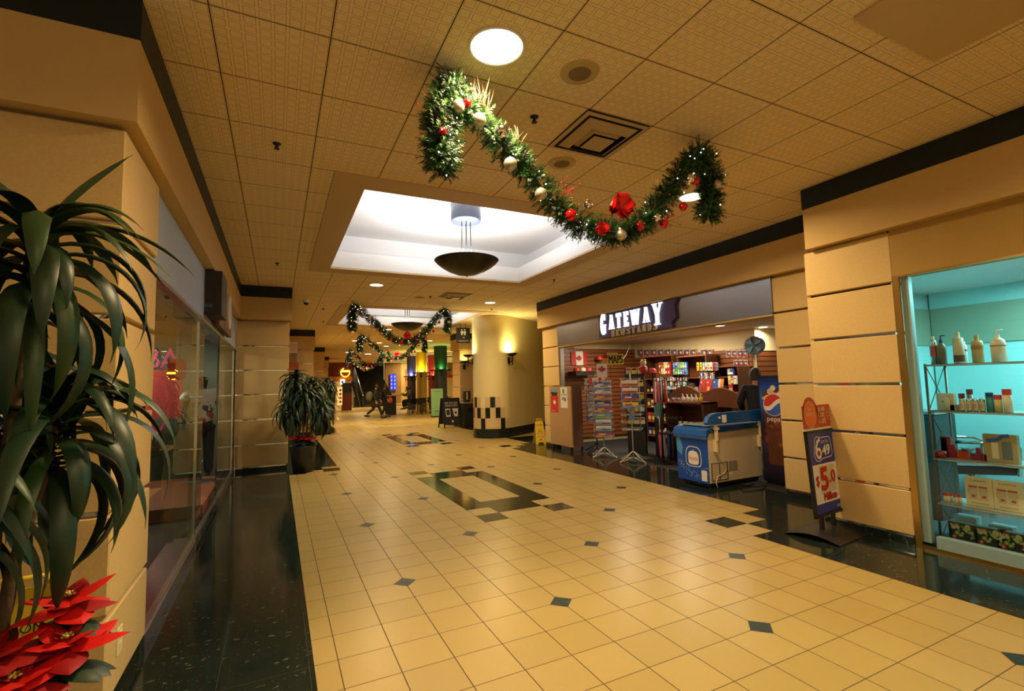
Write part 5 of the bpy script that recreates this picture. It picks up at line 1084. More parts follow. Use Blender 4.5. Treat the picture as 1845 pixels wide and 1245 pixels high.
# find the arc length that faces the middle black tile
def px_of(p): d = p-CAM; return 922.5+FPX*d.dot(RGT)/d.dot(FWD)
s_mid = min([k*.01 for k in range(60, 300)], key=lambda s: abs(px_of(wall_at(s)+Vector((0, 0, 1)))-888)); tw, th_ = .152, .31
for k in range(-7, 4):
    for j in range(3):
        dk = min(abs(k), abs(k+4)); blk = (j == 2 and dk == 0) or (j == 1 and dk == 1) or (j == 0 and dk == 2)
        lit = dk <= 2-j+1
        if lit: band(s_mid+(k-.5)*tw+.003, s_mid+(k+.5)*tw-.003, .272+th_*j, .272+th_*(j+1)-.004, WBLK if blk else WCRM, .006)
struct(b.build('wall_curved'))
# sconces
def sconce(p, n, label, power, col=(1, .80, .30), s=1.0, grp=None):
    t = thing('wall_sconce', label, 'wall lamp', p, math.atan2(n.y, n.x)-0, grp); t.scale = (s,)*3
    mb = MB(); mb.box((0, -.05, -.26), (.02, .05, -.06), BLKMETAL, .004); mb.tube([(.02, 0, -.2), (.10, 0, -.2), (.14, 0, -.10), (.14, 0, -.02)], .015, BLKMETAL, 8); mb.tube([(.14, 0, -.30), (.14, 0, -.02)], .018, BLKMETAL, 8); mb.tube([(.02, 0, -.1), (.14, -.05, -.1), (.14, .05, -.1)], .008, BLKMETAL, 6)
    mb.build('bracket', t); mb = MB(); mb.lathe([(.001, -.03), (.07, -.02), (.14, .03), (.155, .06), (.145, .055), (.06, -.005), (.001, -.01)], (.14, 0, 0), BLKMETAL, 24); mb.build('bowl', t)
    q = Vector(p)+Vector((n.x, n.y, 0))*.14*s+Vector((0, 0, .07)); area_light('sconce_lamp', q, .22*s, power, col, rot=(pi, 0, 0)); return t
s_sc = min([k*.01 for k in range(60, 400)], key=lambda s: abs(px_of(wall_at(s)+Vector((0, 0, 2.4)))-916)); p = wall_at(s_sc, .004); nn = (wall_at(s_sc, 1)-wall_at(s_sc, 0)); sconce((p.x, p.y, 2.42), nn, 'black bowl wall lamp glowing on the curved cream wall', 26)
s_l = r0*(pi*.93-a_start); p = wall_at(s_l, .004); sconce((p.x, p.y, 2.42), (wall_at(s_l, 1)-wall_at(s_l, 0)), 'black bowl wall lamp at the hidden left edge of the curved wall', 26)
b = MB(); F = Fr(at(823, 618, 1, 11.3), (1, 0, 0), (0, 0, 1)); W = at(847, 618, 1, 11.3).x-F.O.x; Hh = at(823, 590, 1, 11.3).z-F.O.z
t = thing('washroom_sign', 'black hanging washroom sign with white figures and an arrow', 'sign', F.O); F = Fr((0, 0, 0), (1, 0, 0), (0, 0, 1))
b.box((0, 0, 0), (W, .05, Hh), BLACK, .004); b.build('panel', t); b = MB()
for s in (-1, 1):
    x = W*.5+s*W*.11; b.disc(F, x, Hh*.86, W*.05, WHT, .002, seg=12); b.poly(F, [(x-W*.09, Hh*.78), (x+W*.09, Hh*.78), (x+W*.075 if s > 0 else x+W*.10, Hh*.62), (x+W*.045, Hh*.55), (x+W*.03, Hh*.5), (x-W*.03, Hh*.5), (x-W*.045, Hh*.55), (x-W*.075, Hh*.62)], WHT, .002)
b.stroke(F, [(W*.44, Hh*.36), (W*.57, Hh*.36)], .02, WHT, .002); b.poly(F, [(W*.55, Hh*.31), (W*.61, Hh*.36), (W*.55, Hh*.41)], WHT, .002); b.text(F, 'WASHROOMS', W*.5, Hh*.1, Hh*.09, WHT, .002, W*.76, 'c'); b.build('lettering', t)
b = MB(); b.tube([(W*.3, .025, Hh), (W*.3, .025, H-F.O.z)], .01, BLKMETAL, 6); b.tube([(W*.7, .025, Hh), (W*.7, .025, H-t.location.z)], .01, BLKMETAL, 6); b.build('hanger', t)
for m in ('hanger',):
    for o in t.children:
        if o.name.startswith('hanger'): 
            for v in o.data.vertices:
                if v.co.z > Hh+.01: v.co.z = H-t.location.z-.002
pier('wall_right_far_stone_pier', 6.45, 14.3, 7.3, 15.2, 6.38, 14.2, 7.3, 15.2)
sconce((6.62, 14.29, 2.45), Vector((0, -1, 0)), 'black bowl wall lamp on the stone pier under the washroom sign', 6)
# black counter with a poster holder beside the curved wall
t = thing('condiment_stand', 'black waste and condiment stand between the sandwich board and curved wall', 'stand', (6.22, 13.25, 0)); b = MB(); b.box((0, 0, 0), (.55, .6, .88), BLACK, .01); b.build('cabinet', t)
b = MB(); b.box((-.02, -.02, .88), (.57, .62, .91), mat('stand_top', (.4, .36, .22), .4)); b.build('top', t); b = MB(); b.box((.12, -.005, .55), (.48, .0, .72), mat('bin_mouth', (.002, .002, .002), .9)); b.build('opening', t)
b = MB(); b.box((.05, .2, 0), (.3, .4, .42), BLACK, .01); b.rect(Fr((.05, .2, 0), (1, 0, 0), (0, 0, 1)), .07, .1, .13, .38, WHT, .003); tag(b.build('napkin_box', loc=(6.26, 13.25, .912)), 'black and white napkin box standing on the black stand', 'box')
b = MB(); b.box((0, 0, 0), (.2, .2, .14), mat('wood_box', (.3, .14, .05), .6)); tag(b.build('wooden_box', loc=(6.53, 13.35, .912)), 'brown wooden box at the right of the black stand', 'box')
# chalk sandwich board
t = thing('sandwich_board', 'black folding sandwich board with white drawings standing on the tiles', 'sandwich board', (5.80, 13.65, 0), .05)
for s in (1, -1):
    b = MB(); X = -.36; F = Fr((X, -.30, 0), (1, 0, 0), (0, .26, 1)) if s == 1 else Fr((-X, .30, 0), (-1, 0, 0), (0, -.26, 1)); w, h = .72, 1.12
    b.rect(F, 0, .0, .04, h, BLKMETAL, 0, .03); b.rect(F, w-.04, 0, w, h, BLKMETAL, 0, .03); b.rect(F, 0, h-.04, w, h, BLKMETAL, 0, .03); b.rect(F, 0, .12, w, .16, BLKMETAL, 0, .03); b.build('frame', t)
    b = MB(); b.rect(F, .04, .16, w-.04, h-.04, mat('chalk_black', (.012, .012, .012), .6), .008, .012)
    if s == 1:
        b.text(F, 'SKIP THE LINE', w/2, .90, .07, WHT, .022, .50, 'c'); b.text(F, 'ORDER AHEAD', w/2, .80, .07, WHT, .022, .50, 'c')
        b.rect(F, .12, .42, .30, .72, WHT, .022); b.rect(F, .145, .47, .275, .68, BLACK, .024); b.poly(F, [(.44, .42), (.58, .42), (.62, .68), (.40, .68)], WHT, .022); b.rect(F, .39, .68, .63, .72, WHT, .023); b.disc(F, .51, .56, .045, BLACK, .024); b.disc(F, .36, .24, .04, WHT, .022)
    b.build('board', t)
# pale green banner on the left of the green column
t = thing('green_banner', 'pale green upright banner before the green column', 'banner', (8.45, 24.9-3.6, 0)) ; t.location = at(791, 744, 1, 19.7); t.location.z = 0; t.rotation_euler = (0, 0, .1)
b = MB(); GB = mat('banner_green', (.20, .42, .22), .6); b.rect(Fr((-.40, 0, .05), (1, 0, 0), (0, .05, 1)), 0, 0, .64, 1.36, GB, 0, .02); b.build('panel', t)
F = Fr((-.40, 0, .05), (1, 0, 0), (0, .05, 1)); b = MB(); b.rect(F, .15, 1.2, .55, 1.23, mat('banner_print', (.1, .2, .1), .6), .022); b.rect(F, .15, .22, .4, .27, mat('banner_brown', (.25, .1, .03), .6), .022); b.build('print', t)
b = MB(); b.box((-.4, -.12, 0), (.34, .12, .05), BLKMETAL); b.build('foot', t)
# =================================================================== FOOD COURT COLUMNS
def fcol(x, y, r, ctop, cbot, zsplit, label, power, lcol, az=-1.9):
    t = thing('round_column', label, 'column', (x, y, 0))
    b = MB(); b.cyl((0, 0, 0), r*.94, zsplit, cbot, 32); b.build('lower_shaft', t); b = MB(); b.cyl((0, 0, zsplit), r, 3.61-zsplit, ctop, 32); b.build('upper_shaft', t)
    for az_ in (az, az+1.6, az-1.6):
        n_ = Vector((math.cos(az_), math.sin(az_), 0)); sconce((x+n_.x*r*.95, y+n_.y*r*.95, zsplit-.02), n_, {.0: ''}.get(az_, 'black bowl lamp on the ' + label.split(' column')[0].replace('round ', '') + ' column'), power/2, lcol, .9, 'bowl lamps on the food court columns')
fcol(7.62, 20.5, .34, mat('column_green', (.006, .05, .028), .5), mat('column_dark', (.012, .022, .025), .5), 2.35, 'dark green round column nearest in the food court', 14, (.35, 1, .25), -1.8)
fcol(7.84, 25, .32, mat('column_yellow', (.75, .50, .02), .5), mat('column_gold', (.45, .28, .06), .5), 2.35, 'bright yellow round column in the food court', 60, (1, .85, .2), -1.9)
fcol(9.45, 28, .34, mat('column_red', (.40, .02, .01), .5), mat('column_deep_red', (.25, .015, .01), .5), 2.2, 'red round column between the yellow and green ones', 36, (1, .5, .2), -1.9)
fcol(8.1, 28.5, .30, mat('column_blue', (.05, .06, .14), .5), mat('column_navy', (.03, .035, .07), .5), 2.2, 'blue grey round column left of the yellow one', 26, (.7, .75, 1), -1.9)
# food court walls and ceiling
FCW = mat('food_court_wall', (.55, .40, .16), .7); TANW = mat('food_court_tan', (.30, .17, .06), .7); OLV = mat('olive_green_band', (.08, .13, .02), .6); GLOW = emis('cove_light', (1, .85, .25), 1.6); GOLD = mat('gold_ceiling_paint', (.60, .40, .10), .8)
b = MB(); b.box((-1, 42, 0), (6.3, 42.3, 4.4), FCW); b.box((6.2, 42.6, 0), (9.0, 43.0, 5), mat('dark_wall', (.04, .035, .03), .7)); b.box((9.0, 42, 0), (10.5, 42.3, 4.4), TANW); b.box((10.5, 42, 0), (24, 42.3, 4.4), FCW); struct(b.build('wall_far'))
b = MB(); b.box((23.6, 10, 0), (24, 42, 4.4), FCW); struct(b.build('wall_food_court_right')); b = MB(); b.box((7.3, 14.9, 0), (24, 15.2, H), FCW); b.box((7.6, 7.02, 0), (12, 7.1, H), FCW); b.box((9, 10.6, 0), (12, 10.7, H), FCW); b.box((11.9, 7.1, 0), (12, 10.6, H), FCW); struct(b.build('wall_washroom_passage'))
b = MB(); b.quad((-2, 24, H), (-2, 50, H), (7.2, 50, H), (7.2, 24, H), mat('far_ceiling_paint', (.62, .44, .22), .9)); b.quad((7.2, 24, 4.3), (7.2, 50, 4.3), (24, 50, 4.3), (24, 24, 4.3), OLV); b.quad((7.2, 24, H), (24, 24, H), (24, 24, 4.3), (7.2, 24, 4.3), GOLD); b.quad((7.2, 24, H), (7.2, 50, H), (7.2, 50, 4.3), (7.2, 24, 4.3), GOLD)
for y, z in ((26.5, 3.75), (30, 3.72), (34.5, 3.7), (39, 3.7)): b.box((7.4, y, z), (23, y+.8, z+.12), GOLD); b.box((7.5, y+.05, z+.13), (22.9, y+.7, z+.15), GLOW); b.box((7.4, y-.02, z+.0), (23, y, z+.02), GLOW)
struct(b.build('ceiling_food_court'))
for i, (x, y, pw, z, n_) in enumerate(((5, 27, 70, H, 'before the yellow neon sign'), (5.6, 34, 90, H, 'before the escalator'), (9.0, 32.6, 80, 4.3, 'behind the yellow column'), (12, 22, 90, H, 'right of the green column'), (13, 32.6, 110, 4.3, 'deep in the food court'), (17, 37, 90, 4.3, 'farthest in the food court'), (11, 18, 60, H, 'behind the sandwich board'), (5.2, 39.6, 90, H, 'added to brighten the wall left of the escalator'), (11.0, 40.2, 130, 4.3, 'added to brighten the wall of the lit posters'))): downlight(x, y, pw*1.7, 'round food court downlight ' + n_, .2, z, (1, .74, .34), grp='food court downlights')  # last two downlights are added to brighten the dim far wall
for i, (x, y) in enumerate(((9.5, 17.5), (9.2, 22.8), (4.2, 19.0), (4.9, 20.9), (12.2, 21.5), (3.6, 25.5), (5.6, 25.5))):
    t = thing('downlight', 'small bright downlight far down the hall', 'ceiling light', (x, y, H), group='small downlights toward the food court'); mb = MB(); mb.lathe([(.13, -.004), (.001, -.004)], (0, 0, 0), LAMPD, 20, False); mb.build('diffuser', t); mb = MB(); mb.lathe([(.15, 0), (.15, -.01), (.13, -.012)], (0, 0, 0), WHITEP, 20); mb.build('trim_ring', t)
# food counter on the left with neon sign
t = thing('food_kiosk', 'dark red food kiosk with glowing yellow neon ring and letters', 'kiosk', (0, 0, 0)); DRED = mat('kiosk_red', (.16, .02, .01), .5)
b = MB(); b.box((2.9, 32, 2.35), (4.75, 32.4, 3.35), DRED); b.box((2.9, 32, 2.0), (4.75, 32.3, 2.35), ORG); b.build('sign_band', t)
b = MB(); NE = emis('neon_yellow', (1, .75, .05), 5); F = Fr(at(622, 671, 1, 31.95), (1, 0, 0), (0, 0, 1)); b.ring(F, 0, 0, .30, .05, NE, .03, .03, a0=1.9, a1=6.6); b.rect(F, -.22, .02, .30, .15, NE, .03, .03); b.build('neon_ring', t)
b = MB(); a = at(613, 693, 1, 31.9); F = Fr(a, (1, 0, 0), (0, 0, 1)); b.rect(F, 0, 0, .30, .36, emis('screen_white', (.8, .85, 1), 2.2), .02, .02); b.disc(F, .14, .18, .08, mat('screen_mark', (.3, .05, .05), .4), .045); b.build('lit_screen', t)
b = MB(); a = at(607, 730, 1, 31.8); F = Fr(a, (1, 0, 0), (0, 0, 1)); b.rect(F, 0, 0, .42, 1.25, emis('menu_glow', (1, .55, .18), 1.3), .0, .05)
for k in range(4): b.disc(F, .22, .22+.27*k, .09, mat('menu_food', (.5, .12, .03), .5), .055, seg=10)
b.build('menu_panel', t); b = MB(); a = at(617, 729, 1, 31.6); b.box((a.x, 31.6, 0), (a.x+.62, 32.2, 1.9), DRED); b.box((a.x, 31.59, 1.2), (a.x+.62, 31.6, 1.9), BLACK); b.build('cabinet', t)
b = MB(); b.box((2.9, 32.4, 0), (3.6, 34, 2.6), TANW); b.build('back_wall', t)
# escalator
t = thing('escalator', 'dark escalator rising away behind the walking couple', 'escalator', (0, 0, 0)); ESD = mat('escalator_dark', (.012, .012, .014), .3); ESG = mat('escalator_balustrade', (.05, .05, .055), .15, metal=.4)
def epx(px, py, y): return at(px, py, 1, y)
b = MB(); A = [epx(*q) for q in ((636, 727, 36), (652, 727, 36))]; y0 = 36; x0_, x1_ = A[0].x, A[1].x
n = 22
for k in range(n):
    ya = y0+.30*k; z = .17*k; b.box((x0_+.1-.05*k*0, ya, z-.3), (x1_-.1, ya+.30, z+.02), ESD)
b.build('steps', t)
for xx, m in ((x0_, ESG), (x1_, ESG)):
    b = MB(); L_ = .30*n; z1 = .17*n; vs = []
    for dx in (-.04, .04): vs += [(xx+dx, y0-.6, 0), (xx+dx, y0-.6, .9), (xx+dx, y0+L_, z1+.9), (xx+dx, y0+L_, z1-.3), (xx+dx, y0+.6, 0)]
    b.add(vs, [(0, 1, 2, 3, 4), (9, 8, 7, 6, 5), (0, 5, 6, 1), (1, 6, 7, 2)], m); b.build('balustrade', t)
    b = MB(); b.tube([(xx, y0-.7, .85), (xx, y0-.6, .95), (xx, y0+L_, z1+.95)], .04, mat('handrail', (.3, .3, .32), .2, metal=.8), 6); b.build('handrail', t)
b = MB(); b.add([(x1_+.05, y0, 0), (x1_+2.6, y0, 0), (x1_+2.6, y0+.1, .5), (x1_+.1, y0+6, 3.6), (x1_+.05, y0+.1, .1), (x1_+2.2, y0+6, 3.6)], [(0, 1, 2, 4), (4, 2, 5, 3)], ESD); b.box((x1_+.04, y0+5.9, 0), (x1_+2.2, y0+6.1, 3.6), ESD); b.build('side_panel', t)
# blue wall posters
for i, px in enumerate((703, 709)):
    a = at(px, 703, 1, 41.9); c = at(px+4.5, 674, 1, 41.9); t = thing('lit_poster', ['blue lit wall poster, left of the pair beyond the couple', 'blue lit wall poster, right of the pair beyond the couple'][i], 'poster', a); F = Fr((0, 0, 0), (1, 0, 0), (0, 0, 1)); W = c.x-a.x; Hh = c.z-a.z
    b = MB(); b.rect(F, -.03, -.03, W+.03, Hh+.03, BLACK, 0, .03); b.build('frame', t); b = MB(); b.rect(F, 0, 0, W, Hh, emis('poster_blue_glow', (.06, .08, .9), 1.4), .03, .01)
    for k in range(4): b.disc(F, W*.5, Hh*(.15+.23*k), W*.3, emis('poster_pale', (.45, .5, 1), 1.3), .045, seg=8)
    b.build('lit_print', t)
a = at(733, 720, 1, 41.8); b = MB(); b.box((a.x-.1, 41.9, 1.2), (a.x+.55, 41.998, 3.2), emis('orange_glow', (1, .25, .04), .9)); tag(b.build('orange_panel'), 'orange lit panel on the far wall left of the blue column', 'panel')
# tables and chairs of the food court
CH = mat('food_chair_dark', (.010, .009, .008), .4)
def chair(x, y, rz, label, grp, s=1.0):
    t = thing('cafe_chair', label, 'chair', (x, y, 0), rz, grp)
    b = MB(); b.box((-.21, -.2, .43), (.21, .2, .47), CH, .01); b.build('seat', t); b = MB(); b.box((-.20, .17, .55), (.20, .20, .88), CH, .01); b.build('backrest', t)
    for sx in (-.18, .18):
        for sy in (-.17, .18): b = MB(); b.tube([(sx, sy, 0), (sx*.97, sy, .45 if sy < 0 else .86)], .016, CH, 6); b.build('leg', t)
    return t
ch0 = chair(7.15, 22.6, .4, 'dark cafe chair in the row before the coloured columns', 'dark cafe chairs in the food court row')
for i, (x, y, rz) in enumerate(((7.75, 22.3, -.3), (8.45, 22.4, 2.9), (7.6, 24.2, 3.3), (8.25, 24.3, .2), (9.3, 23.5, 1.2), (7.1, 23.3, 2.0), (9.9, 22.3, .1), (10.2, 24.3, 2.6), (8.7, 25.5, .4), (9.5, 25.7, 3.0), (10.6, 22.3, .2), (11.5, 23.2, 3), (10.6, 20.4, .3), (11.4, 20.5, 3.2))):
    dup(ch0, (x, y, 0), rz)
def table(x, y, h, w, label, m=None, grp=None, solid=False):
    t = thing('cafe_table', label, 'table', (x, y, 0), 0, grp); b = MB(); b.box((-w, -.4, h-.04), (w, .4, h), m or CH, .006); b.build('tabletop', t)
    if solid: b = MB(); b.box((-w+.05, -.33, 0), (w-.3, .33, h-.04), CH); b.build('pedestal', t)
    else: b = MB(); b.cyl((0, 0, .03), .04, h-.07, CH, 10); b.cyl((0, 0, 0), .25, .03, CH, 20); b.build('pedestal', t)
    return t
table(5.85, 23.9, 1.07, .42, 'high black bar table between the walking couple and the seated person', mat('bar_top', (.25, .2, .12), .3), solid=True)
tb = table(8.0, 23.3, .74, .38, 'dark cafe table among the chairs before the yellow column', None, 'dark cafe tables'); 
for i, (x, y) in enumerate(((9.3, 24.6), (10.5, 23.2), (11, 21.4))): dup(tb, (x, y, 0), 0)
t = thing('railing', 'dark railing with lit cap behind the sandwich board', 'railing', (8.3, 17.5, 0)); b = MB()
for k in range(9): b.tube([(.0+.3*k, 0, 0), (.3*k, 0, 1.0)], .012, CH, 5)
b.tube([(0, 0, 1.0), (2.4, 0, 1.0)], .03, DRED, 6); b.build('bars', t)
b = MB(); b.lathe([(.75, 0), (.6, .15), (.2, .22), (.001, .23)], (0, 0, 0), mat('canopy_red', (.55, .03, .01), .5), 24); t = thing('red_canopy_lamp', 'red lit canopy on a wall right of the green column', 'lamp', at(817, 680, 1, 27)); b.build('shade', t); b = MB(); b.tube([(0, 0, .2), (0, 0, 1.6)], .04, BLKMETAL, 6); b.build('post', t)
# stepped wooden pieces left: shop front at the second left pier
t = thing('store_blade_sign', 'small pale sign box sticking out beyond the left far pier', 'sign', at(521, 636, 1, 11)); b = MB(); b.box((0, 0, 0), (.22, .1, .30), mat('pale_pink_sign', (.65, .5, .45), .5)); b.box((0, -.01, .27), (.22, .11, .30), WHT); b.box((0, -.01, 0), (.22, .11, .03), WHT); b.build('box', t)
b = MB(); b.tube([(.0, .05, .15), (-.6, .05, .15)], .02, BLKMETAL, 6); b.build('bracket', t)
b = MB(); b.box((.2, 14.5, 0), (.65, 14.6, 2.2), mat('store_glass_green', (.12, .2, .12), .1)); b.box((.2, 14.42, 2.2), (.62, 14.6, 2.5), mat('awning_orange', (.35, .09, .01), .5)); b.box((.2, 14.4, 2.17), (.62, 14.42, 2.2), WHT); o = b.build('window_3'); struct(o)
# =================================================================== PEOPLE
SKIN = mat('skin', (.45, .24, .14), .5)
def skin_mesh(name, verts, edges, rad, m, parent, sub=2, root=0):
    import bmesh
    me = bpy.data.meshes.new(name); bm = bmesh.new(); L = bm.verts.layers.skin.verify(); V = []
    for i, v in enumerate(verts):
        q = bm.verts.new(v); r = rad[i]; q[L].radius = r if isinstance(r, tuple) else (r, r); q[L].use_root = (i == root); V.append(q)
    for a, b_ in edges: bm.edges.new((V[a], V[b_]))
    bm.to_mesh(me); bm.free(); me.materials.append(m)
    o = bpy.data.objects.new(name, me); COL.objects.link(o); o.parent = parent
    md = o.modifiers.new('skin', 'SKIN'); md.use_smooth_shade = True; s = o.modifiers.new('sub', 'SUBSURF'); s.levels = sub; s.render_levels = sub
    dg = bpy.context.evaluated_depsgraph_get(); dg.update(); me2 = bpy.data.meshes.new_from_object(o.evaluated_get(dg)); o.modifiers.clear(); o.data = me2; bpy.data.meshes.remove(me)
    if not len(me2.materials): me2.materials.append(m)
    return o
def person(label, loc, rotz, J, coat, trousers, hairc, coat_len=.0, shoes=BLACK, lean=0, hood=False, group=None):
    """J: joints in a frame facing +x"""
    t = thing('person', label, 'person', loc, rotz, group)
    P = Vector(J.get('pelvis', (0, 0, .95))); Ch = Vector(J.get('chest', (P.x+.01, 0, P.z+.34))); N = Vector(J.get('neck', (Ch.x+.01, 0, Ch.z+.19))); Hd = Vector(J.get('head', (N.x+.03, 0, N.z+.13)))
    V = [P, (P+Ch)/2, Ch, N, Hd+Vector((-.005, 0, -.02)), Hd+Vector((0, 0, .055))]; Rr = [(.09, .09), (.08, .08), (.09, .09), .052, (.078, .072), (.085, .075)]; E = [(0, 1), (1, 2), (2, 3), (3, 4), (4, 5)]
    coatV = [P, (P+Ch)/2, Ch, Ch*.35+N*.65]; coatR = [(.17, .17), (.15, .15), (.175, .175), .085]; coatE = [(0, 1), (1, 2), (2, 3)]
    trV = [P+Vector((0, 0, .02))]; trR = [(.16, .13)]; trE = []
    for s, sn in ((1, 'l'), (-1, 'r')):
        sh = Ch+Vector((0, s*.18, .10)); el = Vector(J['el_'+sn]); wr = Vector(J['wr_'+sn]); d = (wr-el).normalized(); k = len(V)
        V += [sh, el, wr, wr+d*.08]; Rr += [.030, .028, .024, (.036, .018)]; E += [(2, k), (k, k+1), (k+1, k+2), (k+2, k+3)]
        side = d.cross(Vector((0, s, 0))); side = side.normalized() if side.length > .1 else Vector((0, 0, 1))
        for f in range(4):
            off = side*(.024-.016*f); q = len(V); ln = (.07, .08, .075, .06)[f]; V += [wr+d*.09+off, wr+d*(.09+ln*.6)+off*1.1, wr+d*(.09+ln)+off+Vector((.01, -s*.012, 0))]; Rr += [.010, .009, .007]; E += [(k+3, q), (q, q+1), (q+1, q+2)]
        q = len(V); V += [wr+d*.05+side*.04, wr+d*.09+side*.055]; Rr += [.011, .009]; E += [(k+3, q), (q, q+1)]
        c = len(coatV); coatV += [sh, el, wr-d*.02]; coatR += [.085, .065, .048]; coatE += [(2, c), (c, c+1), (c+1, c+2)]
        hp = P+Vector((0, s*.09, -.05)); kn = Vector(J['kn_'+sn]); an = Vector(J['an_'+sn]); to = Vector(J.get('to_'+sn, an+Vector((.16, 0, -.06)))); k = len(V)
        V += [hp, kn, an, to]; Rr += [.07, .05, .034, .032]; E += [(0, k), (k, k+1), (k+1, k+2), (k+2, k+3)]
        c = len(trV); trV += [hp, kn, an+(kn-an)*.1]; trR += [.10, .075, .06]; trE += [(0, c), (c, c+1), (c+1, c+2)]
        b = MB(); ax = (to-an); ax.z = 0; ax.normalize(); sd = Vector((-ax.y, ax.x, 0)); base = an-ax*.07; z0 = an.z-.085; pr = []
        for f, (w, h) in ((0, (.035, .09)), (.3, (.045, .12)), (.6, (.05, .08)), (.9, (.045, .055)), (1, (.02, .035))):
            c_ = base+ax*.28*f; pr.append([(c_.x+sd.x*w*a_, c_.y+sd.y*w*a_, z0+h*bz) for a_, bz in ((-1, 0), (1, 0), (.8, .8), (0, 1), (-.8, .8))])
        b.add([v for r_ in pr for v in r_], [(5*i+j, 5*i+(j+1) % 5, 5*i+5+(j+1) % 5, 5*i+5+j) for i in range(4) for j in range(5)]+[(0, 1, 2, 3, 4), (20, 21, 22, 23, 24)], shoes, True); b.build('shoe', t)
    bd = skin_mesh('body', V, E, Rr, SKIN, t)
    if coat_len:
        b = MB(); b.lathe([(.155, .04), (.17, -.02), (.185, -coat_len*.6), (.20, -coat_len), (.15, -coat_len+.01)], P, coat, 20); b.build('coat_skirt', t)
    skin_mesh('coat', coatV, coatE, coatR, coat, t); skin_mesh('trousers', trV, trE, trR, trousers, t)
    b = MB(); b.lathe([(.001, .137), (.05, .128), (.080, .085), (.090, .04), (.090, .0), (.084, -.05), (.066, -.085)], (Hd.x-.010, Hd.y, Hd.z), hairc, 20, a0=.95, a1=2*pi-.95); b.lathe([(.001, .137), (.05, .128), (.080, .085), (.088, .055)], (Hd.x-.008, Hd.y, Hd.z), hairc, 20); b.build('hair', bd)
    b = MB(); hx = Hd.x+.082
    b.add([(hx-.01, -.012, Hd.z-.025), (hx-.01, .012, Hd.z-.025), (hx+.018, 0, Hd.z-.02), (hx-.005, 0, Hd.z+.025)], [(0, 1, 2), (0, 2, 3), (1, 3, 2)], SKIN); b.build('nose', bd)
    b = MB()
    for s in (-1, 1): b.sphere((hx-.012, s*.03, Hd.z+.02), .011, mat('eye_dark', (.02, .015, .01), .3), 8, 6)
    b.build('eyes', bd); b = MB(); b.box((hx-.012, -.022, Hd.z-.058), (hx-.002, .022, Hd.z-.05), mat('lips', (.35, .09, .07), .5)); b.build('mouth', bd)
    b = MB()
    for s in (-1, 1): b.sphere((Hd.x-.005, s*.088, Hd.z-.0), .018, SKIN, 8, 6, 1.6)
    b.build('ears', bd)
    return t
DK = mat('dark_coat', (.018, .018, .024), .8); DK2 = mat('black_coat', (.006, .006, .008), .8); DT = mat('dark_trousers', (.010, .010, .012), .8); HAIR = mat('dark_brown_hair', (.02, .012, .008), .5); HGREY = mat('dark_grey_hair', (.05, .045, .04), .6); GREYC = mat('grey_parka', (.08, .08, .085), .8)
walk = dict(el_l=(.06, .24, 1.12), wr_l=(.22, .2, .92), el_r=(-.10, -.24, 1.14), wr_r=(.0, -.24, .88), kn_l=(.20, .09, .52), an_l=(.34, .09, .09), kn_r=(-.10, -.09, .50), an_r=(-.46, -.09, .20), to_r=(-.34, -.09, .05))
w1 = person('person in a dark knee length coat walking right with a grey bag on the back', (4.38, 21.0, 0), -.1, walk, DK, DT, HAIR, .40)
t = thing('backpack', 'grey green bag on the back of the walking person', 'bag', (4.38-.30, 21.0, 1.12), -.1); b = MB(); b.sphere((0, 0, 0), .19, mat('bag_grey', (.12, .12, .08), .8), 16, 12, 1.3); b.build('body', t); b = MB(); b.tube([(.05, .12, .2), (.25, .13, .32), (.38, .12, .1), (.2, .12, -.15)], .015, mat('bag_strap', (.04, .04, .03), .8), 6); b.build('strap', t)
walk2 = dict(el_l=(.0, .25, 1.14), wr_l=(.10, .25, .90), el_r=(.02, -.24, 1.14), wr_r=(.16, -.22, .92), kn_l=(.10, .09, .52), an_l=(.12, .09, .09), kn_r=(.02, -.09, .50), an_r=(-.12, -.09, .11))
person('person all in black walking beside the one with the grey bag', (4.95, 21.75, 0), -.15, walk2, DK2, DT, HAIR, .1)
t = thing('red_bag', 'red handbag carried by the person in black', 'bag', (5.25, 21.7, .86)); b = MB(); b.sphere((0, 0, 0), .12, mat('bag_red', (.5, .03, .01), .5), 14, 10, 1.2); b.build('body', t); b = MB(); b.tube([(-.08, 0, .1), (-.05, 0, .22), (.05, 0, .22), (.08, 0, .1)], .01, mat('bag_red', (.5, .03, .01), .5), 5); b.build('handle', t)
sit = dict(pelvis=(0, 0, .80), chest=(.06, 0, 1.12), neck=(.12, 0, 1.30), head=(.18, 0, 1.42), el_l=(.22, .24, 1.02), wr_l=(.44, .15, 1.10), el_r=(.22, -.24, 1.02), wr_r=(.44, -.12, 1.10), kn_l=(.40, .10, .74), an_l=(.36, .10, .34), kn_r=(.40, -.10, .74), an_r=(.36, -.10, .34))
person('person in a grey jacket sitting at the high black table', (6.85, 23.9, 0), pi, sit, GREYC, DT, HGREY, 0)
person('person in black sitting behind the one in the grey jacket', (7.15, 24.6, 0), pi, sit, DK2, DT, HAIR, 0)
for i, (x, y) in enumerate(((6.85, 23.9), (7.15, 24.6))):
    t = thing('bar_stool', ['black bar stool under the person in the grey jacket', 'black bar stool under the seated person in black'][i], 'stool', (x, y, 0)); b = MB(); b.cyl((0, 0, .66), .19, .04, CH, 18); b.build('seat', t)
    for k in range(4): b = MB(); a_ = k*pi/2+pi/4; b.tube([(.12*math.cos(a_), .12*math.sin(a_), .66), (.2*math.cos(a_), .2*math.sin(a_), 0)], .015, CH, 6); b.build('leg', t)
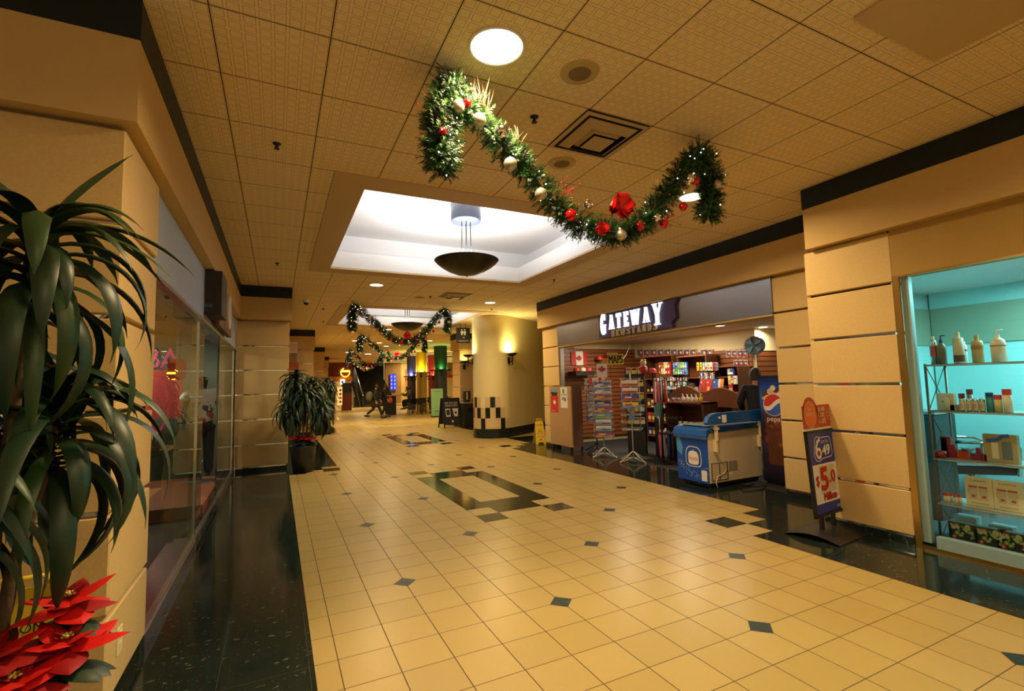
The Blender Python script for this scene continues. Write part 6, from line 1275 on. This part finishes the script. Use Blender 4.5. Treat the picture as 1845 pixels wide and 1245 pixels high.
stand = dict(el_l=(.03, .27, 1.14), wr_l=(.20, .20, 1.00), el_r=(.03, -.27, 1.14), wr_r=(.20, -.2, 1.0), kn_l=(.03, .1, .5), an_l=(0, .1, .09), kn_r=(.03, -.1, .5), an_r=(0, -.1, .09))
person('person in a black coat with grey hair standing with back turned in the newsstand', (7.42, 1.95, 0), .75, stand, DK2, DT, HGREY, .1)
# =================================================================== LEFT CLOTHES SHOP
# black sign box and round sign high on the shopfront
t = thing('blade_sign', 'dark brown box sign fixed high over the clothes shop door', 'sign', (XL+.02, 2.57, 2.44)); DBR = mat('dark_brown_box', (.022, .012, .008), .5)
b = MB(); b.box((-.12, 0, 0), (.12, .55, .50), DBR, .004); b.build('box', t); b = MB(); b.rect(Fr((-.05, 0, .08), (1, 0, 0), (0, 0, 1)), 0, 0, .08, .035, mat('teal_mark', (.05, .12, .14), .5), .002); b.build('mark', t)
t = thing('round_shop_sign', 'brown panel with a white round logo disc facing the hall', 'sign', (XL+.03, 3.2, 2.40)); b = MB(); b.box((-.03, 0, 0), (.03, 1.7, .54), mat('brown_panel', (.13, .06, .03), .5)); b.build('panel', t)
b = MB(); F = Fr((.03, .8, .27), (0, 1, 0), (0, 0, 1)); b.disc(F, 0, 0, .24, mat('white_disc', (.75, .72, .68), .5), .0, .05); 
for k in range(5): b.rect(F, -.10+.04*k, -.12, -.085+.04*k, .12, mat('disc_mark', (.35, .2, .12), .5), .055)
b.build('disc', t)
# display platform and mannequin
TER = mat('terracotta_platform', (.20, .06, .025), .5); b = MB(); b.box((-2.0, 3.55, .002), (-.86, 5.9, .16), TER, .004); tag(b.build('display_platform'), 'terracotta display step under the mannequin behind the left glass', 'platform')
def mannequin(x, y, z0, label, shirt, pants, rz=0):
    t = thing('mannequin', label, 'mannequin', (x, y, z0), rz); BASE = mat('mannequin_black', (.02, .02, .02), .3)
    V = [(0, 0, .92), (0, 0, 1.08), (0, 0, 1.3), (0, 0, 1.46), (0, 0, 1.56), (0, 0, 1.66), (.18, 0, 1.40), (.24, .02, 1.15), (.25, -.04, .92), (-.18, 0, 1.40), (-.24, .02, 1.15), (-.25, -.04, .92), (.09, 0, .85), (.10, 0, .48), (.10, .0, .08), (-.09, 0, .85), (-.10, 0, .48), (-.10, 0, .08)]
    E = [(0, 1), (1, 2), (2, 3), (3, 4), (4, 5), (2, 6), (6, 7), (7, 8), (2, 9), (9, 10), (10, 11), (0, 12), (12, 13), (13, 14), (0, 15), (15, 16), (16, 17)]
    Rr = [(.14, .11), (.11, .09), (.15, .10), .05, .075, .08, .05, .04, .03, .05, .04, .03, .085, .055, .04, .085, .055, .04]
    skin_mesh('body', V, E, Rr, BASE, t)
    skin_mesh('t_shirt', [(0, 0, .88), (0, 0, 1.08), (0, 0, 1.3), (0, 0, 1.44), (.19, 0, 1.40), (.27, .0, 1.26), (-.19, 0, 1.40), (-.27, 0, 1.26)], [(0, 1), (1, 2), (2, 3), (2, 4), (4, 5), (2, 6), (6, 7)], [(.19, .14), (.15, .12), (.19, .13), .07, .08, .075, .08, .075], shirt, t)
    skin_mesh('trousers', [(0, 0, .93), (.09, 0, .84), (.10, 0, .5), (.10, 0, .12), (-.09, 0, .84), (-.10, 0, .5), (-.10, 0, .12)], [(0, 1), (1, 2), (2, 3), (0, 4), (4, 5), (5, 6)], [(.16, .12), .1, .08, .07, .1, .08, .07], pants, t)
    b = MB(); b.cyl((0, 0, 0), .2, .02, STEEL, 20); b.tube([(0, .0, .02), (0, 0, .3), (.09, 0, .4)], .012, STEEL, 6); b.build('stand', t); return t
SHM = mat('printed_t_shirt', (.55, .52, .46), .7); g = NT(SHM); o = g.xyz(); n = g.n('ShaderNodeTexNoise'); n.inputs['Scale'].default_value = 11; g.l(g.t.outputs['Object'], n.inputs['Vector'])
f = g.math('MULTIPLY', g.math('GREATER_THAN', n.outputs[0], .48), g.math('LESS_THAN', o[2], 1.25)); c1 = g.mix(g.math('LESS_THAN', o[2], 1.08), (.06, .06, .07), (.45, .06, .03)); g.l(g.mix(f, (.60, .56, .5), c1), g.b.inputs['Base Color'])
mannequin(-1.10, 5.35, .16, 'mannequin in a red and white printed shirt and black trousers behind the glass', SHM, DT, .3)
# red banner panels and pink lettering
REDB = mat('red_banner', (.40, .03, .03), .6); PNKL = mat('pink_letters', (.60, .03, .16), .5)
t = thing('sale_banner', 'red hanging banner with pink letters inside the clothes shop', 'banner', (-2.35, 5.9, 0)); b = MB(); b.box((0, 0, 1.15), (.9, .03, 1.95), REDB); b.build('panel', t)
b = MB(); F = Fr((0, -.0, 0), (1, 0, 0), (0, 0, 1)); b.text(F, 'ABA', .10, 1.98, .32, PNKL, .02, .75); b.text(F, 'AV', .2, .85, .28, PNKL, .02, .5); b.build('letters', t); b = MB(); b.tube([(.1, 0, 1.95), (.1, 0, 2.65)], .006, BLKMETAL, 5); b.tube([(.85, 0, 1.95), (.85, 0, 2.65)], .006, BLKMETAL, 5); b.build('hanger', t)
b = MB(); b.box((0, 0, 1.0), (.5, .03, 1.9), PNKL); b.box((.05, -.01, 0), (.1, .02, 1.0), BLKMETAL); tag(b.build('pink_banner', loc=(-3.2, 3.9, 0)), 'magenta banner stand nearest the left pier inside the shop', 'banner')
b = MB(); b.box((0, 0, 0), (.22, .22, .3), mat('red_light_box', (.65, .02, .02), .5)); tag(b.build('red_box', loc=(-1.55, 5.2, 1.78)), 'small red box sign above the mannequin', 'sign')
# round green display stand
t = thing('tiered_stand', 'pale green tiered display stand inside the clothes shop', 'display stand', (-1.9, 3.0, 0)); GS = mat('pale_green_stand', (.28, .36, .12), .5); b = MB(); b.cyl((0, 0, 0), .05, 1.5, GS, 14); b.build('post', t)
for z, r in ((.35, .3), (.75, .27), (1.1, .24)): b = MB(); b.cyl((0, 0, z), r, .05, GS, 24); b.build('tier', t)
# small tree with lights
t = thing('decorated_tree', 'small decorated Christmas tree inside the clothes shop', 'Christmas tree', (-2.4, 2.2, 0)); rnd = random.Random(8); b = MB()
for k in range(420):
    z = .4+1.5*rnd.random(); r = .48*(1-(z-.4)/1.6); a = rnd.uniform(0, 2*pi); p = Vector((r*.4*math.cos(a), r*.4*math.sin(a), z)); twig(b, p, Vector((math.cos(a), math.sin(a), -.2)), r*.6+.05, 14, rnd, .05)
b.build('foliage', t); b = MB(); b.cyl((0, 0, 0), .15, .25, DRED, 16); b.cyl((0, 0, .2), .03, .3, CANE, 8); b.build('pot', t)
for k in range(14): a = k*2.4; z = .55+.09*k; r = .46*(1-(z-.4)/1.6); b = MB(); b.sphere((r*math.cos(a), r*math.sin(a), z), .035, BM['red'] if k % 2 else BM['shiny'], 12, 8); b.build('bauble', t)
# clothes rails
def rail(x, y, rz, cols, label, seed):
    rnd = random.Random(seed); t = thing('clothes_rail', label, 'clothes rail', (x, y, 0), rz); b = MB()
    for s in (-.6, .6): b.tube([(s, -.2, .01), (s, .2, .01)], .012, STEEL, 6); b.tube([(s, 0, 0), (s, 0, 1.4)], .012, STEEL, 6)
    b.tube([(-.6, 0, 1.4), (.6, 0, 1.4)], .012, STEEL, 6); b.build('frame', t)
    for k in range(14):
        m = rnd.choice(cols); xx = -.55+.085*k; L_ = rnd.uniform(.6, .8); b = MB(); b.tube([(xx, 0, 1.41), (xx, 0, 1.36)], .004, STEEL, 4); w = .2; 
        vs = [(xx+d, y_*w, z) for d in (-.02, .02) for y_, z in ((-.25, 1.36), (.25, 1.36), (1, 1.28), (1.05, 1.1), (.85, 1.12), (.9, 1.34-L_), (-.9, 1.34-L_), (-.85, 1.12), (-1.05, 1.1), (-1, 1.28))]
        b.add(vs, [tuple(range(9, -1, -1)), tuple(range(10, 20))]+[(i, (i+1) % 10, 10+(i+1) % 10, 10+i) for i in range(10)], m); o = b.build('garment', t)
rail(-1.55, 1.75, 1.5, [DT, mat('cloth_charcoal', (.04, .04, .045), .8), mat('cloth_red', (.35, .02, .02), .8)], 'low rail of dark and red clothes behind the near glass', 1)
rail(-2.6, 5.9, 0, [mat('cloth_green', (.1, .25, .12), .8), PNKL, mat('cloth_white', (.6, .58, .5), .8)], 'rail of green and pink clothes at the back of the shop', 2)
b = MB(); b.box((-.35, -.3, 0), (.35, .3, .42), mat('yellow_crate', (.5, .38, .08), .6), .01); tag(b.build('display_cube', loc=(-1.9, .75-.1, .0)), 'yellowish display cube on the shop floor behind the near glass', 'display cube')
emt = emis('shop_tube', (1, .9, .55), 5)
for i, (x, y, rz) in enumerate(((-2.3, 3.4, .5), (-1.9, 5.0, .2), (-3.0, 5.5, .1))): 
    t = thing('track_light', 'short bright ceiling lamp inside the clothes shop', 'ceiling light', (x, y, 2.62), rz, 'clothes shop ceiling lamps'); b = MB(); b.box((-.2, -.03, -.02), (.2, .03, .035), WHITEP); b.build('housing', t); b = MB(); b.box((-.18, -.02, -.03), (.18, .02, -.021), emt); b.build('tube', t)
# =================================================================== SALON DISPLAY
SHM_ = mat('shelf_metal', (.16, .14, .11), .4, metal=.5)
sx0, sx1, sy0, sy1 = 5.47, 5.84, -3.3, -1.335
ZS = [1.655, 1.225, .79, .385, .055]
t = thing('display_shelf', 'metal wire display shelf of hair products behind the salon glass', 'shelf', (0, 0, 0))
for (x, y) in ((sx0, sy0), (sx0, sy1), (sx1, sy0), (sx1, sy1)): b = MB(); b.tube([(x, y, .04), (x, y, ZS[0]+.01)], .011, SHM_, 8); b.build('post', t)
for z in ZS: b = MB(); b.box((sx0-.01, sy0, z-.012), (sx1+.01, sy1, z), mat('shelf_glass', (.35, .42, .42), .15)); b.tube([(sx0, sy0, z-.005), (sx0, sy1, z-.005), (sx1, sy1, z-.005), (sx1, sy0, z-.005)], .010, SHM_, 6, True); b.build('shelf', t)
b = MB()
for z0, z1 in zip(ZS[1:], ZS[:-1]): b.tube([(sx0, sy1, z0), (sx1, sy1, z1)], .004, SHM_, 5); b.tube([(sx0, sy1, z1), (sx1, sy1, z0)], .004, SHM_, 5)
b.build('cross_brace', t)
def lathe_thing(nm, px, zi, prof, m, label, cat='bottle', xx=5.58, extra=None, grp=None, seg=18):
    """stands at the px column of the photo on shelf zi"""
    d = FWD*FPX+RGT*(px-922.5)-UPV*((640, 720, 790, 870, 950)[zi]-622.5); k = (xx-CAM.x)/d.x; y = CAM.y+d.y*k; y = max(sy0+.03, min(sy1-.03, y)); t = thing(nm, label, cat, (xx, y, ZS[zi]+.001), 0, grp)
    b = MB(); b.lathe(prof, (0, 0, 0), m, seg); b.build('body', t)
    if extra: extra(t)
    return t
SIL = mat('silver_can', (.5, .47, .42), .25, metal=.9); OLI = mat('olive_bottle', (.13, .11, .06), .35); CRB = mat('cream_bottle', (.62, .56, .40), .35); AMB = mat('amber_cream_bottle', (.55, .42, .18), .35); TEAL = mat('teal_bottle', (.03, .25, .28), .35); DRK = mat('dark_red_pack', (.22, .01, .02), .4)
LBR = mat('label_dark', (.08, .05, .03), .5)
def capx(z, r, h, m): return lambda t: MB().cyl((0, 0, z), r, h, m, 14).build('cap', t)
def pump(z, m): 
    def f(t): b = MB(); b.cyl((0, 0, z), .016, .03, m, 12); b.tube([(0, 0, z+.03), (0, 0, z+.07), (-.0, -.035, z+.07)], .006, m, 6); b.build('pump', t)
    return f
def labelled(r, z0, z1, m, nxt=None):
    def f(t):
        b = MB(); b.lathe([(r+.001, z0), (r+.001, z1)], (0, 0, 0), m, 18); b.build('label_band', t)
        if nxt: nxt(t)
    return f
lathe_thing('spray_can', 1674, 0, [(.001, 0), (.026, 0), (.026, .22), (.018, .24), (.001, .24)], SIL, 'silver spray can at the left end of the top shelf', 'can', extra=labelled(.026, .08, .18, mat('red_logo', (.4, .05, .04), .4), capx(.24, .014, .03, CRM)))
lathe_thing('pump_bottle', 1697, 0, [(.001, 0), (.034, 0), (.036, .15), (.03, .18), (.014, .205), (.001, .205)], OLI, 'olive brown pump bottle with a blue pump on the top shelf', extra=pump(.20, NAVY))
lathe_thing('shampoo_bottle', 1728, 0, [(.001, 0), (.04, 0), (.04, .23), (.03, .24), (.001, .24)], CRB, 'tall cream bottle with a dark label band on the top shelf', extra=labelled(.04, .02, .08, LBR, capx(.24, .017, .05, CRM)))
lathe_thing('shampoo_bottle', 1738, 0, [(.001, 0), (.022, 0), (.022, .17), (.018, .18), (.001, .18)], WHT, 'slim white bottle behind the tall cream one', xx=5.76, extra=labelled(.022, .12, .135, REDP, capx(.18, .012, .03, WHT)))
lathe_thing('shampoo_bottle', 1762, 0, [(.001, 0), (.04, 0), (.042, .18), (.035, .20), (.001, .2)], AMB, 'yellow cream bottle with a pale cap on the top shelf', extra=labelled(.042, .12, .16, mat('label_brown', (.35, .22, .06), .5), capx(.2, .016, .05, AMB)))
lathe_thing('pump_bottle', 1800, 0, [(.001, 0), (.05, 0), (.052, .16), (.045, .19), (.02, .215), (.001, .215)], CRB, 'wide cream pump bottle at the right of the top shelf', extra=labelled(.0525, .14, .147, LBR, pump(.21, WHT)))
def box_thing(nm, px, zi, w, h, d, m, label, cat='box', xx=5.60, art=None, grp=None, rz=0):
    dd = FWD*FPX+RGT*(px-922.5)-UPV*((640, 720, 790, 870, 950)[zi]-622.5); k = (xx-CAM.x)/dd.x; y = CAM.y+dd.y*k; y = max(sy0+w/2+.01, min(sy1-w/2-.01, y)); t = thing(nm, label, cat, (xx, y, ZS[zi]+.001), rz, grp); b = MB(); b.box((0, -w/2, 0), (d, w/2, h), m, .002); b.build('carton', t)
    if art: F = Fr((0, w/2, 0), (0, -1, 0), (0, 0, 1)); b = MB(); art(b, F, w, h); b.build('print', t)
    return t
box_thing('gift_bag', 1688, 1, .13, .16, .05, CRB, 'cream paper bag at the left of the second shelf', 'bag', art=lambda b, F, w, h: (b.rect(F, w*.3, h*.5, w*.7, h*.56, GRNP, .001)))
lathe_thing('shampoo_bottle', 1706, 1, [(.001, 0), (.020, 0), (.020, .10), (.008, .13), (.001, .13)], CRB, 'small cream bottle beside the paper bag')
box_thing('soap_box', 1718, 1, .10, .055, .05, mat('beige_box', (.4, .34, .2), .5), 'low beige box on the second shelf')
for i, px in enumerate((1733, 1745, 1757, 1769)): lathe_thing('hair_tin', px, 1, [(.001, 0), (.021, 0), (.021, .11), (.018, .115), (.001, .115)], SIL, 'silver and cream tin with a red D on the second shelf', 'tin', 5.58, labelled(.021, .01, .09, CRB, lambda t: MB().text(Fr((-.0225, .010, .03), (0, -1, 0), (0, 0, 1)), 'D', 0, 0, .035, REDP, .001, .02).build('letter', t)), 'four silver tins in a row')
for i, (px, hh) in enumerate(((1733, .15), (1748, .19))): lathe_thing('shampoo_bottle', px, 1, [(.001, 0), (.022, 0), (.022, hh-.04), (.001, hh-.04)], mat('grey_bottle', (.3, .3, .28), .4), ['short red capped bottle behind the tins', 'taller red capped bottle behind the tins'][i], xx=5.72, extra=capx(hh-.04, .024, .045, DRK))
lathe_thing('shampoo_bottle', 1783, 1, [(.001, 0), (.026, 0), (.026, .13), (.001, .13)], TEAL, 'teal bottle with a dark blue cap on the second shelf', extra=capx(.13, .026, .04, mat('cap_blue', (.01, .06, .2), .4)))
lathe_thing('shampoo_bottle', 1798, 1, [(.001, 0), (.026, 0), (.026, .11), (.001, .11)], AMB, 'amber bottle with a red cap on the second shelf', extra=capx(.11, .026, .04, REDP))
lathe_thing('shampoo_bottle', 1815, 1, [(.001, 0), (.03, 0), (.03, .15), (.001, .15)], CRB, 'cream bottle with a red cap at the right edge of the second shelf', extra=capx(.15, .03, .05, REDP))
for i, (px, w, h) in enumerate(((1679, .05, .18), (1700, .075, .19), (1715, .03, .12))): box_thing('hair_product_box', px, 2, w, h, .05, DRK, ['narrow dark red tube at the left of the third shelf', 'tall dark red box on the third shelf', 'small dark red box beside the tall one'][i])
lathe_thing('hair_jar', 1690, 2, [(.001, 0), (.045, 0), (.047, .06), (.001, .07)], DRK, 'round dark red jar on the third shelf', 'jar', 5.53)
box_thing('hair_product_box', 1731, 2, .085, .075, .07, mat('orange_red_box', (.45, .04, .01), .4), 'orange red box under a small red flower on the third shelf')
b = MB()
rnd = random.Random(3)
for k in range(16): oval_leaf(b, (rnd.gauss(0, .03), rnd.gauss(0, .03), 0), rnd.uniform(0, 6.28), .4, .06, .03, RED2 if k % 2 else PG, .5)
tag(b.build('small_flower', loc=(5.65, at(1731, 790, 0, 5.60).y, ZS[2]+.078)), 'small red silk flower on the orange red box', 'flower')
for i, (px, zz) in enumerate(((1749, 0), (1760, .05), (1770, 0))): box_thing('hair_product_box', px, 2, .034, .06+zz, .05, DRK, ['dark red small carton, left of three', 'dark red taller carton, middle of three', 'dark red small carton, right of three'][i])
box_thing('gift_set', 1800, 2, .22, .24, .06, mat('gift_tan', (.35, .28, .13), .5), 'tan boxed gift set with a blue ribbon on the third shelf', art=lambda b, F, w, h: (b.rect(F, w*.25, .03, w*.45, h*.7, CRB, .001), b.rect(F, w*.55, .03, w*.85, h*.75, mat('slate', (.12, .15, .18), .4), .001), b.stroke(F, [(w*.1, h*.75), (w*.45, h*.82), (w*.6, h*.95), (w*.8, h*.98)], .03, BLUP, .003)))
for i, px in enumerate((1681, 1696, 1706, 1712, 1720, 1727)): lathe_thing('small_vial', px, 3, [(.001, 0), (.013, 0), (.013, .06), (.001, .06)], CRB, 'small cream vial with a red cap on the fourth shelf', 'bottle', 5.54+.03*(i % 2), capx(.06, .014, .022, REDP), 'small red capped vials')
def poster_art(b, F, w, h):
    for s in (.28, .65): b.rect(F, w*(s-.15), h*.22, w*(s+.17), h*.72, mat('print_bottle', (.55, .5, .38), .5), .001); b.rect(F, w*(s-.15), h*.64, w*(s+.17), h*.70, REDP, .002); b.rect(F, w*(s-.05), h*.3, w*(s+.1), h*.38, REDP, .002)
    b.ring(F, w*.28, h*.5, w*.17, .003, REDP, .002, a0=1.6, a1=4.7); b.text(F, 'SUPERSIZE', w*.5, h*.86, h*.05, LBR, .001, w*.6, 'c'); b.text(F, 'BUY NOW & SAVE', w*.5, h*.08, h*.05, LBR, .001, w*.6, 'c')
box_thing('product_card', 1762, 3, .19, .25, .05, CRM, 'cream card printed with two bottles, left of the pair on the fourth shelf', 'card', art=poster_art); box_thing('product_card', 1814, 3, .19, .25, .05, CRM, 'cream card printed with two bottles, right of the pair on the fourth shelf', 'card', art=poster_art)
def floral(b, F, w, h):
    rnd = random.Random(5); b.rect(F, 0, 0, w, h, mat('floral_black', (.015, .02, .015), .4), .001)
    cs = [mat('floral_green', (.22, .35, .03), .5), mat('floral_red', (.40, .02, .05), .5), mat('floral_cream', (.5, .45, .3), .5), mat('floral_leaf', (.06, .18, .04), .5)]
    for k in range(26): x, y, r = rnd.uniform(.02, w-.02), rnd.uniform(.02, h-.02), rnd.uniform(.008, .022); c = rnd.choice(cs); b.disc(F, x, y, r, c, .0015+.00005*k, seg=9); b.disc(F, x, y, r*.45, cs[2], .004, seg=7)
for i, px in enumerate((1714, 1782, 1822)): box_thing('floral_gift_box', px, 4, .20, .15, .07, mat('gift_teal', (.10, .28, .28), .4), ['floral gift box at the left of the lowest shelf', 'floral gift box in the middle of the lowest shelf', 'floral gift box at the right edge of the lowest shelf'][i], art=floral)
for i, px in enumerate((1735, 1802)): box_thing('gift_box', px, 4, .16, .19 if i == 0 else .16, .1, mat('gift_pale', (.35, .5, .48), .4), ['pale teal box behind the left floral gift box', 'pale teal box behind the middle floral gift box'][i], xx=5.72)
# salon furniture behind the shelf
t = thing('salon_chair', 'black salon chair with chrome arms behind the product shelf', 'chair', (7.1, -.98, .04), .8); b = MB(); b.box((-.3, -.3, .42), (.3, .3, .55), BLACK, .03); b.build('seat', t); b = MB(); b.box((-.28, .22, .55), (.28, .34, 1.1), BLACK, .03); b.build('backrest', t); b = MB(); b.cyl((0, 0, 0), .3, .03, CHROME, 24); b.cyl((0, 0, .03), .04, .4, CHROME, 12); b.build('base', t)
for s in (-.33, .33): b = MB(); b.tube([(s, -.25, .42), (s, -.28, .72), (s, -.2, .76), (s, .28, .78)], .018, CHROME, 8); b.build('armrest', t)
t = thing('dark_cabinet', 'black cabinet behind the left end of the salon shelf', 'cabinet', (6.2, -1.0, .04)); b = MB(); b.box((0, -.05, 0), (.42, .35, 1.1), BLACK, .01); b.build('body', t); b = MB(); b.box((-.02, -.07, 1.1), (.44, .37, 1.13), GRY); b.build('top', t)
t = thing('salon_counter', 'dark low salon counter behind the lower shelves', 'counter', (6.3, -2.6, .04)); b = MB(); b.box((0, -1.2, 0), (.5, .4, .72), mat('counter_dark', (.02, .018, .016), .4), .01); b.build('body', t); b = MB(); b.box((-.03, -1.23, .72), (.53, .43, .75), STEEL); b.build('top', t)
# =================================================================== labels for look-alikes: say where in its set each one is
bpy.context.view_layer.update()
def _ord(n): return 'first second third fourth fifth sixth seventh eighth ninth tenth eleventh twelfth thirteenth fourteenth fifteenth sixteenth seventeenth eighteenth'.split()[n] if n < 18 else str(n+1)+'th'
sets = {}
for o in sc.objects:
    if o.parent is None and 'label' in o and 'group' in o: sets.setdefault((o['group'], o['label']), []).append(o)
for (g_, l_), os_ in sets.items():
    if len(os_) < 2: continue
    if any(w in g_ for w in ('hall ceiling',)): pass
    def scr(o):
        d = o.matrix_world.translation-CAM; z = d.dot(FWD); return (d.dot(RGT)/z*FPX, -d.dot(UPV)/z*FPX) if z > .1 else (d.dot(RGT)*1e3, -d.dot(UPV)*1e3)
    zs = sorted({round(o.matrix_world.translation.z, 2) for o in os_}, reverse=True); rows = []
    for z in zs:
        if not rows or rows[-1][-1]-z > .035: rows.append([z])
        else: rows[-1].append(z)
    for ri, r in enumerate(rows):
        m = sorted([o for o in os_ if round(o.matrix_world.translation.z, 2) in r], key=lambda o: scr(o)[0])
        for k, o in enumerate(m):
            base = l_.split(' '); tail = []
            if len(m) > 1: tail = [_ord(k), 'from', 'left']
            if len(rows) > 1: tail = tail+(['in'] if tail else [])+[_ord(ri), 'row', 'down']
            o['label'] = ' '.join(base[:16-len(tail)]).rstrip(',')+', '+' '.join(tail)
